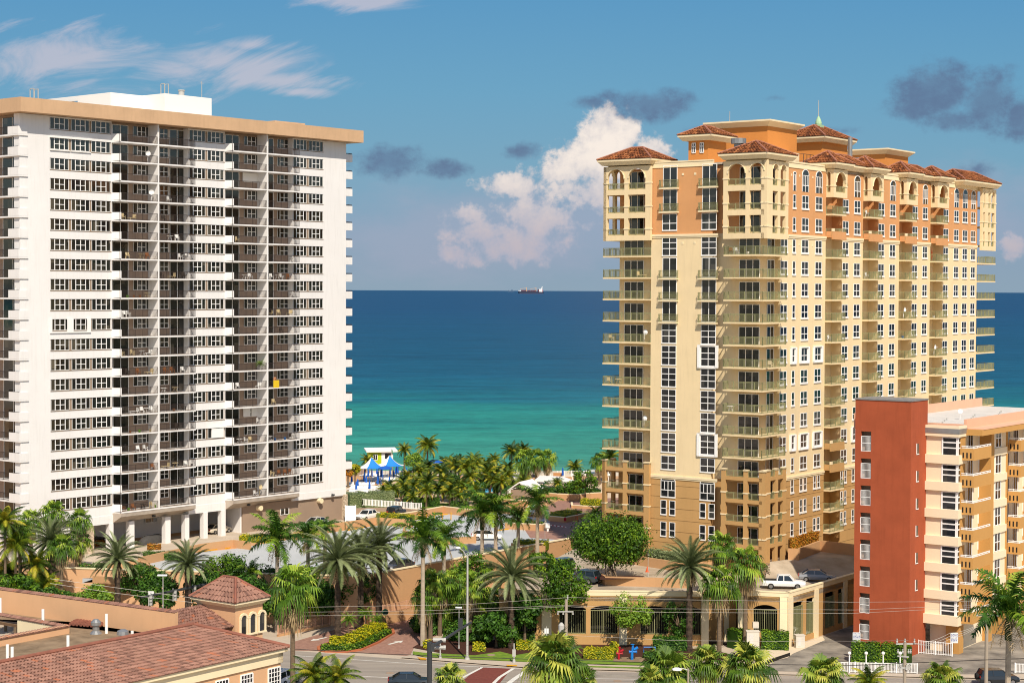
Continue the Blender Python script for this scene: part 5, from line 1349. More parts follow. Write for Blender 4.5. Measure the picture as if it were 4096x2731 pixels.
# ================================================================== vegetation
def frond(mb, o, az, el, ln, droop, lw, ll, n, style, rnd, tb):
    """feather frond: curved midrib with leaflets on both sides"""
    o = Vector(o); h = Vector((math.cos(az), math.sin(az), 0)); p = o.copy(); e = el; pts = []
    for i in range(n+1):
        t = i/n; pts.append((p.copy(), e)); e2 = el-droop*(t**1.3); d = h*math.cos(e2)+Vector((0, 0, 1))*math.sin(e2); p = p+d*(ln/n); e = e2
    mb.ct = tb*.6+.35; mb.tube([pts[0][0], pts[n//3][0], pts[2*n//3][0], pts[n][0]], [.05, .04, .03, .012], 3, False)
    side = h.cross(Vector((0, 0, 1)))
    for i in range(1, n):
        t = i/n; c, e = pts[i]; d = h*math.cos(e)+Vector((0, 0, 1))*math.sin(e); up = side.cross(d)*-1
        if up.z < 0: up = -up
        k = ll*(math.sin(math.pi*min(1, .18+t*.86))**.6)*rnd.uniform(.85, 1.12)
        for s_ in (-1, 1):
            if style == 'date': v = (side*s_*.62+d*.62+up*.38)
            elif style == 'royal': v = (side*s_*.8+d*.4+up*rnd.uniform(-.55, .35))
            else: v = (side*s_*.85+d*.5-Vector((0, 0, .45)))
            v = v.normalized(); a = c; b_ = c+v*k*.55; q = c+v*k+Vector((0, 0, -k*(.06 if style == 'date' else .34))); w_ = d*lw
            mb.ct = min(1, max(0, tb+rnd.uniform(-.16, .16)))
            mb.poly([a-w_*.6, a+w_*.6, b_+w_*.5, b_-w_*.5]); mb.poly([b_-w_*.5, b_+w_*.5, q])
def fan(mb, o, az, el, pet, r, n, rnd, tb, droop=.3):
    h = Vector((math.cos(az), math.sin(az), 0)); d = h*math.cos(el)+Vector((0, 0, 1))*math.sin(el); o = Vector(o); c = o+d*pet-Vector((0, 0, pet*.12))
    mb.ct = tb; mb.tube([o, c], [.03, .02], 3, False); side = h.cross(Vector((0, 0, 1))); el2 = el-.35
    d2 = h*math.cos(el2)+Vector((0, 0, 1))*math.sin(el2); roll = rnd.uniform(-.5, .5); side = (side*math.cos(roll)+side.cross(d2)*math.sin(roll))
    for i in range(n):
        a = (i/(n-1)-.5)*R(230); v = d2*math.cos(a)+side*math.sin(a); w_ = v.cross(d2.cross(side)).normalized()*r*.068
        k = r*(1-.25*abs(a)/2)*rnd.uniform(.9, 1.08); m1 = c+v*k*.6; e_ = c+v*k+Vector((0, 0, -k*droop*rnd.uniform(.5, 1.3)))
        mb.ct = min(1, max(0, tb+rnd.uniform(-.14, .14)))
        mb.poly([c, m1-w_, m1+w_]); mb.poly([m1-w_, m1+w_*.9, e_])
PALM = {}
def palm_mesh(kind, v):
    key = (kind, v)
    if key in PALM: return PALM[key]
    rnd = random.Random(hash(kind) % 1000 if False else sum(map(ord, kind))+v*17); mb = MB(); mats = []
    if kind == 'date':
        mats = [L_date, L_dead]
        for i in range(52):
            f = i/52; el = R(84)-R(112)*f**.9; frond(mb, (0, 0, .15*(1-f)), i*2.39996+rnd.uniform(-.15, .15), el, rnd.uniform(3.2, 3.8)*(1 if f < .85 else .85), rnd.uniform(.7, 1.25), .06, .44, 44, 'date', rnd, rnd.choice((.1, .3, .5, .7, .9))+rnd.uniform(-.08, .08))
        mb.cm = 1
        for i in range(14): frond(mb, (0, 0, -.3), i*2.4, R(-45-rnd.random()*25), 1.6, .2, .03, .25, 12, 'date', rnd, .5)
    elif kind == 'royal':
        mats = [L_royal, L_dead]
        for i in range(18):
            f = i/18; el = R(82)-R(95)*f; frond(mb, (0, 0, .2*(1-f)), i*2.39996+rnd.uniform(-.2, .2), el, rnd.uniform(3.4, 4.1), rnd.uniform(1.0, 1.8), .085, .85, 44, 'royal', rnd, rnd.choice((.1, .25, .45, .75))+rnd.uniform(-.1, .1))
        mb.cm = 1
        for i in range(5): frond(mb, (0, 0, -.2), i*1.3+rnd.random(), R(-50), 2.6, .6, .04, .5, 18, 'royal', rnd, .4)
        mb.cm = 0; mb.ct = .7; mb.tube([(0, 0, 0), (.03, 0, 2.6)], [.05, .012], 4)
    elif kind == 'coco':
        mats = [L_coco, L_dead]
        for i in range(30):
            f = i/30; el = R(80)-R(115)*f; frond(mb, (0, 0, .1), i*2.39996+rnd.uniform(-.25, .25), el, rnd.uniform(2.9, 3.7), rnd.uniform(1.0, 1.7), .075, .7, 32, 'coco', rnd, rnd.choice((.08, .18, .28, .4, .55, .85))+rnd.uniform(-.06, .06))
    elif kind == 'fan':
        mats = [L_fan, L_dead]
        for i in range(30):
            f = i/30; fan(mb, (0, 0, .2), i*2.39996+rnd.uniform(-.2, .2), R(82)-R(120)*f, rnd.uniform(.8, 1.35), rnd.uniform(.85, 1.2), 15, rnd, rnd.choice((.1, .25, .45, .75)), .35+.7*f)
        mb.cm = 1
        for i in range(22): fan(mb, (0, 0, -.2), i*2.4, R(-55-rnd.random()*25), rnd.uniform(.7, 1.2), .9, 12, rnd, rnd.uniform(.1, .9), .8)
    elif kind == 'sabal':
        mats = [L_fan2, L_dead]
        for i in range(42):
            f = i/42; fan(mb, (0, 0, .1), i*2.39996+rnd.uniform(-.2, .2), R(85)-R(125)*f, rnd.uniform(.7, 1.4), rnd.uniform(.85, 1.25), 16, rnd, rnd.choice((.12, .25, .45, .7, .95)), .25+.65*f)
        mb.cm = 1
        for i in range(12): fan(mb, (0, 0, -.2), i*2.4, R(-50-rnd.random()*25), .8, .9, 12, rnd, rnd.uniform(.1, .9), .8)
    elif kind == 'pygmy':
        mats = [L_royal, L_dead]
        for i in range(26): f = i/26; frond(mb, (0, 0, 0), i*2.39996, R(75)-R(90)*f, rnd.uniform(1.2, 1.6), 1.2, .03, .3, 16, 'royal', rnd, .7-.3*f)
    o = mb.build('palm_crown', mats); me = o.data; bpy.data.objects.remove(o); PALM[key] = me; return me
TRK = {}
def trunk_mesh(kind, h, lean=0.0):
    key = (kind, round(h, 1), lean)
    if key in TRK: return TRK[key]
    m = MB(); n_ = 10
    r0 = {'date': .38, 'royal': .3, 'coco': .17, 'fan': .24, 'sabal': .24, 'pygmy': .08}[kind]
    if kind == 'date': m.tube([(0, 0, h*i/24) for i in range(25)], [r0*(1+(.14 if i % 2 else -.02))*(1-.12*i/24)*(1.15 if i > 20 else 1) for i in range(25)], 10)
    elif kind == 'royal':
        m.tube([(0, 0, h*i/n_) for i in range(n_+1)], [r0*(1.1 if i < 2 else 1.0)*(1-.25*i/n_) for i in range(n_+1)], 10)
    else: m.tube([(lean*(i/n_)**1.6*h, 0, h*i/n_) for i in range(n_+1)], [r0*(1.25-.4*i/n_) for i in range(n_+1)], 8)
    o = m.build('trunk', {'date': M_dbark, 'royal': M_royal, 'coco': M_bark, 'fan': M_bark, 'sabal': M_bark, 'pygmy': M_bark}[kind]); me = o.data; bpy.data.objects.remove(o); TRK[key] = me; return me
def palm(kind, px, py, z0, depth, Rpx, label, group=None, v=None, lean=0.0, name=None, dpx=0):
    """crown centre pixel, ground height and depth; Rpx = crown radius in pixels"""
    base = {'date': 3.0, 'royal': 2.75, 'coco': 2.3, 'fan': 1.68, 'sabal': 1.62, 'pygmy': 1.15}[kind]
    c = AT(px, py, depth); h = c.z-z0; s = Rpx*depth/FPX/base; v = v if v is not None else random.randrange(3)
    nm = name or {'date': 'date_palm', 'royal': 'royal_palm', 'coco': 'coconut_palm', 'fan': 'fan_palm', 'sabal': 'cabbage_palm', 'pygmy': 'pygmy_palm'}[kind]
    rz = random.uniform(0, 6.28); o = empty(nm, (c.x, c.y, z0), 0, label, 'palm', group)
    link('trunk', trunk_mesh(kind, h, lean), o)
    k = link('crown', palm_mesh(kind, v), o, (lean*h, 0, h), rz, s)
    if kind == 'royal':
        m = MB(); m.tube([(0, 0, h-1.8*s), (0, 0, h-.9*s), (0, 0, h+.1)], [.24*s, .26*s, .12], 8); m.build('crownshaft', L_royal, o)
    return o
def dz(py, z=0, px=2048): return (CZ-z)*FPX/(py-1162-(px-2048)*.0038)
palm('date', 204, 2164, 0, 234, 112, 'leftmost grey-green date palm, in front of the white tower pier'); palm('date', 470, 2239, 0, 224, 115, 'date palm left of the traffic signals with carport columns behind it'); palm('date', 752, 2259, 0, 222, 105, 'date palm above the traffic signal arm')
palm('date', 1351, 2244, 0.2, 220.5, 150, 'front date palm of the planted island, nearest the street'); palm('date', 1443, 2229, 0.2, 226, 135, 'middle date palm of the three on the planted island'); palm('date', 1517, 2185, .2, 229.4, 125, 'rear date palm of the planted island beside the round green sign')
palm('date', 2046, 2309, 0, 216.3, 150, 'big date palm in front of the garage, right of the tall light pole'); palm('date', 2759, 2269, 0, 215, 135, 'date palm left of the fan palm trio before the garage')
palm('royal', 1109, 2150, 0, 226, 115, 'royal palm behind the small tile tower'); palm('royal', 1232, 2150, 0, 233, 80, 'smaller royal palm right behind the one by the tile tower')
palm('royal', 1692, 2150, 0, 217.6, 118, 'royal palm with pale trunk at the right edge of the drive'); palm('royal', 1776, 2155, 0, 238, 98, 'royal palm behind the one at the drive edge')
palm('royal', 1929, 2050, ZD, 256, 105, 'left royal palm in front of the white hatchback'); palm('royal', 1983, 2045, ZD, 257, 92, 'royal palm just right of the one in front of the white hatchback'); palm('royal', 2073, 2070, ZD, 257, 62, 'royal palm with grey trunk left of the hedge planter'); palm('royal', 2150, 2008, ZD, 254, 90, 'royal palm with drooping brown fronds left of the barrier gate')
palm('royal', 4035, 2445, 0, 165, 175, 'large feathery palm cut by the right edge of the photo', name='queen_palm', v=1)
palm('fan', 1171, 2363, 0, 185, 105, 'fan palm with hanging dead fronds in front of the tile roof corner')
palm('fan', 2878, 2340, 0, 214, 78, 'front fan palm of the trio before the garage'); palm('fan', 2983, 2262, 0, 216, 78, 'right fan palm of the trio before the garage'); palm('fan', 2885, 2190, 0, 219, 66, 'tallest rear fan palm of the trio before the garage')
for i, (x, y, r_, lb) in enumerate(((124, 2089, 52, 'fan palm against the white tower wall, left of the tallest one'), (214, 2060, 58, 'tallest fan palm against the white tower wall'), (319, 2084, 52, 'fan palm beside the rough stone pier'), (308, 2165, 58, 'lower fan palm left of the rough stone pier'))): palm('fan', x, y, 0, 240, r_, lb)
for i, (x, y, r_, lb) in enumerate(((20, 2085, 70, 'dark feathery palm at the left edge, upper one'), (62, 2180, 80, 'feathery palm at the left edge below the dark one'), (150, 2255, 70, 'bushy feathery palm below the leftmost date palm'), (30, 2290, 75, 'low feathery palm in the left corner above the parapet'))): palm('coco', x, y, 0, 232+i*2-6, r_, lb)
for x, y, r_, kd, lb in ((245, 2190, 55, 'fan', 'fan palm behind the leftmost date palm, beside the wall'), (80, 2130, 50, 'fan', 'fan palm at the left end of the row against the white tower'), (175, 2345, 70, 'coco', 'leaning feathery palm low in front of the peach garage'), (95, 2380, 62, 'coco', 'feathery palm just above the peach parapet at left')): palm(kd, x, y, 0, 229, r_, lb)
palm('royal', 1000, 2290, 0, 228, 55, 'small dark palm just left of the tile tower tip'); palm('royal', 1300, 2115, 0, 236, 50, 'young palm crown behind the silver car')
# fan palm thicket by the drive
for i, (x, y, r_) in enumerate(((1700, 2395, 62), (1760, 2345, 64), (1762, 2440, 66), (1822, 2420, 62), (1880, 2350, 64), (1910, 2390, 64), (1950, 2450, 66), (1810, 2335, 58), (1722, 2330, 55), (1985, 2400, 55), (1850, 2480, 55))):
    palm('fan', x, y, 0, 222+(i % 4)*2.2, r_, 'lush fan palm in the thicket between the drive and the garage', 'fan palms in the thicket by the drive')
for x, y, r_, dp, lb in ((2222, 2655, 118, 150, 'large cabbage palm top at the bottom edge, in front of the utility pole'), (1799, 2712, 62, 150, 'small cabbage palm top at the bottom edge left of the red crossing'), (2337, 2716, 52, 152, 'small cabbage palm top just right of the largest one'), (2669, 2700, 105, 152, 'cabbage palm top beside the street lamp head'), (2833, 2655, 82, 156, 'cabbage palm top right of the street lamp head'), (2988, 2675, 98, 154, 'cabbage palm top below the grey utility cabinet'), (3291, 2705, 88, 150, 'round cabbage palm top left of the white fence'), (3769, 2725, 85, 150, 'cabbage palm top right of the leaning utility pole'), (2600, 2725, 60, 150, 'cabbage palm tip left of the street lamp')):
    palm('sabal', x, y, 0, dp, r_, lb)
for x, y, r_, lb in ((1255, 2700, 85, 'left dark palm top at the bottom edge before the street'), (1350, 2712, 85, 'right dark palm top at the bottom edge before the street'), (3475, 2728, 70, 'dark feathery palm top below the white fence')): palm('coco', x, y, 0, 150, r_, lb, v=1)
# palm grove by the pool
def cp(x, y): return 1350+.4677*x, 1650+.4677*y
gr = [(225, 380, 34, 352), (760, 440, 48, 335), (870, 470, 46, 330), (1010, 430, 50, 335), (1100, 440, 50, 330), (1200, 420, 50, 334), (1300, 430, 46, 338), (1370, 480, 48, 328), (1450, 510, 46, 333), (700, 560, 46, 322), (800, 560, 46, 318), (900, 560, 48, 320), (1010, 590, 44, 318), (1130, 520, 46, 322),
      (480, 630, 38, 316), (540, 600, 38, 320), (580, 650, 36, 314), (650, 600, 40, 318), (390, 640, 34, 315), (1500, 600, 36, 330), (1570, 560, 40, 326), (1340, 370, 34, 342), (1040, 380, 34, 345), (560, 560, 40, 326), (760, 640, 42, 312), (1060, 680, 40, 312), (1180, 640, 42, 316), (640, 690, 30, 310)]
for i, (x, y, r_, dp) in enumerate(gr):
    X_, Y_ = cp(x, y); palm('coco', X_, Y_+15, ZD, dp, r_*.86, 'slender coconut palm in the dense grove by the pool', 'coconut palms in the grove by the pool', lean=random.choice((-.12, 0, 0, .06, .15)))
for x, y, r_, dp, lb, kd in ((770, 285, 48, 356, 'tall yellowing coconut palm standing alone against the sea', 'coco'), (572, 318, 30, 362, 'small coconut palm right of the lime green beach hut', 'coco'), (1490, 335, 40, 352, 'coconut palm above the grove, left one of a pair against the sea', 'coco'), (1590, 325, 34, 356, 'coconut palm above the grove, right one of a pair against the sea', 'coco'), (1605, 420, 52, 345, 'bushy fan palm, left one of three by the pool railing', 'fan'), (1700, 400, 42, 348, 'fan palm, middle one of three by the pool railing', 'fan'), (1795, 400, 40, 350, 'fan palm, right one of three by the pool railing', 'fan'), (2030, 465, 32, 372, 'low windblown coconut palm behind the white pool railing', 'coco'), (2240, 420, 38, 350, 'dark fan palm beside the ochre tower loggia', 'fan'), (2330, 380, 42, 356, 'coconut palm partly behind the ochre tower', 'coco'), (1880, 600, 26, 330, 'small bright palm beside the white canopy roof', 'coco')):
    X_, Y_ = cp(x, y); palm(kd, X_, Y_, ZD if dp < 366 else 0, dp, r_, lb)
palm('pygmy', 2383, 2050, ZD, 262, 42, 'small dark palm beside the ochre tower base, upper one', v=1); palm('pygmy', 2365, 2072, ZD, 258, 40, 'small dark palm beside the planter with the red sign', v=0)
for x, y, r_, dp, lb in ((1393, 2478, 38, 222, 'left pygmy palm in the planted island'), (1462, 2455, 34, 225, 'middle pygmy palm in the planted island'), (1510, 2478, 34, 227, 'right pygmy palm in the planted island')): palm('pygmy', x, y, .2, dp, r_, lb)
# broadleaf trees
def leafball(mb, c, rx, ry, rz, n, size, rnd, clumps=34, low=-.9):
    cl = []
    for i in range(clumps):
        z = rnd.uniform(low, 1); a = rnd.uniform(0, 6.283); q = math.sqrt(max(0, 1-z*z)); f = rnd.uniform(.62, .92)
        cl.append((Vector((c[0]+rx*q*math.cos(a)*f, c[1]+ry*q*math.sin(a)*f, c[2]+rz*z*f)), rnd.uniform(.24, .42), rnd.uniform(.25, .75)))
    sc_ = (rx+ry+rz)/3
    for i in range(n):
        k, rr, tb = cl[rnd.randrange(clumps)]
        d = Vector((rnd.gauss(0, 1), rnd.gauss(0, 1), rnd.gauss(0, 1))).normalized(); p = k+d*rr*sc_*rnd.uniform(.6, 1.08)
        nn2 = (d+Vector((rnd.uniform(-.7, .7), rnd.uniform(-.7, .7), rnd.uniform(-.2, .9)))).normalized(); a = nn2.cross(Vector((0, 0, 1)) if abs(nn2.z) < .9 else Vector((1, 0, 0))).normalized(); b_ = nn2.cross(a)
        s_ = size*rnd.uniform(.6, 1.2); an = rnd.uniform(0, 6.28); a, b_ = a*math.cos(an)+b_*math.sin(an), b_*math.cos(an)-a*math.sin(an)
        mb.ct = min(1, max(0, tb+rnd.uniform(-.25, .25))); mb.poly([p-a*s_, p-b_*s_*.5, p+a*s_, p+b_*s_*.5])
def tree(px, py, rxp, ryp, depth, z0, lm, label, n=3500, size=.2, trunk=True, name='tree', base=None, group=None, seed=0, multi=1):
    c = AT(px, py, depth); rx = rxp*depth/FPX; rz = ryp*depth/FPX; rnd = random.Random(px+seed)
    b0 = Vector((c.x, c.y, z0))
    if base: b0 = G(base[0], base[1], z0)
    o = empty(name, b0, 0, label, 'tree', group); cc = c-b0
    m = MB(); m.ct = .5
    for i in range(9):
        a = i*2.4; t_ = Vector((cc.x+rx*.55*math.cos(a), cc.y+rx*.55*math.sin(a), cc.z+rz*rnd.uniform(-.1, .6))); mid = Vector((cc.x*.6, cc.y*.6, max(.5, cc.z-rz*.75)))
        m.tube([(0, 0, 0) if i == 0 else tuple(mid*.6), tuple(mid), tuple((mid+t_)/2+Vector((0, 0, .2))), tuple(t_)], [.22 if i == 0 else .14, .13, .08, .03], 6)
    for i in range(multi-1): m.tube([(rnd.uniform(-.9, .9), rnd.uniform(-.5, .5), 0), (cc.x*.6+rnd.uniform(-.6, .6), cc.y*.6, max(.8, cc.z-rz*.7))], [.09, .06], 5)
    m.build('trunk', M_bark, o)
    m = MB(); leafball(m, (cc.x, cc.y, cc.z), rx, rx*.9, rz, n, size, rnd, clumps=max(24, int(n/110))); m.build('crown', lm, o); return o
tree(2442, 2158, 160, 88, 231, GD+1.0, L_tree, 'big round dark green tree growing in the orange planter', 20000, .19, base=(2440, 2303), multi=7)
tree(563, 2325, 85, 75, 226, 0, L_dark, 'dark green tree right of the second date palm', 4500, .2); tree(900, 2275, 95, 62, 230, 0, L_tree, 'rounded green tree behind the traffic signal arm', 4500, .2); tree(370, 2392, 75, 50, 222, 0, L_light, 'light green bushy tree over the parapet', 3500, .18)
tree(2262, 2345, 92, 105, 216, 0, L_tree, 'bushy tree left of the utility pole', 5500, .2, base=(2217, 2560)); tree(2536, 2440, 88, 72, 216, 0, L_light, 'light green tree leaning over the garage grille', 3800, .17, base=(2622, 2560)); tree(2720, 2470, 62, 75, 217, 0, L_dark, 'dark slim tree in front of the garage columns', 2800, .16)
tree(1313, 2345, 120, 85, 232, 0, L_dark, 'dark tree behind the trunks of the island palms', 5000, .22); tree(1460, 2350, 60, 60, 231, 0, L_dark, 'dark tree between the island palms and the orange wall', 2200, .2); tree(1899, 2275, 85, 60, 234, 0, L_tree, 'green tree behind the big light pole', 3500, .22); tree(2170, 2255, 65, 45, 234, 0, L_tree, 'green tree left of the parked dark SUV', 2800, .2)
tree(1050, 2330, 75, 70, 233, 0, L_dark, 'dark shrubby tree behind the tile tower', 2500, .2)
for x, y, rx_, ry_, dp, lm, lb in ((2120, 575, 52, 50, 318, L_tree, 'dark spreading tree beside the long planter wall'), (1980, 640, 55, 24, 325, L_tree, 'dense green shrub tree on the planter left of the spreading tree'), (650, 410, 40, 28, 352, L_light, 'rounded sea grape bush right of the small palm'), (150, 490, 24, 22, 345, L_yel, 'yellow-green bush beside the blue and white canopies'), (90, 500, 18, 22, 343, L_orl, 'brownish grass bush at the foot of the white tower balconies')):
    X_, Y_ = cp(x, y); tree(X_, Y_, rx_, ry_, dp, ZD, lm, lb, 1800, .22)
for x, y, rx_, ry_, dp, lm, lb in ((640, 2360, 70, 60, 224, L_dark, 'dark tree left of the middle date palm trunk'), (820, 2350, 70, 55, 226, L_dark, 'dark tree below the traffic signal arm'), (980, 2380, 80, 60, 225, L_dark, 'dark tree just right of the small tile tower roof'), (1120, 2400, 90, 62, 226, L_dark, 'dark tree behind the fan palm with dead fronds'), (1230, 2330, 70, 60, 231, L_tree, 'green tree behind the rear royal palm trunk'), (1290, 2385, 80, 52, 230, L_dark, 'dark tree in the shade above the ramp railing'), (60, 2370, 80, 55, 222, L_tree, 'green shrub tree at the far left above the peach parapet'), (200, 2400, 80, 40, 220, L_dark, 'dark shrub tree below the leftmost date palm'), (1985, 2500, 80, 50, 217, L_dark, 'dark shrub tree behind the big date palm trunk'), (1720, 2500, 70, 50, 226, L_dark, 'dark shrub tree under the fan palm thicket'), (1860, 2530, 70, 40, 222, L_dark, 'dark shrub tree at the foot of the tall light pole'), (2100, 2440, 60, 60, 216.8, L_dark, 'dark tree between the date palm and the bushy tree')):
    tree(x, y, rx_*1.15, ry_*1.15, dp, 0, lm, lb, 5200, .24)
for i, (x, y, rx_, ry_) in enumerate(((760, 620, 34, 22), (900, 650, 38, 22), (1060, 620, 40, 24), (1180, 640, 40, 26), (1300, 600, 40, 26), (620, 690, 30, 18), (480, 690, 26, 18), (1400, 640, 34, 22), (1240, 560, 30, 24), (980, 560, 30, 20))):
    X_, Y_ = cp(x, y); tree(X_, Y_, rx_, ry_, 322+i % 3*4, ZD, L_dark, 'dark undergrowth bush between the trunks of the palm grove', 1100, .2, group='undergrowth bushes in the grove', seed=i, name='bush')
gr2 = [(720, 470, 44, 330), (940, 410, 46, 338), (1150, 380, 44, 340), (1250, 480, 46, 326), (860, 620, 42, 314), (960, 640, 40, 313), (1100, 600, 44, 318), (1400, 560, 44, 324), (1460, 440, 40, 338), (590, 510, 36, 330), (1300, 540, 42, 325), (430, 590, 32, 320)]
for i, (x, y, r_, dp) in enumerate(gr2):
    X_, Y_ = cp(x, y); palm('coco', X_, Y_+15, ZD, dp, r_*.86, 'slender coconut palm in the dense grove by the pool', 'coconut palms in the grove by the pool', lean=random.choice((-.12, 0, 0, .06, .15)))
# hedges
def hedge(pts, h, wd, z, lm, label, dens=55, size=.12, name='hedge', cat='hedge', group=None):
    P_ = [G(x, y, z).xy for x, y in pts]; rnd = random.Random(int(pts[0][0])); o = P_[0]
    m = MB(); m.T = lambda a: (a[0]-o.x, a[1]-o.y, a[2]-z)
    for p, q in zip(P_, P_[1:]):
        d = q-p; ln = d.length; d = d/ln; n_ = Vector((-d.y, d.x))
        n_ = n_ if n_.y > 0 else -n_
        m.ct = .15; k = .1; a, b_ = p+n_*k, q+n_*k; m.prism([tuple(a), tuple(b_), tuple(b_+n_*(wd-2*k)), tuple(a+n_*(wd-2*k))], z, z+h-.12)
        for i in range(int(ln*dens*(h+wd))):
            s = rnd.random()*ln; f = rnd.random()*(h+wd)
            zz, yy = (f, 0) if f < h else (h, f-h)
            zz *= 1; bumpy = .07*math.sin(s*3.1)+.05*math.sin(s*7.7+yy*5)
            c = p+d*s+n_*(yy+rnd.uniform(-.08, .1)); nv = Vector((-n_.x, -n_.y, .3)) if f < h else Vector((0, 0, 1)); nv = (nv+Vector((rnd.uniform(-.8, .8), rnd.uniform(-.8, .8), rnd.uniform(-.4, .8)))).normalized()
            a1 = nv.cross(Vector((.3, .2, .9))).normalized(); b1 = nv.cross(a1); sz = size*rnd.uniform(.6, 1.2); cc = Vector((c.x, c.y, z+zz+bumpy+rnd.uniform(-.06, .08)))
            m.ct = min(1, max(0, .5+rnd.uniform(-.4, .4)+.15*math.sin(s*2.3))); m.poly([cc-a1*sz, cc-b1*sz*.6, cc+a1*sz, cc+b1*sz*.6])
    ob = m.build(name, lm); ob.location = (o.x, o.y, z); return tag(ob, label, cat, group)
hedge([(2030, 2108), (2170, 2117)], 1.15, 1.6, ZD, L_tree, 'dark clipped hedge in the rounded planter near the barrier gate'); hedge([(2200, 2076), (2262, 2084), (2330, 2066)], 1.15, 3.0, ZD, L_yel, 'yellow-green hedge in the planter with the red sign')
hedge([(2189, 1995), (2313, 1999), (2405, 1992)], 1.7, 2.0, ZD, L_dark, 'dark low hedge on the long planter wall'); hedge([(2320, 2026), (2400, 2029)], 1.2, 2.5, ZD, L_yel, 'bright low hedge at the back of the brick court'); hedge([(2020, 2015), (2110, 2020)], 1.6, 1.2, ZD, L_yel, 'yellow-green hedge above the parked white car')
hedge([(2050, 2193), (2185, 2200)], 1.3, 1.6, ZD, L_yel, 'yellow-green shrubs in the planter by the palm trunk'); hedge([(1503, 2094), (1560, 2098), (1640, 2103)], 1.7, 1.8, ZD, L_yel, 'yellow-green hedge in front of the black boxy car')
hedge([(1230, 2112), (1380, 2118)], 1.0, 2.0, ZD, L_dark, 'dark low hedge below the silver car'); hedge([(955, 2168), (1090, 2172)], 1.0, 2.0, ZD, L_yel, 'bright hedge below the grey tower base wall'); hedge([(570, 2236), (760, 2245)], 1.0, 1.6, ZD, L_dark, 'dark hedge strip in front of the covered car'); hedge([(320, 2290), (430, 2284)], 1.0, 1.6, ZD, L_dark, 'dark hedge right of the stone pier')
hedge([(380, 2186), (430, 2180)], .8, .9, ZD, L_orl, 'orange-leaved shrubs at the left carport column'); hedge([(590, 2200), (645, 2198)], .8, .9, ZD, L_orl, 'orange-leaved shrubs beside the second carport column')
hedge([(1400, 2035), (1480, 2030), (1580, 2028)], 2.6, 3.0, ZD, L_sage, 'grey-green sea grape hedge behind the white picket fence'); hedge([(1615, 2030), (1760, 2027)], 1.5, 2.0, ZD, L_dark, 'dark hedge behind the picket fence, below the grove'); hedge([(1800, 2030), (1870, 2032)], 1.0, 1.5, ZD, L_dark, 'dark hedge beside the small lawn')
hedge([(3158, 2231), (3195, 2231), (3276, 2199)], 2.5, 1.1, 7.7, L_orl, 'orange croton hedge beside the ochre tower', 80, .14); hedge([(2590, 2262), (2700, 2279), (2800, 2281)], 2.4, .9, GD, L_sage, 'grey-green hedge at the foot of the ochre tower')
hedge([(3405, 2650), (3520, 2655), (3630, 2668)], 2.3, 1.6, 0, L_tree, 'clipped green hedge in front of the red stair tower', 90, .13)
hedge([(2950, 2598), (3005, 2590)], 2.2, 2.0, 0, L_tree, 'green shrubs left of the tall beige utility cabinet', 80, .13); hedge([(3045, 2598), (3155, 2602)], 2.1, 1.8, 0, L_tree, 'green shrubs between the two utility cabinets', 80, .13)
hedge([(2332, 2634), (2454, 2640)], 1.1, 2.2, 0, L_yel, 'rounded golden hedge left of the red standpipe', 90, .1); hedge([(2065, 2600), (2158, 2602)], 1.0, 1.2, 0, L_yel, 'clipped yellow-green hedge left of the large cabbage palm'); hedge([(1890, 2608), (1942, 2608)], 1.0, 1.2, 0, L_yel, 'small clipped yellow-green hedge right of the tall light pole')
hedge([(2610, 2600), (2750, 2606)], 1.6, 1.6, 0, L_dark, 'dark shrubs right of the blue standpipe'); hedge([(1995, 2590), (2140, 2585)], 1.7, 1.2, 0, L_tree, 'green shrubs below the garage grilles beside the date palm trunk'); hedge([(2570, 2635), (2680, 2640)], .6, 2.5, 0, L_dark, 'low dark ground shrubs behind the bright lawn')
hedge([(1282, 2600), (1390, 2602), (1448, 2592), (1568, 2532)], .62, .8, .2, L_tree, 'low green border hedge along the front of the island'); hedge([(1315, 2590), (1390, 2590), (1440, 2578), (1550, 2522)], 1.0, 2.2, .2, L_yel, 'bright yellow crotons filling the planted island', 60, .14)
hedge([(2455, 2612), (2475, 2608)], 1.1, .8, 0, L_yel, 'spiky yellow bromeliads beside the red standpipe', 90, .16, name='shrub', cat='shrub'); hedge([(3120, 2576), (3136, 2576)], 2.9, .9, 0, L_light, 'tall sprig of leaves rising from the shrubs by the grille', 60, .14, name='shrub', cat='shrub'); hedge([(1690, 2592), (1715, 2594)], .9, .9, 0, L_yel, 'small yellow shrub at the foot of the royal palm', name='shrub', cat='shrub')
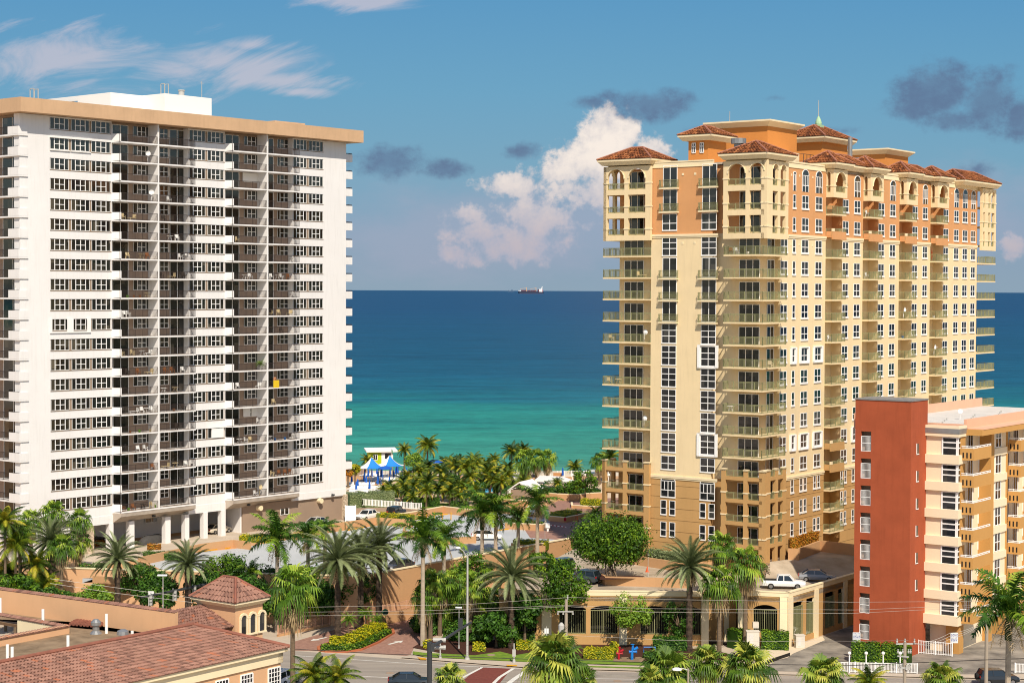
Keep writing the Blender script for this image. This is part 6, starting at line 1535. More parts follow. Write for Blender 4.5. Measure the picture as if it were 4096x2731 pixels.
# ================================================================== vehicles
CARP = {}
def carpaint(c):
    if c not in CARP: CARP[c] = mat('paint_'+c, H(c), .25, spec=.7)
    return CARP[c]
def car(name, px, py, z, heading, kind, colour, label, cat='car', parts=True):
    p = G(px, py, z); o = empty(name, p, heading, label, cat); pm = carpaint(colour)
    L_, W_ = {'sedan': (4.8, 1.8), 'limo': (5.4, 1.9), 'hatch': (4.6, 1.85), 'suv': (4.5, 1.85), 'pickup': (5.4, 1.9), 'jeep': (4.3, 1.85)}[kind]
    # side profile: (x, body half width factor, sill z, shoulder z) with x forward
    prof = {'sedan': [(-.5, .55, .80), (-.47, .35, .92), (-.3, .28, 1.0), (.18, .28, .95), (.38, .28, .85), (.47, .32, .72), (.5, .42, .6)],
            'limo': [(-.5, .5, .84), (-.47, .35, .98), (-.25, .28, 1.02), (.15, .28, 1.0), (.4, .28, .9), (.48, .32, .8), (.5, .42, .65)],
            'hatch': [(-.5, .5, .95), (-.48, .35, 1.05), (-.3, .28, 1.08), (.2, .28, 1.02), (.4, .28, .92), (.48, .35, .78), (.5, .42, .6)],
            'suv': [(-.5, .45, 1.05), (-.49, .4, 1.12), (-.2, .35, 1.12), (.25, .35, 1.08), (.42, .35, 1.02), (.49, .4, .85), (.5, .45, .7)],
            'jeep': [(-.5, .5, 1.15), (-.49, .45, 1.2), (-.2, .42, 1.2), (.2, .42, 1.15), (.45, .42, 1.1), (.49, .45, 1.0), (.5, .5, .8)],
            'pickup': [(-.5, .5, 1.08), (-.49, .45, 1.1), (-.2, .42, 1.1), (.2, .42, 1.08), (.4, .42, 1.05), (.48, .45, .92), (.5, .5, .72)]}[kind]
    m = MB(); hw = W_/2; n_ = len(prof); rows = []
    for i, (fx, zs_, zt) in enumerate(prof):
        x = fx*L_; k = .82 if i in (0, n_-1) else (.95 if i in (1, n_-2) else 1)
        rows.append([m.P((x, -hw*k*.94, zs_)), m.P((x, -hw*k, (zs_+zt)/2)), m.P((x, -hw*k*.9, zt-.04)), m.P((x, -hw*k*.7, zt)), m.P((x, hw*k*.7, zt)), m.P((x, hw*k*.9, zt-.04)), m.P((x, hw*k, (zs_+zt)/2)), m.P((x, hw*k*.94, zs_))])
    for a, b_ in zip(rows, rows[1:]):
        for j in range(7): m.face([a[j], b_[j], b_[j+1], a[j+1]])
        m.face([a[7], b_[7], b_[0], a[0]])
    m.face(rows[0]); m.face(rows[-1][::-1])
    body = m.build('body', pm, o)
    cab = {'sedan': (-.40, -.24, .08, .25, 1.0, 1.43), 'limo': (-.30, -.22, .1, .22, 1.0, 1.5), 'hatch': (-.48, -.36, .1, .27, 1.05, 1.52), 'suv': (-.48, -.42, .08, .22, 1.1, 1.68), 'jeep': (-.49, -.47, .12, .18, 1.18, 1.82), 'pickup': (-.16, -.13, .12, .24, 1.08, 1.72)}[kind]
    a0, a1, b1, b0, zb, zt = cab; a0, a1, b1, b0 = [q*L_ for q in (a0, a1, b1, b0)]
    m = MB(); wb, wt = hw*.88, hw*.70
    m.T = None
    bt = [(a0, -wb, zb-.04), (b0, -wb, zb-.08), (b0, wb, zb-.08), (a0, wb, zb-.04)]; tp = [(a1, -wt, zt), (b1, -wt, zt), (b1, wt, zt), (a1, wt, zt)]
    for i in range(4): j = (i+1) % 4; m.poly([bt[i], bt[j], tp[j], tp[i]])
    m.build('windows', M_cargl, o)
    m = MB(); m.prism([(a1+.02, -wt*1.02), (b1-.02, -wt*1.02), (b1-.02, wt*1.02), (a1+.02, wt*1.02)], zt-.03, zt+.035)
    for (u_, v_) in ((0, 0), (1, 1), (2, 2), (3, 3)): m.bar(bt[u_], tp[v_], .09)
    for s_ in (-1, 1): xm = (a1+b1)/2; m.bar((xm, s_*wb, zb-.05), (xm, s_*wt, zt), .09)
    m.build('roof', pm, o)
    if kind == 'pickup':
        m = MB(); m.box(-.47*L_, -.17*L_, -hw*.8, hw*.8, 1.08, 1.115); m.build('cargo_bed', M_black, o)
    wr = .33 if kind in ('sedan', 'limo', 'hatch') else .38
    for sx_ in (-.3, .31):
        for sy_ in (-1, 1):
            m = MB(); y0 = sy_*(hw-.2); y1 = sy_*(hw+.015); m.tube([(sx_*L_, y0, wr), (sx_*L_, y1, wr)], wr, 14); wh = m.build('wheel', M_black, o)
            m = MB(); m.tube([(sx_*L_, y1, wr), (sx_*L_, y1+sy_*.012, wr)], wr*.62, 10); m.build('rim', M_rim, wh)
    for sy_ in (-1, 1):
        m = MB(); zz = prof[-2][2]-.12; m.box(L_*.475, L_*.505, sy_*hw*.5, sy_*hw*.83, zz-.08, zz+.08); m.build('headlight', M_headl, o)
        m = MB(); zz = prof[1][2]-.14; m.box(-L_*.505, -L_*.475, sy_*hw*.5, sy_*hw*.83, zz-.09, zz+.1); m.build('tail_light', M_redl, o)
    m = MB(); m.box(L_*.49, L_*.508, -hw*.4, hw*.4, prof[-1][1]+.05, prof[-1][1]+.2); m.build('grille', M_black, o)
    if kind in ('suv', 'jeep'):
        m = MB(); m.tube([(-L_*.5, 0, .95), (-L_*.56, 0, .95)], .34, 14); m.build('spare_wheel', M_black, o)
    return o
hD = math.atan2(D.y, D.x); hC = math.atan2(C.y, C.x)
car('parked_car', 1262, 2104, ZD, hD+math.pi, 'sedan', 'b9b7b2', 'silver sedan parked against the grey base wall of the white tower')
car('parked_car', 1470, 2075, ZD, hD+math.pi+.1, 'limo', 'ece8e0', 'long white sedan beside the white gate at the tower corner')
car('parked_jeep', 1585, 2066, ZD, hD+.25, 'jeep', '2c2c2a', 'black boxy off-road car behind the orange parapet', 'jeep')
car('parked_car', 1946, 2158, ZD, 0.05+math.pi*0, 'hatch', 'f0eeea', 'white hatchback parked on the pale deck behind palm trunks')
car('parked_car', 2133, 2058, ZD, -1.9, 'hatch', 'f0eeea', 'white car facing the camera on the brick court')
car('parked_suv', 2232, 2283, GD, math.pi+.55, 'suv', '4a5560', 'dark blue-grey off-road car with spare wheel on the garage deck', 'suv')
car('parked_pickup', 3135, 2352, GD, -.12, 'pickup', 'f2f2f0', 'white pickup truck on the garage roof deck', 'pickup')
car('parked_car', 3268, 2322, GD, -.12, 'sedan', '8f9296', 'silver sedan behind the white pickup on the roof deck')
car('parked_car', 872, 2131, ZD, hD+math.pi*0, 'sedan', 'd8cdb8', 'beige sedan seen from behind between the carport columns')
car('parked_car', 400, 2165, ZD, hD, 'sedan', '2a2c2e', 'dark car in the shadow of the leftmost carport bay')
car('parked_car', 1597, 2278, ZD, hD+math.pi, 'sedan', '3a3a3c', 'black car just behind the orange ramp wall parapet')
car('parked_car', 2335, 2330, GD, hD+1.57, 'suv', '3c4448', 'dark vehicle behind the bushy tree at the deck edge')
car('driving_car', 1640, 2742, 0, .05, 'sedan', '1c2830', 'black sedan driving along the street at the bottom edge')
car('parked_suv', 3990, 2735, 0, .1, 'suv', '24282c', 'black car under the feathery palm at the right bottom', 'suv')
_c = car('parked_car', 3235, 2560, 0.02, hD, 'sedan', 'cfcfcc', 'pale car seen through the green garage grille'); _q = GX+D*5.0+C*1.6; _c.location = (_q.x, _q.y, .02)
car('parked_car', 1135, 2735, 0, 1.2, 'suv', 'e8e8e6', 'white vehicle partly hidden at the corner of the tile roof building')
# covered car
p = G(607, 2172, ZD); m = MB(); rows = []
for i in range(13):
    t_ = i/12; x = (t_-.5)*5.2; hh = .35+1.05*math.sin(math.pi*min(1, max(0, t_*.9+.05)))**.7+.12*math.sin(t_*9); ww = .95*(math.sin(math.pi*(t_*.86+.07))**.35)
    rows.append([m.P((x, ww*math.cos(math.pi*j/8), max(.12, hh*math.sin(math.pi*j/8)**.7+.1*(j in (0, 8))))) for j in range(9)])
for a, b_ in zip(rows, rows[1:]):
    for j in range(8): m.face([a[j], b_[j], b_[j+1], a[j+1]])
m.face(rows[0]); m.face(rows[-1][::-1])
ob = m.build('covered_car', mat('car_cover', H('4c4a48'), .8, .2, 2), smooth=True); ob.location = p; ob.rotation_euler.z = hD+.15; tag(ob, 'car under a dark grey fabric cover in the carport', 'car')
# ================================================================== poles, signals, wires
def post(name, px, py, zt, r, m_, label, cat, depth=None, z0=0.0, arm=None, taper=.7, n=10):
    b_ = G(px, py, z0) if depth is None else AT(px, 1164, depth); b_ = Vector((b_.x, b_.y, z0))
    o = empty(name, b_, 0, label, cat); m = MB(); m.tube([(0, 0, 0), (0, 0, zt-z0)], [r, r*taper], n); m.build('pole', m_, o)
    m = MB(); m.lathe([(r*2.0, 0), (r*2.0, .15), (r*1.3, .5)], 10); m.build('base', m_, o)
    return o, b_
def zat(px, py, depth): return AT(px, py, depth).z
o, b_ = post('street_light', 1869, 2640, 12.2, .15, M_galv, 'tall pale street light pole in front of the thicket of fan palms', 'street light')
e = AT(1832, 2190, 209)-b_; m = MB(); m.tube([(0, 0, 12.1), (e.x*.5, e.y*.5, 12.9), (e.x, e.y, e.z)], .06, 6); m.build('arm', M_galv, o)
m = MB(); m.T = lambda a: (a[0]+e.x, a[1]+e.y, a[2]+e.z); m.lathe([(.05, -.12), (.3, -.08), (.34, 0), (.2, .12), (.05, .16)], 10); m.build('lamp_head', M_wframe, o)
def signal(name, c, label, back=True):
    o = empty(name, c, 0, label, 'traffic light', 'traffic signals over the street'); m = MB(); m.box(-.2, .2, -.12, .14, -.62, .62); m.build('housing', mat('signal_grey', H('8a8a84'), .5), o)
    for z in (-.4, 0, .4): m = MB(); m.tube([(.05, -.12, z), (.05, -.32, z-.02)], .15, 10); m.build('visor', M_galv, o)
    m = MB(); m.bar((-.28, 0, -.75), (-.28, 0, .9), .07); m.bar((-.28, 0, .5), (-.1, 0, .5), .05); m.bar((-.28, 0, -.5), (-.1, 0, -.5), .05); m.build('bracket', M_galv, o); return o
a_ = AT(565, 2388, 215); b_ = AT(950, 2311, 229)
o = empty('traffic_gantry', tuple(a_), 0, 'long dark mast arm carrying three traffic signals behind the tile tower', 'mast arm'); m = MB(); m.tube([(0, 0, 0), tuple(b_-a_), tuple((b_-a_)*1.6)], [.12, .26, .3], 8); m.build('arm', M_grey, o)
q = (b_-a_)*1.6; m = MB(); m.tube([tuple(q+Vector((0, 0, .5))), (q.x, q.y, -a_.z)], .3, 8); m.build('pole', M_grey, o)
for t_, lb in ((.1, 'traffic signal farthest left, beside the white left-turn sign'), (.345, 'middle traffic signal of the three on the long arm'), (.545, 'traffic signal nearest the small tile tower')):
    c = a_.lerp(b_, t_)+Vector((0, -.35, -.55)); signal('traffic_signal', c, lb)
M_sign = mat('sign_white', H('e8e8e4'), .5); M_signk = mat('sign_black', H('1c1c1c'), .5)
c = AT(604, 2378, 217); o = empty('road_sign', c, 0, 'white turn arrow sign beside the farthest left traffic signal', 'sign'); m = MB(); m.box(-.35, .35, -.02, .02, -.45, .45); m.build('panel', M_sign, o)
m = MB(); m.bar((.12, -.03, -.3), (.12, -.03, .15), .08, .02); m.bar((.12, -.03, .15), (-.12, -.03, .2), .08, .02); m.bar((-.12, -.03, .2), (-.12, -.03, -.05), .08, .02); m.poly([(-.24, -.035, -.02), (0, -.035, -.02), (-.12, -.035, -.22)]); m.build('symbol', M_signk, o)
# luminaire on a thin post left of the second signal
o, b_ = post('street_light', 650, 2375, zat(650, 2302, 216), .07, M_galv, 'slim street light with a flat white head above the traffic signals', 'street light', depth=216)
m = MB(); z = zat(650, 2302, 216); m.box(-.65, .5, -.15, .15, z, z+.16); m.build('lamp_head', M_wframe, o)
# near mast with diagonal arm
o, b_ = post('signal_mast', 1722, 2800, zat(1722, 2566, 183), .27, M_grey, 'thick dark steel mast with a diagonal arm at the bottom of the street', 'mast', depth=183, taper=1.0)
z = zat(1722, 2575, 183)-.0; e = AT(1884, 2488, 191)-b_; m = MB(); m.tube([(.2, 0, z-.3), tuple(e)], [.19, .12], 8); m.build('arm', M_grey, o)
m = MB(); m.box(.1, .5, -.3, .3, z-.7, z+.1); m.build('bracket', M_grey, o)
for px_, py_, lb in ((1752, 2558, 'side-mounted traffic signal on the thick mast, upper one'), (1752, 2588, 'side-mounted traffic signal on the thick mast, lower one')):
    c = AT(px_, py_, 185); ob = empty('traffic_signal', c, 0, lb, 'traffic light', 'side traffic signals'); m = MB(); m.tube([(-.5, 0, 0), (.55, 0, 0)], .2, 8); m.build('housing', M_galv, ob); m = MB(); m.tube([(.55, 0, 0), (.8, 0, -.02)], .24, 8); m.build('visor', M_galv, ob)
o, b_ = post('signal_post', 1761, 2635, zat(1761, 2535, 212), .09, M_galv, 'short grey signal post on the pavement right of the thick mast', 'post')
o, b_ = post('sign_post', 1840, 2600, zat(1840, 2432, 217), .05, M_galv, 'thin post with a flat white solar panel in the fan palms', 'post', depth=216); z = zat(1840, 2430, 216)
m = MB(); m.box(-.45, .35, -.2, .25, z, z+.1); m.build('panel', M_wframe, o); m = MB(); m.box(-.1, .45, -.25, .1, zat(1840, 2490, 216)-.5, zat(1840, 2490, 216)+.6); m.build('control_box', M_grey, o)
o, b_ = post('pedestrian_signal', 2056, 2652, zat(2056, 2562, 209), .1, M_galv, 'short grey pedestrian signal post in front of the date palm', 'post'); m = MB(); z = zat(2056, 2600, 209); m.box(-.2, .2, -.15, .1, z-.4, z+.4); m.build('signal_box', M_galv, o)
o, b_ = post('sign_post', 2192, 2640, zat(2192, 2510, 211), .06, M_galv, 'thin grey sign post left of the utility pole', 'post', depth=212); m = MB(); z = zat(2192, 2522, 212); m.box(-.25, .25, -.03, .03, z-.3, z+.3); m.build('panel', M_sign, o)
m = MB(); z = zat(2200, 2524, 212)
# utility poles
def insul(m, x, y, z, h=.35): m.lathe([(.05, 0), (.11, .05), (.05, .12), (.11, .18), (.05, .25), (.08, h)], 8, (x, y, z))
o, b_ = post('utility_pole', 2271, 2700, zat(2271, 2396, 203), .2, M_pole, 'concrete utility pole with a grey transformer before the garage grille', 'utility pole', depth=203, taper=.85)
z = zat(2271, 2440, 203); m = MB(); m.bar((-1.0, -.2, z-.1), (.8, -.2, z-.1), .12); m.build('crossarm', M_galv, o)
m = MB(); [insul(m, x, -.2, z-.45) for x in (-.95, -.35, .75)]; insul(m, .15, 0, z+1.25, .5); m.build('insulator', M_galv, o)
m = MB(); zt_ = zat(2250, 2528, 203); m.lathe([(.32, 0), (.34, .1), (.34, .85), (.28, .95), (.1, 1.15)], 12, (-.55, -.1, zt_)); m.build('transformer', M_galv, o)
o2, b2 = post('utility_pole', 3634, 2800, zat(3634, 2568, 170), .17, M_pole, 'weathered utility pole with white insulators in front of the green hedge', 'utility pole', depth=170, taper=.9)
zz = zat(3634, 2568, 170); m = MB(); m.bar((-.85, 0, zz-.15), (1.0, .2, zz-.15), .13); m.bar((-.7, 0, zz-1.3), (.3, -.4, zz-1.3), .12); m.bar((-.6, 0, zz-2.4), (.5, -.2, zz-2.4), .14); m.build('crossarm', M_galv, o2)
m = MB(); [insul(m, x, 0, zz-.1, .45) for x in (-.75, 0, .9)]; [insul(m, x, -.2, zz-1.0, .4) for x in (-.7, -.25, .3, .5)]; [insul(m, x, -.2, zz-2.6, .5) for x in (-.4, .1, .4)]; m.build('insulator', M_galv, o2)
o3, b3 = post('utility_pole', 3962, 2700, zat(3962, 2452, 186), .2, M_pole, 'utility pole with a horizontal arm behind the feathery palm', 'utility pole', depth=186, taper=.9)
zz = zat(3962, 2460, 186); m = MB(); m.bar((-1.1, 0, zz), (1.3, 0, zz), .14); m.build('crossarm', M_galv, o3); m = MB(); [insul(m, x, 0, zz+.07, .4) for x in (-1.0, 1.1)]; m.build('insulator', M_galv, o3)
def wire(pts, r, m_, label, sag=.0):
    P_ = [AT(*q) for q in pts]; m = MB(); o = P_[0]; full = []
    for a, b_ in zip(P_, P_[1:]):
        for i in range(12): t_ = i/12; full.append(a.lerp(b_, t_)-Vector((0, 0, sag*4*t_*(1-t_))))
    full.append(P_[-1]); m.tube([p-o for p in full], r, 4, False); ob = m.build('power_line', m_); ob.location = o; return tag(ob, label, 'cable', 'power lines over the street')
M_wire = mat('wire_light', H('c8c0b4'), .5); M_wiredk = mat('wire_dark', H('3a3632'), .6)
wire([(1230, 2427, 205), (1870, 2416, 204), (2281, 2388, 203), (2500, 2394, 203), (3400, 2407, 200), (4150, 2402, 190)], .013, M_wire, 'topmost pale power line crossing the garage and red tower')
wire([(1200, 2447, 205), (1700, 2441, 204), (2262, 2420, 203), (2620, 2433, 203), (3420, 2438, 200), (4150, 2410, 190)], .013, M_wire, 'second pale power line below the topmost one')
wire([(1200, 2462, 205), (1700, 2455, 204), (2270, 2424, 203), (2600, 2447, 203), (3400, 2452, 200), (4150, 2415, 190)], .013, M_wire, 'third pale power line just under the second')
wire([(1160, 2593, 196), (1500, 2612, 196), (2100, 2634, 196), (2700, 2650, 196), (3400, 2660, 190), (3950, 2637, 180), (4150, 2630, 178)], .035, M_wiredk, 'thick black cable low over the pavement')
wire([(200, 2313, 200), (470, 2350, 200), (770, 2390, 200)], .02, M_wire, 'upper pale wire over the peach parapet at the left'); wire([(200, 2332, 200), (470, 2372, 200), (770, 2408, 200)], .02, M_wire, 'lower pale wire over the peach parapet at the left')
wire([(2290, 2540, 203), (2700, 2560, 203), (3300, 2565, 200), (3634, 2560, 172)], .012, M_wire, 'faint thin wire low across the garage front')
for k_ in range(3): wire([(3634+k_*18-18, 2570, 172), (3800, 2530-k_*-12, 178), (3962, 2462, 186)], .016, M_wire, ('upper', 'middle', 'lower')[k_]+' slack wire between the two right-hand utility poles', .4)
# street lamp at the bottom
o, b_ = post('street_light', 2763, 2800, zat(2763, 2672, 150), .12, M_pole, 'street light with a drooping cobra head at the bottom edge', 'street light', depth=150)
z = zat(2763, 2674, 150); m = MB(); m.T = lambda a: (a[0], a[1], a[2]+z); m.tube([(0, 0, -.1), (-.5, 0, .05), (-.8, 0, 0)], .05, 6); m.build('arm', M_galv, o); m = MB(); m.T = lambda a: (a[0]*1.0-.95, a[1], a[2]+z-.02); m.lathe([(.05, -.12), (.42, -.06), (.42, .02), (.2, .12)], 10); m.build('lamp_head', M_wframe, o)
# ================================================================== white fence with globe lamps, fences
def picket(name, p, q, h, z, m_, label, sp=.16, r=.025, cat='fence', rail_=2, posts=2.4):
    p = Vector((p[0], p[1], 0)); q = Vector((q[0], q[1], 0)); ln = (q-p).length; o = empty(name, (p.x, p.y, z), 0, label, cat); d = (q-p)/ln
    m = MB()
    for i in range(int(ln/sp)+1): c = d*(i*sp); m.box(c.x-r, c.x+r, c.y-r, c.y+r, .05, h)
    m.build('pickets', m_, o); m = MB()
    for z_ in ((.15, h-.05) if rail_ == 2 else (.15, h*.6, h-.05)): m.bar((0, 0, z_), (d.x*ln, d.y*ln, z_), .06)
    m.build('rail', m_, o)
    k = int(ln/posts)+1
    for i in range(k+1): c = d*(ln*i/k); m = MB(); m.box(c.x-.06, c.x+.06, c.y-.06, c.y+.06, 0, h+.08); m.build('post', m_, o)
    return o
fp, fq = G(3338, 2686, 0), G(3668, 2692, 0); picket('white_fence', fp.xy, fq.xy, 1.15, 0, M_wframe, 'white metal fence with globe lamps in front of the red tower')
M_globe = mat('globe_glass', H('f2efe8'), .3)
for px_, lb in ((3397, 'globe lamp on the white fence, farthest left'), (3464, 'globe lamp second from the left on the white fence'), (3532, 'globe lamp third from the left on the white fence'), (3600, 'globe lamp nearest the utility pole')):
    b_ = G(px_, 2688, 0); o = empty('globe_lamp', b_, 0, lb, 'lamp', 'globe lamps on the white fence'); m = MB(); m.tube([(0, 0, 0), (0, 0, 2.05)], .07, 8); m.build('post', M_wframe, o)
    m = MB(); m.lathe([(.2*math.sin(math.pi*i/8)+.001, 2.2-.2*math.cos(math.pi*i/8)) for i in range(9)], 12); m.build('globe', M_globe, o)
picket('white_fence', G(3673, 2612, 0).xy, G(3808, 2624, 0).xy, 1.6, 0, M_wframe, 'white railing at the foot of the cream block', .2, .02); picket('white_fence', G(4060, 2690, 0).xy, G(4140, 2692, 0).xy, 1.1, 0, M_wframe, 'short white fence at the right edge of the photo')
picket('white_fence', G(1450, 2034, ZD).xy, G(1685, 2052, ZD).xy, 1.1, ZD+.6, M_wframe, 'white picket fence above the grey retaining wall beside the cars', .3, .06)
gwall('grey_wall', [(1412, 2055), (1550, 2052), (1690, 2062)], .95, M_greige, ZD, 'low grey wall under the white picket fence', 'wall')
b_ = G(1402, 2085, ZD); m = MB(); m.box(-.8, .8, -.03, .03, .1, 2.6); m.box(-.9, -.78, -.06, .06, 0, 2.7); m.box(.78, .9, -.06, .06, 0, 2.7); ob = m.build('gate', M_wframe); ob.location = b_; tag(ob, 'white solid gate at the stone corner of the white tower', 'gate')
# ramp railing
ra, rb = G(1112, 2546, 0), G(1430, 2480, 0); picket('ramp_railing', ra.xy, rb.xy, 1.15, .25, mat('pink_metal', H('c99a7c'), .6), 'pinkish metal railing climbing the ramp left of the island', .14, .016, posts=1.4)
rc, rd = G(1440, 2490, 0), G(1520, 2450, 0)
M_pink = bpy.data.materials['pink_metal']
pwall('ramp_wall', ra.xy, rb.xy, 0, .35, M_podium, 'low tan ramp wall under the railing', 'wall', .2); 
q0 = pC+Dl*1+Vector((.9, -1.5)); q1 = pC+Dl*26+Vector((.9, -1.5)); pwall('ramp_wall', tuple(q0), tuple(q1), 0, 1.5, M_podium, 'tan ramp wall at the foot of the long orange retaining wall', 'wall', .25); picket('ramp_railing', tuple(q0), tuple(q1), 1.1, 1.5, M_pink, 'pinkish railing along the foot of the long orange retaining wall', .16, .02)
q2 = Vector(rb.xy); pwall('ramp_wall', tuple(q2), tuple(q0), 0, .8, M_podium, 'short ramp wall joining the two pink railings', 'wall', .25); picket('ramp_railing', tuple(q2), tuple(q0), 1.1, .8, M_pink, 'short pink railing behind the island palms', .16, .02)
o, b_ = post('round_sign', 1541, 2505, 2.3, .05, M_grey, 'dark green round sign at the rear tip of the island', 'sign'); m = MB(); m.tube([(0, -.06, 1.9), (0, -.1, 1.9)], .42, 14); m.build('panel', mat('sign_green', H('1c4634'), .5), o)
# fire standpipes
M_pr = mat('red_paint', H('b01c2c'), .4); M_pb = mat('blue_paint', H('1878c8'), .4)
def standpipe(px, py, m_, label, s=1.0):
    b_ = G(px, py, 0); o = empty('standpipe', b_, 0, label, 'standpipe'); m = MB(); m.tube([(0, 0, 0), (0, 0, .9*s), (.25*s, 0, 1.25*s), (.65*s, 0, 1.5*s)], .16*s, 8); m.build('riser', m_, o)
    m = MB(); m.tube([(0, 0, .75*s), (.1, 0, 1.75*s)], .12*s, 8); m.tube([(-.35*s, 0, 1.0*s), (.5*s, 0, 1.0*s)], .12*s, 8); m.build('valve', m_, o)
    for x in (-.35, .5): m = MB(); m.tube([(x*s, 0, 1.0*s), (x*s+.05, 0, 1.0*s)], .2*s, 10); m.build('flange', m_, o)
    m = MB(); m.lathe([(.05, 0), (.22*s, .02), (.22*s, .06), (.05, .08)], 10, (.05, 0, 1.8*s)); m.build('hand_wheel', m_, o); return o
standpipe(2475, 2640, M_pr, 'red fire standpipe on the gravel bed beside the golden hedge', .85); ob = standpipe(2528, 2641, M_pb, 'large blue backflow standpipe on the gravel bed', 1.05)
b_ = G(2575, 2610, 0); m = MB(); m.tube([(0, 0, 0), (0, 0, .7), (1.4, 0, .7), (1.4, 0, 0)], .07, 6); ob = m.build('pipe_loop', M_pb); ob.location = b_; tag(ob, 'low blue pipe loop right of the blue standpipe', 'pipe')
sheet('gravel_bed', [(2450, 2632), (2560, 2630), (2600, 2640), (2560, 2652), (2455, 2650)], 0, M_gravel, 'gravel bed under the red and blue standpipes', 'soil', .14)
def cabinet(px, py, w_, d_, h, m_, label, z=0, rz=0, name='utility_cabinet'):
    b_ = G(px, py, z); o = empty(name, b_, rz, label, 'cabinet'); m = MB(); m.box(-w_/2, w_/2, 0, d_, .1, h); m.build('body', m_, o); m = MB(); m.box(-w_/2-.05, w_/2+.05, -.05, d_+.05, h, h+.07); m.build('lid', m_, o)
    m = MB(); m.box(-w_*.3, w_*.02, -.02, 0, .3, h-.3); m.build('door', M_roofw, o); m = MB(); m.box(-w_/2-.1, w_/2+.1, -.1, d_+.1, 0, .1); m.build('plinth', M_conc, o); return o
M_cab = mat('cabinet_beige', H('d8cfc0'), .6, .08, 2, stain=.1)
cabinet(3012, 2612, 1.5, .9, 2.6, M_cab, 'tall beige utility cabinet with a small box on top'); c2_ = G(3022, 2598, 0); m = MB(); m.box(-.35, .35, -.2, .4, 0, .7); ob = m.build('meter_box', M_cab); ob.location = (c2_.x, c2_.y, 2.67); tag(ob, 'small beige meter box standing on the tall utility cabinet', 'box')
cabinet(3202, 2592, 1.1, .8, 1.55, M_cab, 'low beige transformer box beside the garage corner', rz=.15); cabinet(3048, 2640, .55, .55, .9, M_galv, 'small grey pedestal box below the tall beige cabinet')
for px_, py_, lb in ((2734, 2646, 'short yellow post on the lawn left of the cabbage palms'), (3031, 2640, 'short yellow post beside the grey pedestal box')):
    b_ = G(px_, py_, 0); m = MB(); m.lathe([(.09, 0), (.09, .75), (.04, .8)], 8); ob = m.build('bollard', M_yellow); ob.location = b_; tag(ob, lb, 'bollard')
b_ = G(3100, 2600, 0)
m = MB(); wl = [G(3065, 2655, 0), G(3155, 2625, 0)]; d = (wl[1]-wl[0]); m.prism([(0, 0), (d.x, d.y), (d.x+.2, d.y+.3), (.2, .3)], 0, .45); ob = m.build('timber_edging', M_dark); ob.location = wl[0]; tag(ob, 'dark timber edging below the sandy patch', 'edging')
# blue notice panels on the low block (small text lines)
M_notice = mat('notice_blue', H('4a5a94'), .6)
def notice(px, py, depth, label):
    c = AT(px, py, depth); o = empty('notice_board', c, 0, label, 'sign'); m = MB(); m.box(-.45, .45, -.03, .03, -.6, .6); m.build('panel', M_sign, o); m = MB()
    for i in range(7):
        rnd = random.Random(i); x = -.38
        while x < .34: w_ = rnd.uniform(.06, .16); m.box(x, x+w_, -.036, -.03, .42-i*.15, .5-i*.15); x += w_+.05
    tag(m.build('lettering', M_notice, o), kind='stuff')
notice(3426, 2548, 211, 'blue and white notice at the left foot of the red stair tower'); notice(3817, 2550, 213.0, 'blue and white notice on the ochre pier beside the carport')
# ================================================================== plateau furniture: posts, cones, barrier
M_yel2 = M_yellow
for px_, py_, lb in ((1676, 2078, 'yellow post first from the left on the pale deck'), (1706, 2081, 'yellow post second from the left on the pale deck'), (1737, 2074, 'yellow post third from the left on the pale deck'), (1769, 2078, 'yellow post fourth from the left on the pale deck'), (1804, 2077, 'yellow post farthest right on the pale deck')):
    b_ = G(px_, py_, ZD); m = MB(); m.lathe([(.09, 0), (.09, 1.15), (.04, 1.2)], 8); ob = m.build('bollard', M_yellow); ob.location = b_; tag(ob, lb, 'bollard', 'yellow posts on the pale deck')
def stops(lst, z):
    for (a, b_, lb) in lst:
        p = G(*a, z); q = G(*b_, z); d = q-p; m = MB(); m.bar((0, 0, .08), (d.x, d.y, .08), .2, .16); ob = m.build('wheel_stop', M_yellow); ob.location = p; tag(ob, lb, 'wheel stop', 'yellow wheel stops')
stops([((800, 2208), (880, 2196), 'yellow wheel stop at the left end of the pale deck'), ((902, 2195), (938, 2187), 'yellow wheel stop near the tower columns'), ((1070, 2170), (1110, 2165), 'yellow wheel stop left of the tall royal palm'), ((1390, 2122), (1455, 2110), 'yellow wheel stop under the white sedan parapet'), ((1660, 2079), (1705, 2073), 'yellow wheel stop behind the two left yellow posts'), ((1762, 2061), (1790, 2057), 'yellow wheel stop behind the right yellow posts'), ((1990, 2122), (2034, 2117), 'yellow wheel stop right of the white hatchback')], ZD)
stops([((3280, 2221), (3331, 2224), 'yellow wheel stop below the croton hedge wall, left one'), ((3363, 2226), (3420, 2231), 'yellow wheel stop below the croton hedge wall, right one')], GD)
b_ = G(2191, 2124, ZD); o = empty('barrier_gate', b_, 0, 'white car park barrier with a striped arm', 'barrier'); m = MB(); m.box(-.35, .35, -.25, .25, .55, 1.3); m.box(-.15, .15, -.15, .15, 0, .55); m.build('housing', M_wframe, o)
m = MB(); m.bar((.3, 0, 1.0), (2.9, -.1, .7), .1); ar = m.build('arm', M_wframe, o); m = MB()
for i in range(4): t0 = .15+i*.22; m.bar((.3+2.6*t0, -.1*t0-.01, 1.0-.3*t0), (.3+2.6*(t0+.09), -.1*(t0+.09)-.01, 1.0-.3*(t0+.09)), .115); 
tag(m.build('red_stripe', M_pr, ar), kind='stuff')
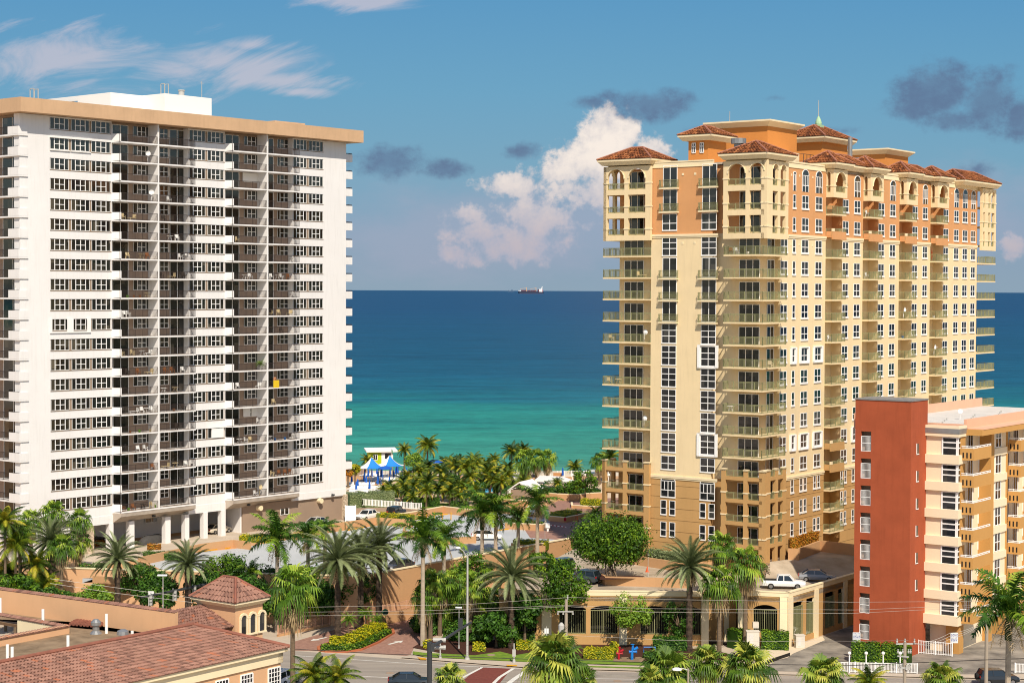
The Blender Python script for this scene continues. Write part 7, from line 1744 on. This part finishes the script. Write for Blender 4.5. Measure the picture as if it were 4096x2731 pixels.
for px_, lb in ((2304, 'red and white marker post, left one by the planter'), (2311, 'red and white marker post, right one by the planter')):
    b_ = G(px_, 2084, ZD); o = empty('marker_post', b_, 0, lb, 'marker post', 'red marker posts'); m = MB(); m.lathe([(.18, 0), (.18, .04), (.05, .05), (.05, 1.25)], 8); m.build('post', M_bflower, o); m = MB(); m.tube([(0, 0, .95), (0, 0, 1.1)], .055, 8); m.build('band', M_wframe, o)
b_ = AT(2261, 2072, dz(2088, ZD, 2261)-.8) ; m = MB(); m.box(-.2, .2, -.02, .02, -.28, .28); ob = m.build('red_sign', M_pr); ob.location = G(2260, 2078, ZD+.45)+Vector((0, -.3, .1)); tag(ob, 'small square red sign on the orange planter wall', 'sign')
b_ = G(2589, 2286, GD); o = empty('traffic_cone', b_, 0, 'orange traffic cone on the deck right of the round tree', 'cone'); m = MB(); m.box(-.25, .25, -.25, .25, 0, .06); m.build('base', M_bflower, o); m = MB(); m.lathe([(.2, .06), (.03, .75)], 10); m.build('body', M_bflower, o)
for px_, py_, yt, lb in ((2592, 2305, 2205, 'thin pole with a small lamp right of the round tree'),):
    dd_ = dz(py_, GD, px_); o, b_ = post('lamp_post', px_, py_, zat(px_, yt, dd_), .04, M_galv, lb, 'lamp post', z0=GD); m = MB(); z = zat(px_, yt, dd_)-GD; m.box(-.2, .2, -.1, .1, z, z+.15); m.build('lamp_head', M_grey, o)
dd_ = 265; o, b_ = post('lamp_post', 2184, 2170, zat(2184, 2072, dd_), .04, M_galv, 'thin pole with twin black floodlights beside the barrier gate', 'lamp post', z0=ZD, depth=dd_); z = zat(2184, 2070, dd_)-ZD; m = MB(); m.box(-.45, -.1, -.15, .15, z-.15, z+.1); m.box(.1, .45, -.15, .15, z-.15, z+.1); m.build('lamp_head', M_grey, o)
# ================================================================== pool area
p = G(1400+100, 1850+60, ZD)
cB = AT(1522, 1812, 372)
o = empty('beach_hut', (cB.x, cB.y, 2.0), R(12), 'lime green lifeguard hut with a flat white roof', 'hut'); HZ = cB.z-2.0
m = MB(); m.box(-2.6, 0, -1.5, 1.5, HZ-2.2, HZ+.55); m.build('wall', M_lime, o); m = MB(); m.box(.001, 2.4, -1.5, 1.5, HZ-1.9, HZ+.55); m.build('wall', M_wframe, o)
m = MB(); m.prism([(-3.2, -2.1), (3.3, -2.1), (3.3, 2.1), (-3.2, 2.1)], lambda q: HZ+.55+.08*q[1], lambda q: HZ+.85+.08*q[1]); m.build('roof', M_canvas, o)
m = MB(); m.box(-1.7, -.9, -1.54, -1.5, HZ-1.2, HZ-.2); w_ = m.build('window', M_glass2, o); m = MB()
for x in (-1.72, -1.3, -.88): m.box(x-.05, x+.05, -1.58, -1.52, HZ-1.25, HZ-.15)
for z in (-1.25, -.15): m.box(-1.75, -.85, -1.58, -1.52, HZ+z-.05, HZ+z+.05)
m.build('frame', M_wframe, w_); m = MB(); m.box(.7, 1.9, -1.54, -1.5, HZ-1.0, HZ+.1); m.build('window', M_glass2, o)
m = MB()
for x in (-2.5, -.1, 2.3): m.box(x-.12, x+.12, -1.4, -1.2, -2.2, HZ-1.9)
m.box(-2.8, 3.4, -1.7, 1.7, HZ-2.3, HZ-2.15); m.build('deck', M_pier, o); m = MB(); m.bar((0, 0, HZ-.5), (0, 0, HZ+1.6), .05); 
cF_ = AT(1566, 1795, 368); m = MB(); m.bar((0, 0, -2.5), (0, 0, 0), .06); fo_ = empty('beach_flag', cF_, 0, 'green flag on a thin pole beside the lime hut', 'flag'); m.build('pole', M_galv, fo_); m = MB(); m.poly([(0, 0, 0), (.25, .05, -.3), (.2, .1, -1.0), (0, 0, -.8)]); m.poly([(0, .02, -.8), (.2, .12, -1.0), (.25, .07, -.3), (0, .02, 0)]); m.build('cloth', mat('flag_green', H('2c8a50'), .7), fo_)
def marquee(px, py, depth, r, label):
    """four-sided swooping canopy with alternate blue and white panels, on posts"""
    c = AT(px, py, depth); o = empty('canopy_tent', (c.x, c.y, ZD), .5, label, 'canopy'); h = c.z-ZD; hb = h-1.95
    for nm, cols_, mm in (('white_panel', (0, 2), M_canvas), ('blue_panel', (1, 3), M_sky)):
        for k in cols_:
            m = MB(); a0, a1 = k*math.pi/2+R(17)-R(62), (k+1)*math.pi/2+R(17)-R(62); n_ = 8
            pr = [(r*(.02+.98*(i/n_)**1.0), hb+(h-hb)*(1-i/n_)**1.9) for i in range(n_+1)]
            for (r0, z0), (r1, z1) in zip(pr, pr[1:]):
                for s_ in range(4):
                    b0, b1 = a0+(a1-a0)*s_/4, a0+(a1-a0)*(s_+1)/4; sc = None
                    m.poly([(r0*math.cos(b0), r0*math.sin(b0), z0), (r1*math.cos(b0), r1*math.sin(b0), z1), (r1*math.cos(b1), r1*math.sin(b1), z1), (r0*math.cos(b1), r0*math.sin(b1), z0)])
            m.build(nm, mm, o)
    for k in range(4): a = k*math.pi/2+.5; m = MB(); m.tube([(r*.8*math.cos(a), r*.8*math.sin(a), 0), (r*.8*math.cos(a), r*.8*math.sin(a), hb+.15)], .06, 6); m.build('post', M_blue, o)
    m = MB(); m.tube([(0, 0, 0), (0, 0, h+.05)], .06, 6); m.build('mast', M_galv, o); return o
marquee(1486, 1829, 350, 2.9, 'left blue and white peaked canopy by the lime hut'); marquee(1558, 1821, 356, 2.9, 'right blue and white peaked canopy by the lime hut')
def umbrella(px, py, depth, label, openv=False, r=1.3, group=None, top=True):
    c = AT(px, py, depth); o = empty('beach_umbrella', (c.x, c.y, ZD), 0, label, 'umbrella', group); h = max(2.0, c.z-ZD)
    m = MB(); m.tube([(0, 0, 0), (0, 0, h)], .035, 6); m.build('pole', M_galv, o); m = MB()
    if openv: m.lathe([(.03, h), (r*.5, h-.18), (r, h-.55), (r*.98, h-.6), (r*.5, h-.25), (.03, h-.1)], 10)
    else: m.lathe([(.04, h), (.14, h-.25), (.2, h-1.0), (.22, h-1.55), (.1, h-1.6)], 8)
    m.build('canopy', M_blue, o)
um = [(1407, 1907), (1425, 1934), (1431, 1925), (1457, 1897), (1465, 1911), (1478, 1930), (1473, 1883), (1487, 1881), (1508, 1873), (1511, 1913), (1526, 1885), (1512, 1894), (1560, 1878), (1575, 1887), (1583, 1869), (1608, 1886), (1626, 1869), (1619, 1885), (1558, 1915), (1590, 1862), (1611, 1925), (1764, 1942), (1803, 1850), (1782, 1863)]
for i, (x, y) in enumerate(um):
    dd_ = min(361, max(318, dz(y+34, ZD, x))) ; umbrella(x, y, dd_, 'furled blue beach umbrella among the white loungers on the pool deck', group='furled blue umbrellas on the pool deck')
umbrella(1541, 1862, 348, 'open blue umbrella under the edge of the canopies', True, 1.5); umbrella(1738, 1837, 357, 'open blue umbrella, left of a pair by the sea railing', True, 1.6); umbrella(1774, 1839, 356, 'open blue umbrella, right of a pair by the sea railing', True, 1.6); umbrella(2131, 1895, 350, 'small open blue umbrella under the fan palms', True, .9); umbrella(1868, 1856, 352, 'open blue umbrella half hidden in the grove', True, 1.1)
umbrella(2193, 1867, 361, 'furled blue umbrella at the railing, left of the wooden bench'); umbrella(2251, 1869, 361, 'furled blue umbrella at the railing, right of the wooden bench')
# sea railing
picket('sea_railing', xy(1745, 365), xy(1870, 365), 1.15, ZD, M_wframe, 'white pool railing against the sea behind the open umbrellas', 1.2, .04); picket('sea_railing', xy(2040, 364.5), xy(2330, 364), 1.25, ZD, M_wframe, 'white pool railing against the sea near the wooden bench', 1.4, .04)
c = AT(2231, 1893, 362); m = MB(); m.box(-.9, .9, -.3, .3, .35, .45); m.box(-.9, .9, .25, .35, .45, 1.0); m.box(-.9, -.8, -.3, .3, 0, .7); m.box(.8, .9, -.3, .3, 0, .7); ob = m.build('bench', mat('wood', H('b98a5c'), .7)); ob.location = (c.x, c.y, ZD); tag(ob, 'wooden bench in front of the white sea railing', 'bench')
# stone block wall left of the hut
pwall('block_wall', xy(1350, 362), xy(1470, 364), ZD, ZD+1.5, M_greige, 'pierced grey block wall left of the lime hut', 'wall')
# sun loungers
M_sling = mat('lounger_white', H('e8e6e2'), .6)
m = MB(); m.box(-1.0, .35, -.32, .32, .28, .34)
m.poly([(.35, -.32, .33), (.95, -.32, .75), (.95, .32, .75), (.35, .32, .33)]); m.poly([(.35, .32, .3), (.95, .32, .72), (.95, -.32, .72), (.35, -.32, .3)]); lg = m.build('lounger_bed', M_sling); lgm = lg.data; bpy.data.objects.remove(lg)
m = MB()
for x in (-.9, .3):
    for y in (-.28, .28): m.box(x-.03, x+.03, y-.03, y+.03, 0, .28)
lg = m.build('lounger_leg', M_sling); lgl = lg.data; bpy.data.objects.remove(lg)
def lounger(x, y, rz, label, group, z=ZD): o = empty('sun_lounger', (x, y, z), rz, label, 'lounger', group); link('bed', lgm, o); link('legs', lgl, o)
gi = 0
for (xa_, xb_, py_) in ((1395, 1500, 1945), (1400, 1520, 1960), (1395, 1520, 1975), (1470, 1600, 1925), (1500, 1640, 1912), (1450, 1520, 1905)):
    n_ = int((xb_-xa_)/13)
    for i in range(n_): q = G(xa_+(xb_-xa_)*i/n_, py_, ZD); lounger(q.x, q.y, R(70)+random.uniform(-.1, .1), 'white sun lounger in the rows beside the white tower', 'white sun loungers on the pool deck'); gi += 1
for (xa_, xb_, py_) in ((1975, 2110, 1912), (1980, 2110, 1925), (1640, 1760, 1972)):
    n_ = int((xb_-xa_)/14)
    for i in range(n_): q = G(xa_+(xb_-xa_)*i/n_, py_, ZD); lounger(q.x, q.y, R(80), 'white sun lounger on the far side of the palm grove', 'white sun loungers beyond the grove')
# pool
sheet('pool', [(1815, 1925), (2010, 1920), (2020, 1960), (1900, 1975), (1830, 1970)], ZD, M_pool, 'turquoise swimming pool behind the palms', 'pool', .03)
sheet('pool', [(2295, 1945), (2350, 1943), (2352, 1962), (2290, 1963)], ZD, M_pool, 'small pool glimpse behind the spreading tree', 'pool', .03)
# white canopy roofs and small gabled house
def canopy_roof(pts, depth0, th, label, name='canopy_roof'):
    P_ = [AT(x, y, d_) for x, y, d_ in pts]; c = sum((q for q in P_), Vector())/len(P_); o = empty(name, (c.x, c.y, ZD), 0, label, 'canopy'); m = MB()
    m.T = lambda a: (a[0]-c.x, a[1]-c.y, a[2]-ZD); n_ = len(P_); top = [m.P(q) for q in P_]; bot = [m.P(q-Vector((0, 0, th))) for q in P_]; m.face(top); m.face(bot[::-1])
    for i in range(n_): j = (i+1) % n_; m.face([top[i], bot[i], bot[j], top[j]])
    m.build('roof', M_canvas, o)
    for q in P_: m = MB(); e = Vector((q.x-c.x, q.y-c.y, 0))*.92; m.tube([tuple(e), (e.x, e.y, q.z-ZD-th)], .07, 6); m.build('post', M_wframe, o)
canopy_roof([(2140, 1917, 333), (2305, 1925, 333), (2255, 1905, 345), (2160, 1901, 345)], 340, .4, 'long low white roof behind the grey palm crown'); canopy_roof([(2283, 1894, 352), (2440, 1894, 352), (2400, 1875, 359), (2360, 1877, 359)], 355, .4, 'white canopy roof by the sea railing near the ochre tower')
c = AT(2080, 1955, 316); o = empty('pool_house', (c.x, c.y, ZD), R(-25), 'small gabled pool house with a white roof edge', 'hut'); h = c.z-ZD
m = MB(); m.prism([(-1.8, 0), (1.8, 0), (1.8, 5), (-1.8, 5)], 0, lambda q: h+1.2 if abs(q[0]) < .1 else h-.2); m.build('wall', M_greige, o)
m = MB()
for s_ in (-1, 1): m.poly([(0, -.3, h+1.3), (s_*2.3, -.3, h-.2), (s_*2.3, 5.3, h-.2), (0, 5.3, h+1.3)][::s_]); m.poly([(0, -.31, h+1.3), (s_*2.3, -.31, h-.2), (s_*2.3, -.31, h-.45), (0, -.31, h+1.05)])
m.build('roof', M_canvas, o)
picket('pool_fence', G(2030, 1990, ZD).xy, G(2085, 1980, ZD).xy, 1.6, ZD, M_wframe, 'white fence panel below the small gabled pool house', .25, .05)
# people lounging under the canopies (tiny)
M_skin = mat('skin', H('b07a58'), .7); M_sw = mat('swimwear', H('2a6a8a'), .8)
def person(px, py, depth, z0, label, seated=True, shirt=None):
    c = AT(px, py, depth); o = empty('person', (c.x, c.y, z0), random.uniform(-.4, .4), label, 'person'); 
    J = [(0, 0, .5), (0, .05, .75), (0, .08, 1.0), (0, .06, 1.12), (0, .04, 1.24), (.1, -.02, .5), (.12, -.42, .48), (.12, -.55, .12), (-.1, -.02, .5), (-.12, -.42, .48), (-.12, -.5, .12), (.19, .06, 1.02), (.26, -.02, .78), (.2, -.22, .66), (-.19, .06, 1.02), (-.26, -.02, .78), (-.2, -.22, .66), (.13, -.66, .08), (-.13, -.61, .08), (.2, -.3, .64), (-.2, -.3, .64)]
    E_ = [(0, 1), (1, 2), (2, 3), (3, 4), (0, 5), (5, 6), (6, 7), (0, 8), (8, 9), (9, 10), (2, 11), (11, 12), (12, 13), (2, 14), (14, 15), (15, 16), (7, 17), (10, 18), (13, 19), (16, 20)]
    if not seated:
        J = [(x, y*.25, z+.42 if i not in (6, 7, 9, 10, 17, 18) else {6: .5, 9: .5, 7: .08, 10: .08, 17: .04, 18: .04}[i]) for i, (x, y, z) in enumerate(J)]
    Rr = [.14, .13, .15, .06, .1, .1, .07, .05, .1, .07, .05, .06, .045, .035, .06, .045, .035, .04, .04, .04, .04]
    me = bpy.data.meshes.new('body'); me.from_pydata(J, E_, []); ob = bpy.data.objects.new('body', me); COL.link(ob); ob.parent = o; me.materials.append(M_skin)
    md = ob.modifiers.new('skin', 'SKIN')
    for v_, r_ in zip(me.skin_vertices[0].data, Rr): v_.radius = (r_, r_*.85)
    me.skin_vertices[0].data[0].use_root = True; ob.modifiers.new('sub', 'SUBSURF').levels = 1
    k = 0 if seated else .42
    m = MB(); m.T = lambda a: (a[0], a[1]*(1 if seated else .25), a[2]); m.lathe([(.155, .55+k), (.165, .8+k), (.185, 1.0+k), (.12, 1.07+k)], 10, (0, .04, 0)); m.build('shirt', shirt or M_sw, o)
    m = MB(); m.lathe([(.105, 1.26+k), (.11, 1.31+k), (.07, 1.37+k)], 8, (0, .05, 0)); m.build('hair', M_dark, o)
person(1533, 1900, 340, ZD, 'person in a red top seated under the blue open umbrella', True, mat('red_top', H('a8402c'), .8)); person(1506, 1893, 345, ZD, 'person in a teal top seated between furled umbrellas', True)
zb_ = ZT-HS*13-2.62; q = FA.w(FA.lx(1099, -.7), -.7); person(1099, 1520, q.y, zb_, 'person standing behind a yellow towel on a balcony of the white tower', False, M_black)
for ob in list(bpy.data.objects):
    if ob.name.startswith('person') and ob.type == 'EMPTY' and 'towel' in ob.get('label', ''): ob.location = (q.x, q.y, zb_)
m = MB(); x0, x1 = FA.lx(1094, -1.22), FA.lx(1117, -1.22); m.box(x0, x1, -1.22, -1.19, zb_-.05, zb_+1.08); m.box(x0, x1, -1.19, -1.08, zb_+1.06, zb_+1.09)
ob = m.build('towel', mat('yellow_cloth', H('e8c428'), .9, .2, 3)); ob.location = (FA.o.x, FA.o.y, 0); ob.rotation_euler.z = FA.rz; tag(ob, 'yellow towel hanging over a balcony railing of the white tower', 'towel')
# ================================================================== balcony furniture
FUR = {}
def furm(kind):
    if kind in FUR: return FUR[kind]
    m = MB()
    if kind == 'chair':
        m.box(-.26, .26, -.25, .25, .4, .45); m.prism([(-.26, .22), (.26, .22), (.26, .3), (-.26, .3)], .45, .95)
        for x in (-.24, .24):
            for y in (-.22, .24): m.box(x-.03, x+.03, y-.03, y+.03, 0, .42)
            m.box(x-.03, x+.03, -.25, .25, .62, .66); m.box(x-.03, x+.03, -.25, -.2, .42, .65)
    elif kind == 'table':
        m.lathe([(.5, .68), (.5, .72)], 14)
        for a in range(4): m.bar((.4*math.cos(a*1.57), .4*math.sin(a*1.57), 0), (.15*math.cos(a*1.57), .15*math.sin(a*1.57), .68), .05)
    elif kind == 'lounge':
        m.box(-.9, .3, -.3, .3, .3, .36); m.prism([(.3, -.3), (.38, -.3), (.38, .3), (.3, .3)], .3, .85)
        for x in (-.8, .2):
            for y in (-.26, .26): m.box(x-.03, x+.03, y-.03, y+.03, 0, .3)
    elif kind == 'dish':
        n_ = 10
        m.lathe([(.02, 1.25), (.2, 1.28), (.38, 1.38), (.39, 1.39), (.2, 1.3), (.02, 1.27)], 14); m.T = None
        m.v = [(x, z-1.25 if z > 1.1 else y, (y+1.35) if z > 1.1 else z) for x, y, z in m.v]; m.bar((0, .1, 0), (0, .03, 1.35), .06); m.bar((0, 0, 1.1), (.3, -.45, 1.45), .03)
        m.v = [(x, -y if i < 84 else y, z) for i, (x, y, z) in enumerate(m.v)]
    elif kind == 'pot':
        m.lathe([(.14, 0), (.2, .35), (.22, .38), (.18, .36)], 10)
    o = m.build(kind, M_wframe); me = o.data; bpy.data.objects.remove(o); FUR[kind] = me; return me
CM = {'white': M_wframe, 'cream': mat('cream_plastic', H('d8c49a'), .6), 'dark': mat('dark_metal', H('3c342e'), .6), 'rust': mat('wicker', H('8e5a34'), .7), 'blue': M_pb, 'green': mat('green_plastic', H('6aa02c'), .6)}
ordn = ['top', 'second', 'third', 'fourth', 'fifth', 'sixth', 'seventh', 'eighth', 'ninth', 'tenth', 'eleventh', 'twelfth', 'thirteenth', 'fourteenth', 'fifteenth', 'sixteenth', 'seventeenth', 'eighteenth', 'nineteenth', 'lowest']
fcache = {}
def furn(fr, x, y, z, kind, col_, label, rz=0):
    me = furm(kind); key = (kind, col_)
    if key not in fcache:
        c = me.copy(); c.materials.clear(); c.materials.append(CM[col_]); fcache[key] = c
    p = fr.w(x, y); nm = {'chair': 'balcony_chair', 'table': 'balcony_table', 'lounge': 'balcony_lounger', 'dish': 'satellite_dish', 'pot': 'flower_pot'}[kind]
    ob = link(nm, fcache[key], None, (p.x, p.y, z+.015), fr.rz+rz); return tag(ob, label, {'chair': 'chair', 'table': 'table', 'lounge': 'lounger', 'dish': 'satellite dish', 'pot': 'pot'}[kind], 'balcony furniture')
bayn = ['first', 'second', 'third', 'fourth']
def lbl(kind, col_, row, bay, px_):
    k = {'chair': 'chair', 'table': 'small table', 'lounge': 'lounger', 'dish': 'satellite dish', 'pot': 'flower pot'}[kind]
    return '%s %s on the %s balcony from the top in the %s bay' % (col_, k, ordn[row], bayn[bay])
FL_ = [  # (row, bay, pixel x, kind, colour)
 (1, 0, 592, 'dish', 'white'), (3, 0, 606, 'dish', 'white'), (3, 1, 678, 'chair', 'white'), (3, 1, 690, 'table', 'dark'), (4, 0, 532, 'lounge', 'cream'), (4, 0, 492, 'chair', 'cream'), (4, 1, 655, 'chair', 'dark'), (5, 1, 708, 'chair', 'white'), (5, 1, 680, 'table', 'white'), (5, 2, 950, 'chair', 'cream'),
 (6, 0, 510, 'chair', 'cream'), (6, 0, 565, 'table', 'cream'), (6, 0, 590, 'chair', 'rust'), (6, 1, 722, 'chair', 'white'), (6, 1, 740, 'table', 'white'), (6, 1, 750, 'chair', 'white'), (6, 3, 1165, 'table', 'white'), (7, 1, 645, 'chair', 'dark'), (7, 1, 690, 'lounge', 'cream'), (7, 1, 736, 'chair', 'dark'), (7, 2, 980, 'table', 'white'), (7, 2, 1000, 'chair', 'white'), (7, 3, 1085, 'chair', 'white'), (7, 3, 1110, 'table', 'white'), (7, 3, 1128, 'chair', 'white'), (7, 3, 1155, 'chair', 'rust'),
 (8, 0, 510, 'pot', 'green'), (8, 0, 535, 'pot', 'rust'), (8, 0, 560, 'pot', 'rust'), (8, 0, 590, 'table', 'cream'), (8, 3, 1170, 'table', 'white'), (9, 0, 497, 'chair', 'white'), (9, 0, 515, 'chair', 'white'), (9, 3, 1080, 'lounge', 'cream'), (9, 3, 1115, 'chair', 'cream'), (9, 3, 1160, 'lounge', 'cream'), (10, 3, 1125, 'chair', 'dark'),
 (11, 0, 487, 'chair', 'cream'), (11, 0, 530, 'chair', 'cream'), (11, 0, 568, 'table', 'white'), (11, 0, 595, 'lounge', 'white'), (12, 0, 510, 'chair', 'dark'), (12, 0, 552, 'chair', 'rust'), (12, 0, 600, 'lounge', 'cream'), (12, 1, 662, 'chair', 'rust'), (12, 1, 688, 'chair', 'rust'), (12, 1, 730, 'chair', 'white'), (13, 1, 655, 'table', 'white'), (13, 1, 700, 'table', 'cream'), (13, 2, 950, 'chair', 'white'), (13, 2, 1035, 'lounge', 'white'),
 (14, 0, 540, 'lounge', 'white'), (14, 0, 565, 'chair', 'white'), (14, 0, 585, 'table', 'white'), (14, 0, 604, 'chair', 'white'), (14, 1, 733, 'chair', 'dark'), (14, 1, 695, 'pot', 'rust'), (14, 3, 1095, 'chair', 'cream'), (14, 3, 1140, 'table', 'dark'), (15, 0, 520, 'pot', 'rust'), (15, 0, 557, 'pot', 'green'), (15, 0, 600, 'pot', 'cream'), (15, 2, 1035, 'chair', 'white'), (15, 1, 710, 'chair', 'dark'),
 (16, 0, 549, 'chair', 'white'), (16, 0, 580, 'chair', 'white'), (16, 2, 958, 'table', 'white'), (16, 2, 984, 'chair', 'white'), (16, 2, 1002, 'chair', 'cream'), (16, 3, 1078, 'table', 'white'), (16, 3, 1100, 'pot', 'blue'), (16, 3, 1140, 'pot', 'blue'), (16, 3, 1165, 'chair', 'dark'), (17, 0, 608, 'chair', 'rust'), (17, 1, 665, 'lounge', 'cream'), (17, 1, 700, 'table', 'cream'), (17, 1, 742, 'chair', 'white'), (17, 1, 770, 'chair', 'white'), (18, 3, 1090, 'chair', 'cream'), (18, 3, 1115, 'chair', 'rust'), (18, 3, 1140, 'chair', 'rust'), (18, 3, 1163, 'chair', 'rust'),
 (19, 0, 490, 'chair', 'rust'), (19, 0, 512, 'pot', 'green'), (19, 0, 530, 'chair', 'rust'), (19, 0, 570, 'table', 'dark'), (19, 0, 606, 'chair', 'cream'), (19, 0, 622, 'pot', 'green'), (19, 2, 1022, 'chair', 'white'), (19, 2, 1040, 'dish', 'cream')]
seen = set()
for row, bay, px_, kind, col_ in FL_:
    zf = ZT-HS*row-2.62; y = -.55; s_ = lbl(kind, col_, row, bay, px_)
    if s_ in seen: s_ = s_.replace(' on the', ' farther right on the', 1)
    if s_ in seen: s_ = s_.replace('farther right', 'farthest right', 1)
    seen.add(s_); s_ = ' '.join(s_.split()[:16]); furn(FA, FA.lx(px_, y, int(1164)), y, zf, kind, col_, s_, random.uniform(-.6, .6))
for k_, px_, x_, y_, kind, col_, lb in ((5, 2560, .9, None, 'lounge', 'cream', 'cream lounger on the top left-end balcony under the loggias of the ochre tower'), (8, 2580, .6, None, 'dish', 'white', 'white satellite dish on a left-end balcony of the ochre tower'), (8, 2447, .7, None, 'chair', 'cream', 'cream chair left of the satellite dish on a left-end balcony'), (10, 2440, .8, None, 'chair', 'cream', 'cream chair at the left end balcony below the satellite dish'), (10, 2475, .8, None, 'table', 'cream', 'cream table at the left end balcony below the satellite dish'), (12, 2580, .6, None, 'dish', 'white', 'white satellite dish low on the left-end balconies of the ochre tower'),
                                       (4, 2945, -.6, None, 'chair', 'white', 'white chair on the topmost corner balcony of the ochre tower'), (4, 2925, -.6, None, 'chair', 'rust', 'wicker chair on the topmost corner balcony of the ochre tower'), (4, 2990, -.6, None, 'pot', 'white', 'white pot on the topmost corner balcony of the ochre tower'), (9, 3085, -.6, None, 'chair', 'cream', 'cream chair on a corner balcony with white shutters behind'), (11, 2925, -.6, None, 'table', 'white', 'white folded things on a low corner balcony of the ochre tower')):
    yy = FR.ly(px_, x_); furn(FR, x_, yy, fl(k_), kind, col_, lb, 1.5)
for k_, si, kind, col_, lb in ((2, 1, 'chair', 'white', 'white chair on the second bay balcony just under the loggias'), (5, 1, 'chair', 'white', 'white chair in the second balcony stack of the ochre tower'), (7, 2, 'dish', 'white', 'white satellite dish on the third balcony stack of the ochre tower'), (9, 3, 'dish', 'white', 'white satellite dish on the fourth balcony stack of the ochre tower'), (8, 0, 'chair', 'white', 'white chair low in the first balcony stack of the ochre tower'), (7, 3, 'pot', 'white', 'white bucket in the fourth balcony stack of the ochre tower'), (8, 2, 'pot', 'blue', 'blue tub in the third balcony stack of the ochre tower')):
    furn(FR, stk[si][0]+(.6 if kind != 'dish' else 1.0), -.45, fl(k_), kind, col_, lb)
# potted palm and orange surfboard on balconies
zb_ = ZT-HS*12-2.62; q = FA.w(FA.lx(1040, -.6), -.6); o = empty('potted_palm', (q.x, q.y, zb_), 0, 'green potted palm on a balcony beside the right divider of the white tower', 'potted palm'); link('pot', furm('pot'), o); link('crown', palm_mesh('pygmy', 2), o, (0, 0, .9), 0, .7)
q = FR.w(stk[3][0]+2.8, .9); m = MB(); m.lathe([(.05, 0), (.26, .7), (.28, 1.3), (.05, 2.2)], 8); m.v = [(x, y*.2, z) for x, y, z in m.v]; ob = m.build('surfboard', M_bflower); ob.location = (q.x, q.y, fl(4)); ob.rotation_euler.z = FR.rz; tag(ob, 'orange surfboard standing in the fourth balcony stack', 'surfboard')
# satellite dish on left side face of the white tower and roof dish on the low block
q = FA.w(.3, 1.2); ob = link('satellite_dish', fcache.get(('dish', 'white')) or furm('dish'), None, (q.x, q.y, ZT-HS*8-2.6), FA.rz+.5); tag(ob, 'white satellite dish at the left corner balcony of the white tower', 'satellite dish')
q = FL.w(XC2+13, yfr+5); ob = link('satellite_dish', furm('dish'), None, (q.x, q.y, ZRT+.75), 0, .8); tag(ob, 'white satellite dish on the flat roof of the cream block', 'satellite dish')
# motorbike in the carport
q = FL.w(XC2+8.5, yfr+3.2); o = empty('motorbike', (q.x, q.y, 0), .3, 'black motorbike parked in the carport of the cream block', 'motorbike')
for x in (-.65, .65): m = MB(); m.tube([(x, -.06, .32), (x, .06, .32)], .32, 14); m.build('wheel', M_black, o)
m = MB(); m.bar((-.6, 0, .4), (.1, 0, .7), .22); m.bar((.1, 0, .75), (.55, 0, .85), .25); m.bar((.65, 0, .35), (.5, 0, 1.0), .08); m.bar((.45, -.35, 1.02), (.45, .35, 1.02), .05); m.box(-.3, .25, -.15, .15, .3, .55); m.build('frame', M_black, o); m = MB(); m.box(-.6, .05, -.14, .14, .72, .82); m.build('seat', M_dark, o)
# ================================================================== ships
def ship():
    c = AT(2124, 1164, 26000); Ls = 370; o = empty('container_ship', (c.x, c.y, -.35), 0, 'container ship with two cream cranes on the horizon', 'ship')
    m = MB(); m.prism([(-.5*Ls, 0), (-.46*Ls, -22), (.47*Ls, -22), (.5*Ls, -10), (.5*Ls, 10), (.47*Ls, 22), (-.46*Ls, 22)], 3, lambda p: 24 if p[0] > -.4*Ls else 34); m.build('hull', mat('hull_navy', H('2a3a52'), .6), o)
    m = MB(); m.prism([(-.47*Ls, 0), (-.44*Ls, -22.5), (.46*Ls, -22.5), (.46*Ls, 22.5), (-.44*Ls, 22.5)], 0, 3.2); m.build('waterline', mat('hull_red', H('7a3c3c'), .7), o)
    m = MB(); m.prism([(-.5*Ls, 0), (-.44*Ls, -20), (-.38*Ls, -20), (-.38*Ls, 20), (-.44*Ls, 20)], 34.1, 45); m.build('forecastle', M_wframe, o)
    Mc = mat('container_red', H('6a3c46'), .7, .3, .05)
    for a, b_, h in ((-.39, -.19, 50), (-.14, -.02, 48), (-.01, .07, 48), (.08, .19, 48), (.26, .31, 58)): m = MB(); m.box(a*Ls, b_*Ls, -20, 20, 24.1, h); m.build('container_stack', Mc, o)
    m = MB(); m.box(.32*Ls, .4*Ls, -20, 20, 24.1, 66); m.box(.4*Ls, .44*Ls, -16, 16, 24.1, 84); m.box(.39*Ls, .45*Ls, -20, 20, 84, 90); m.bar((.44*Ls, 0, 90), (.44*Ls, 0, 102), 4); m.build('bridge_house', M_wframe, o)
    m = MB(); m.box(.45*Ls, .47*Ls, -6, 6, 24, 60); m.build('funnel', M_pr, o)
    My = mat('crane_cream', H('d8a878'), .6)
    for x, xe in ((-.17, -.42), (.195, -.02)): m = MB(); m.box(x*Ls-4, x*Ls+4, -4, 4, 24, 86); m.bar((x*Ls, 0, 80), (xe*Ls, 0, 66), 3.5); m.build('crane', My, o)
    c = AT(2042, 1164, 55000); m = MB(); m.box(-90, 90, -15, 15, 0, 28); m.box(20, 70, -12, 12, 28, 60); m.box(-70, -50, -12, 12, 28, 50); ob = m.build('distant_ship', mat('far_ship', H('4a6480'), .8)); ob.location = (c.x, c.y, -.35); tag(ob, 'tiny far ship silhouette left of the container ship', 'ship')
ship()
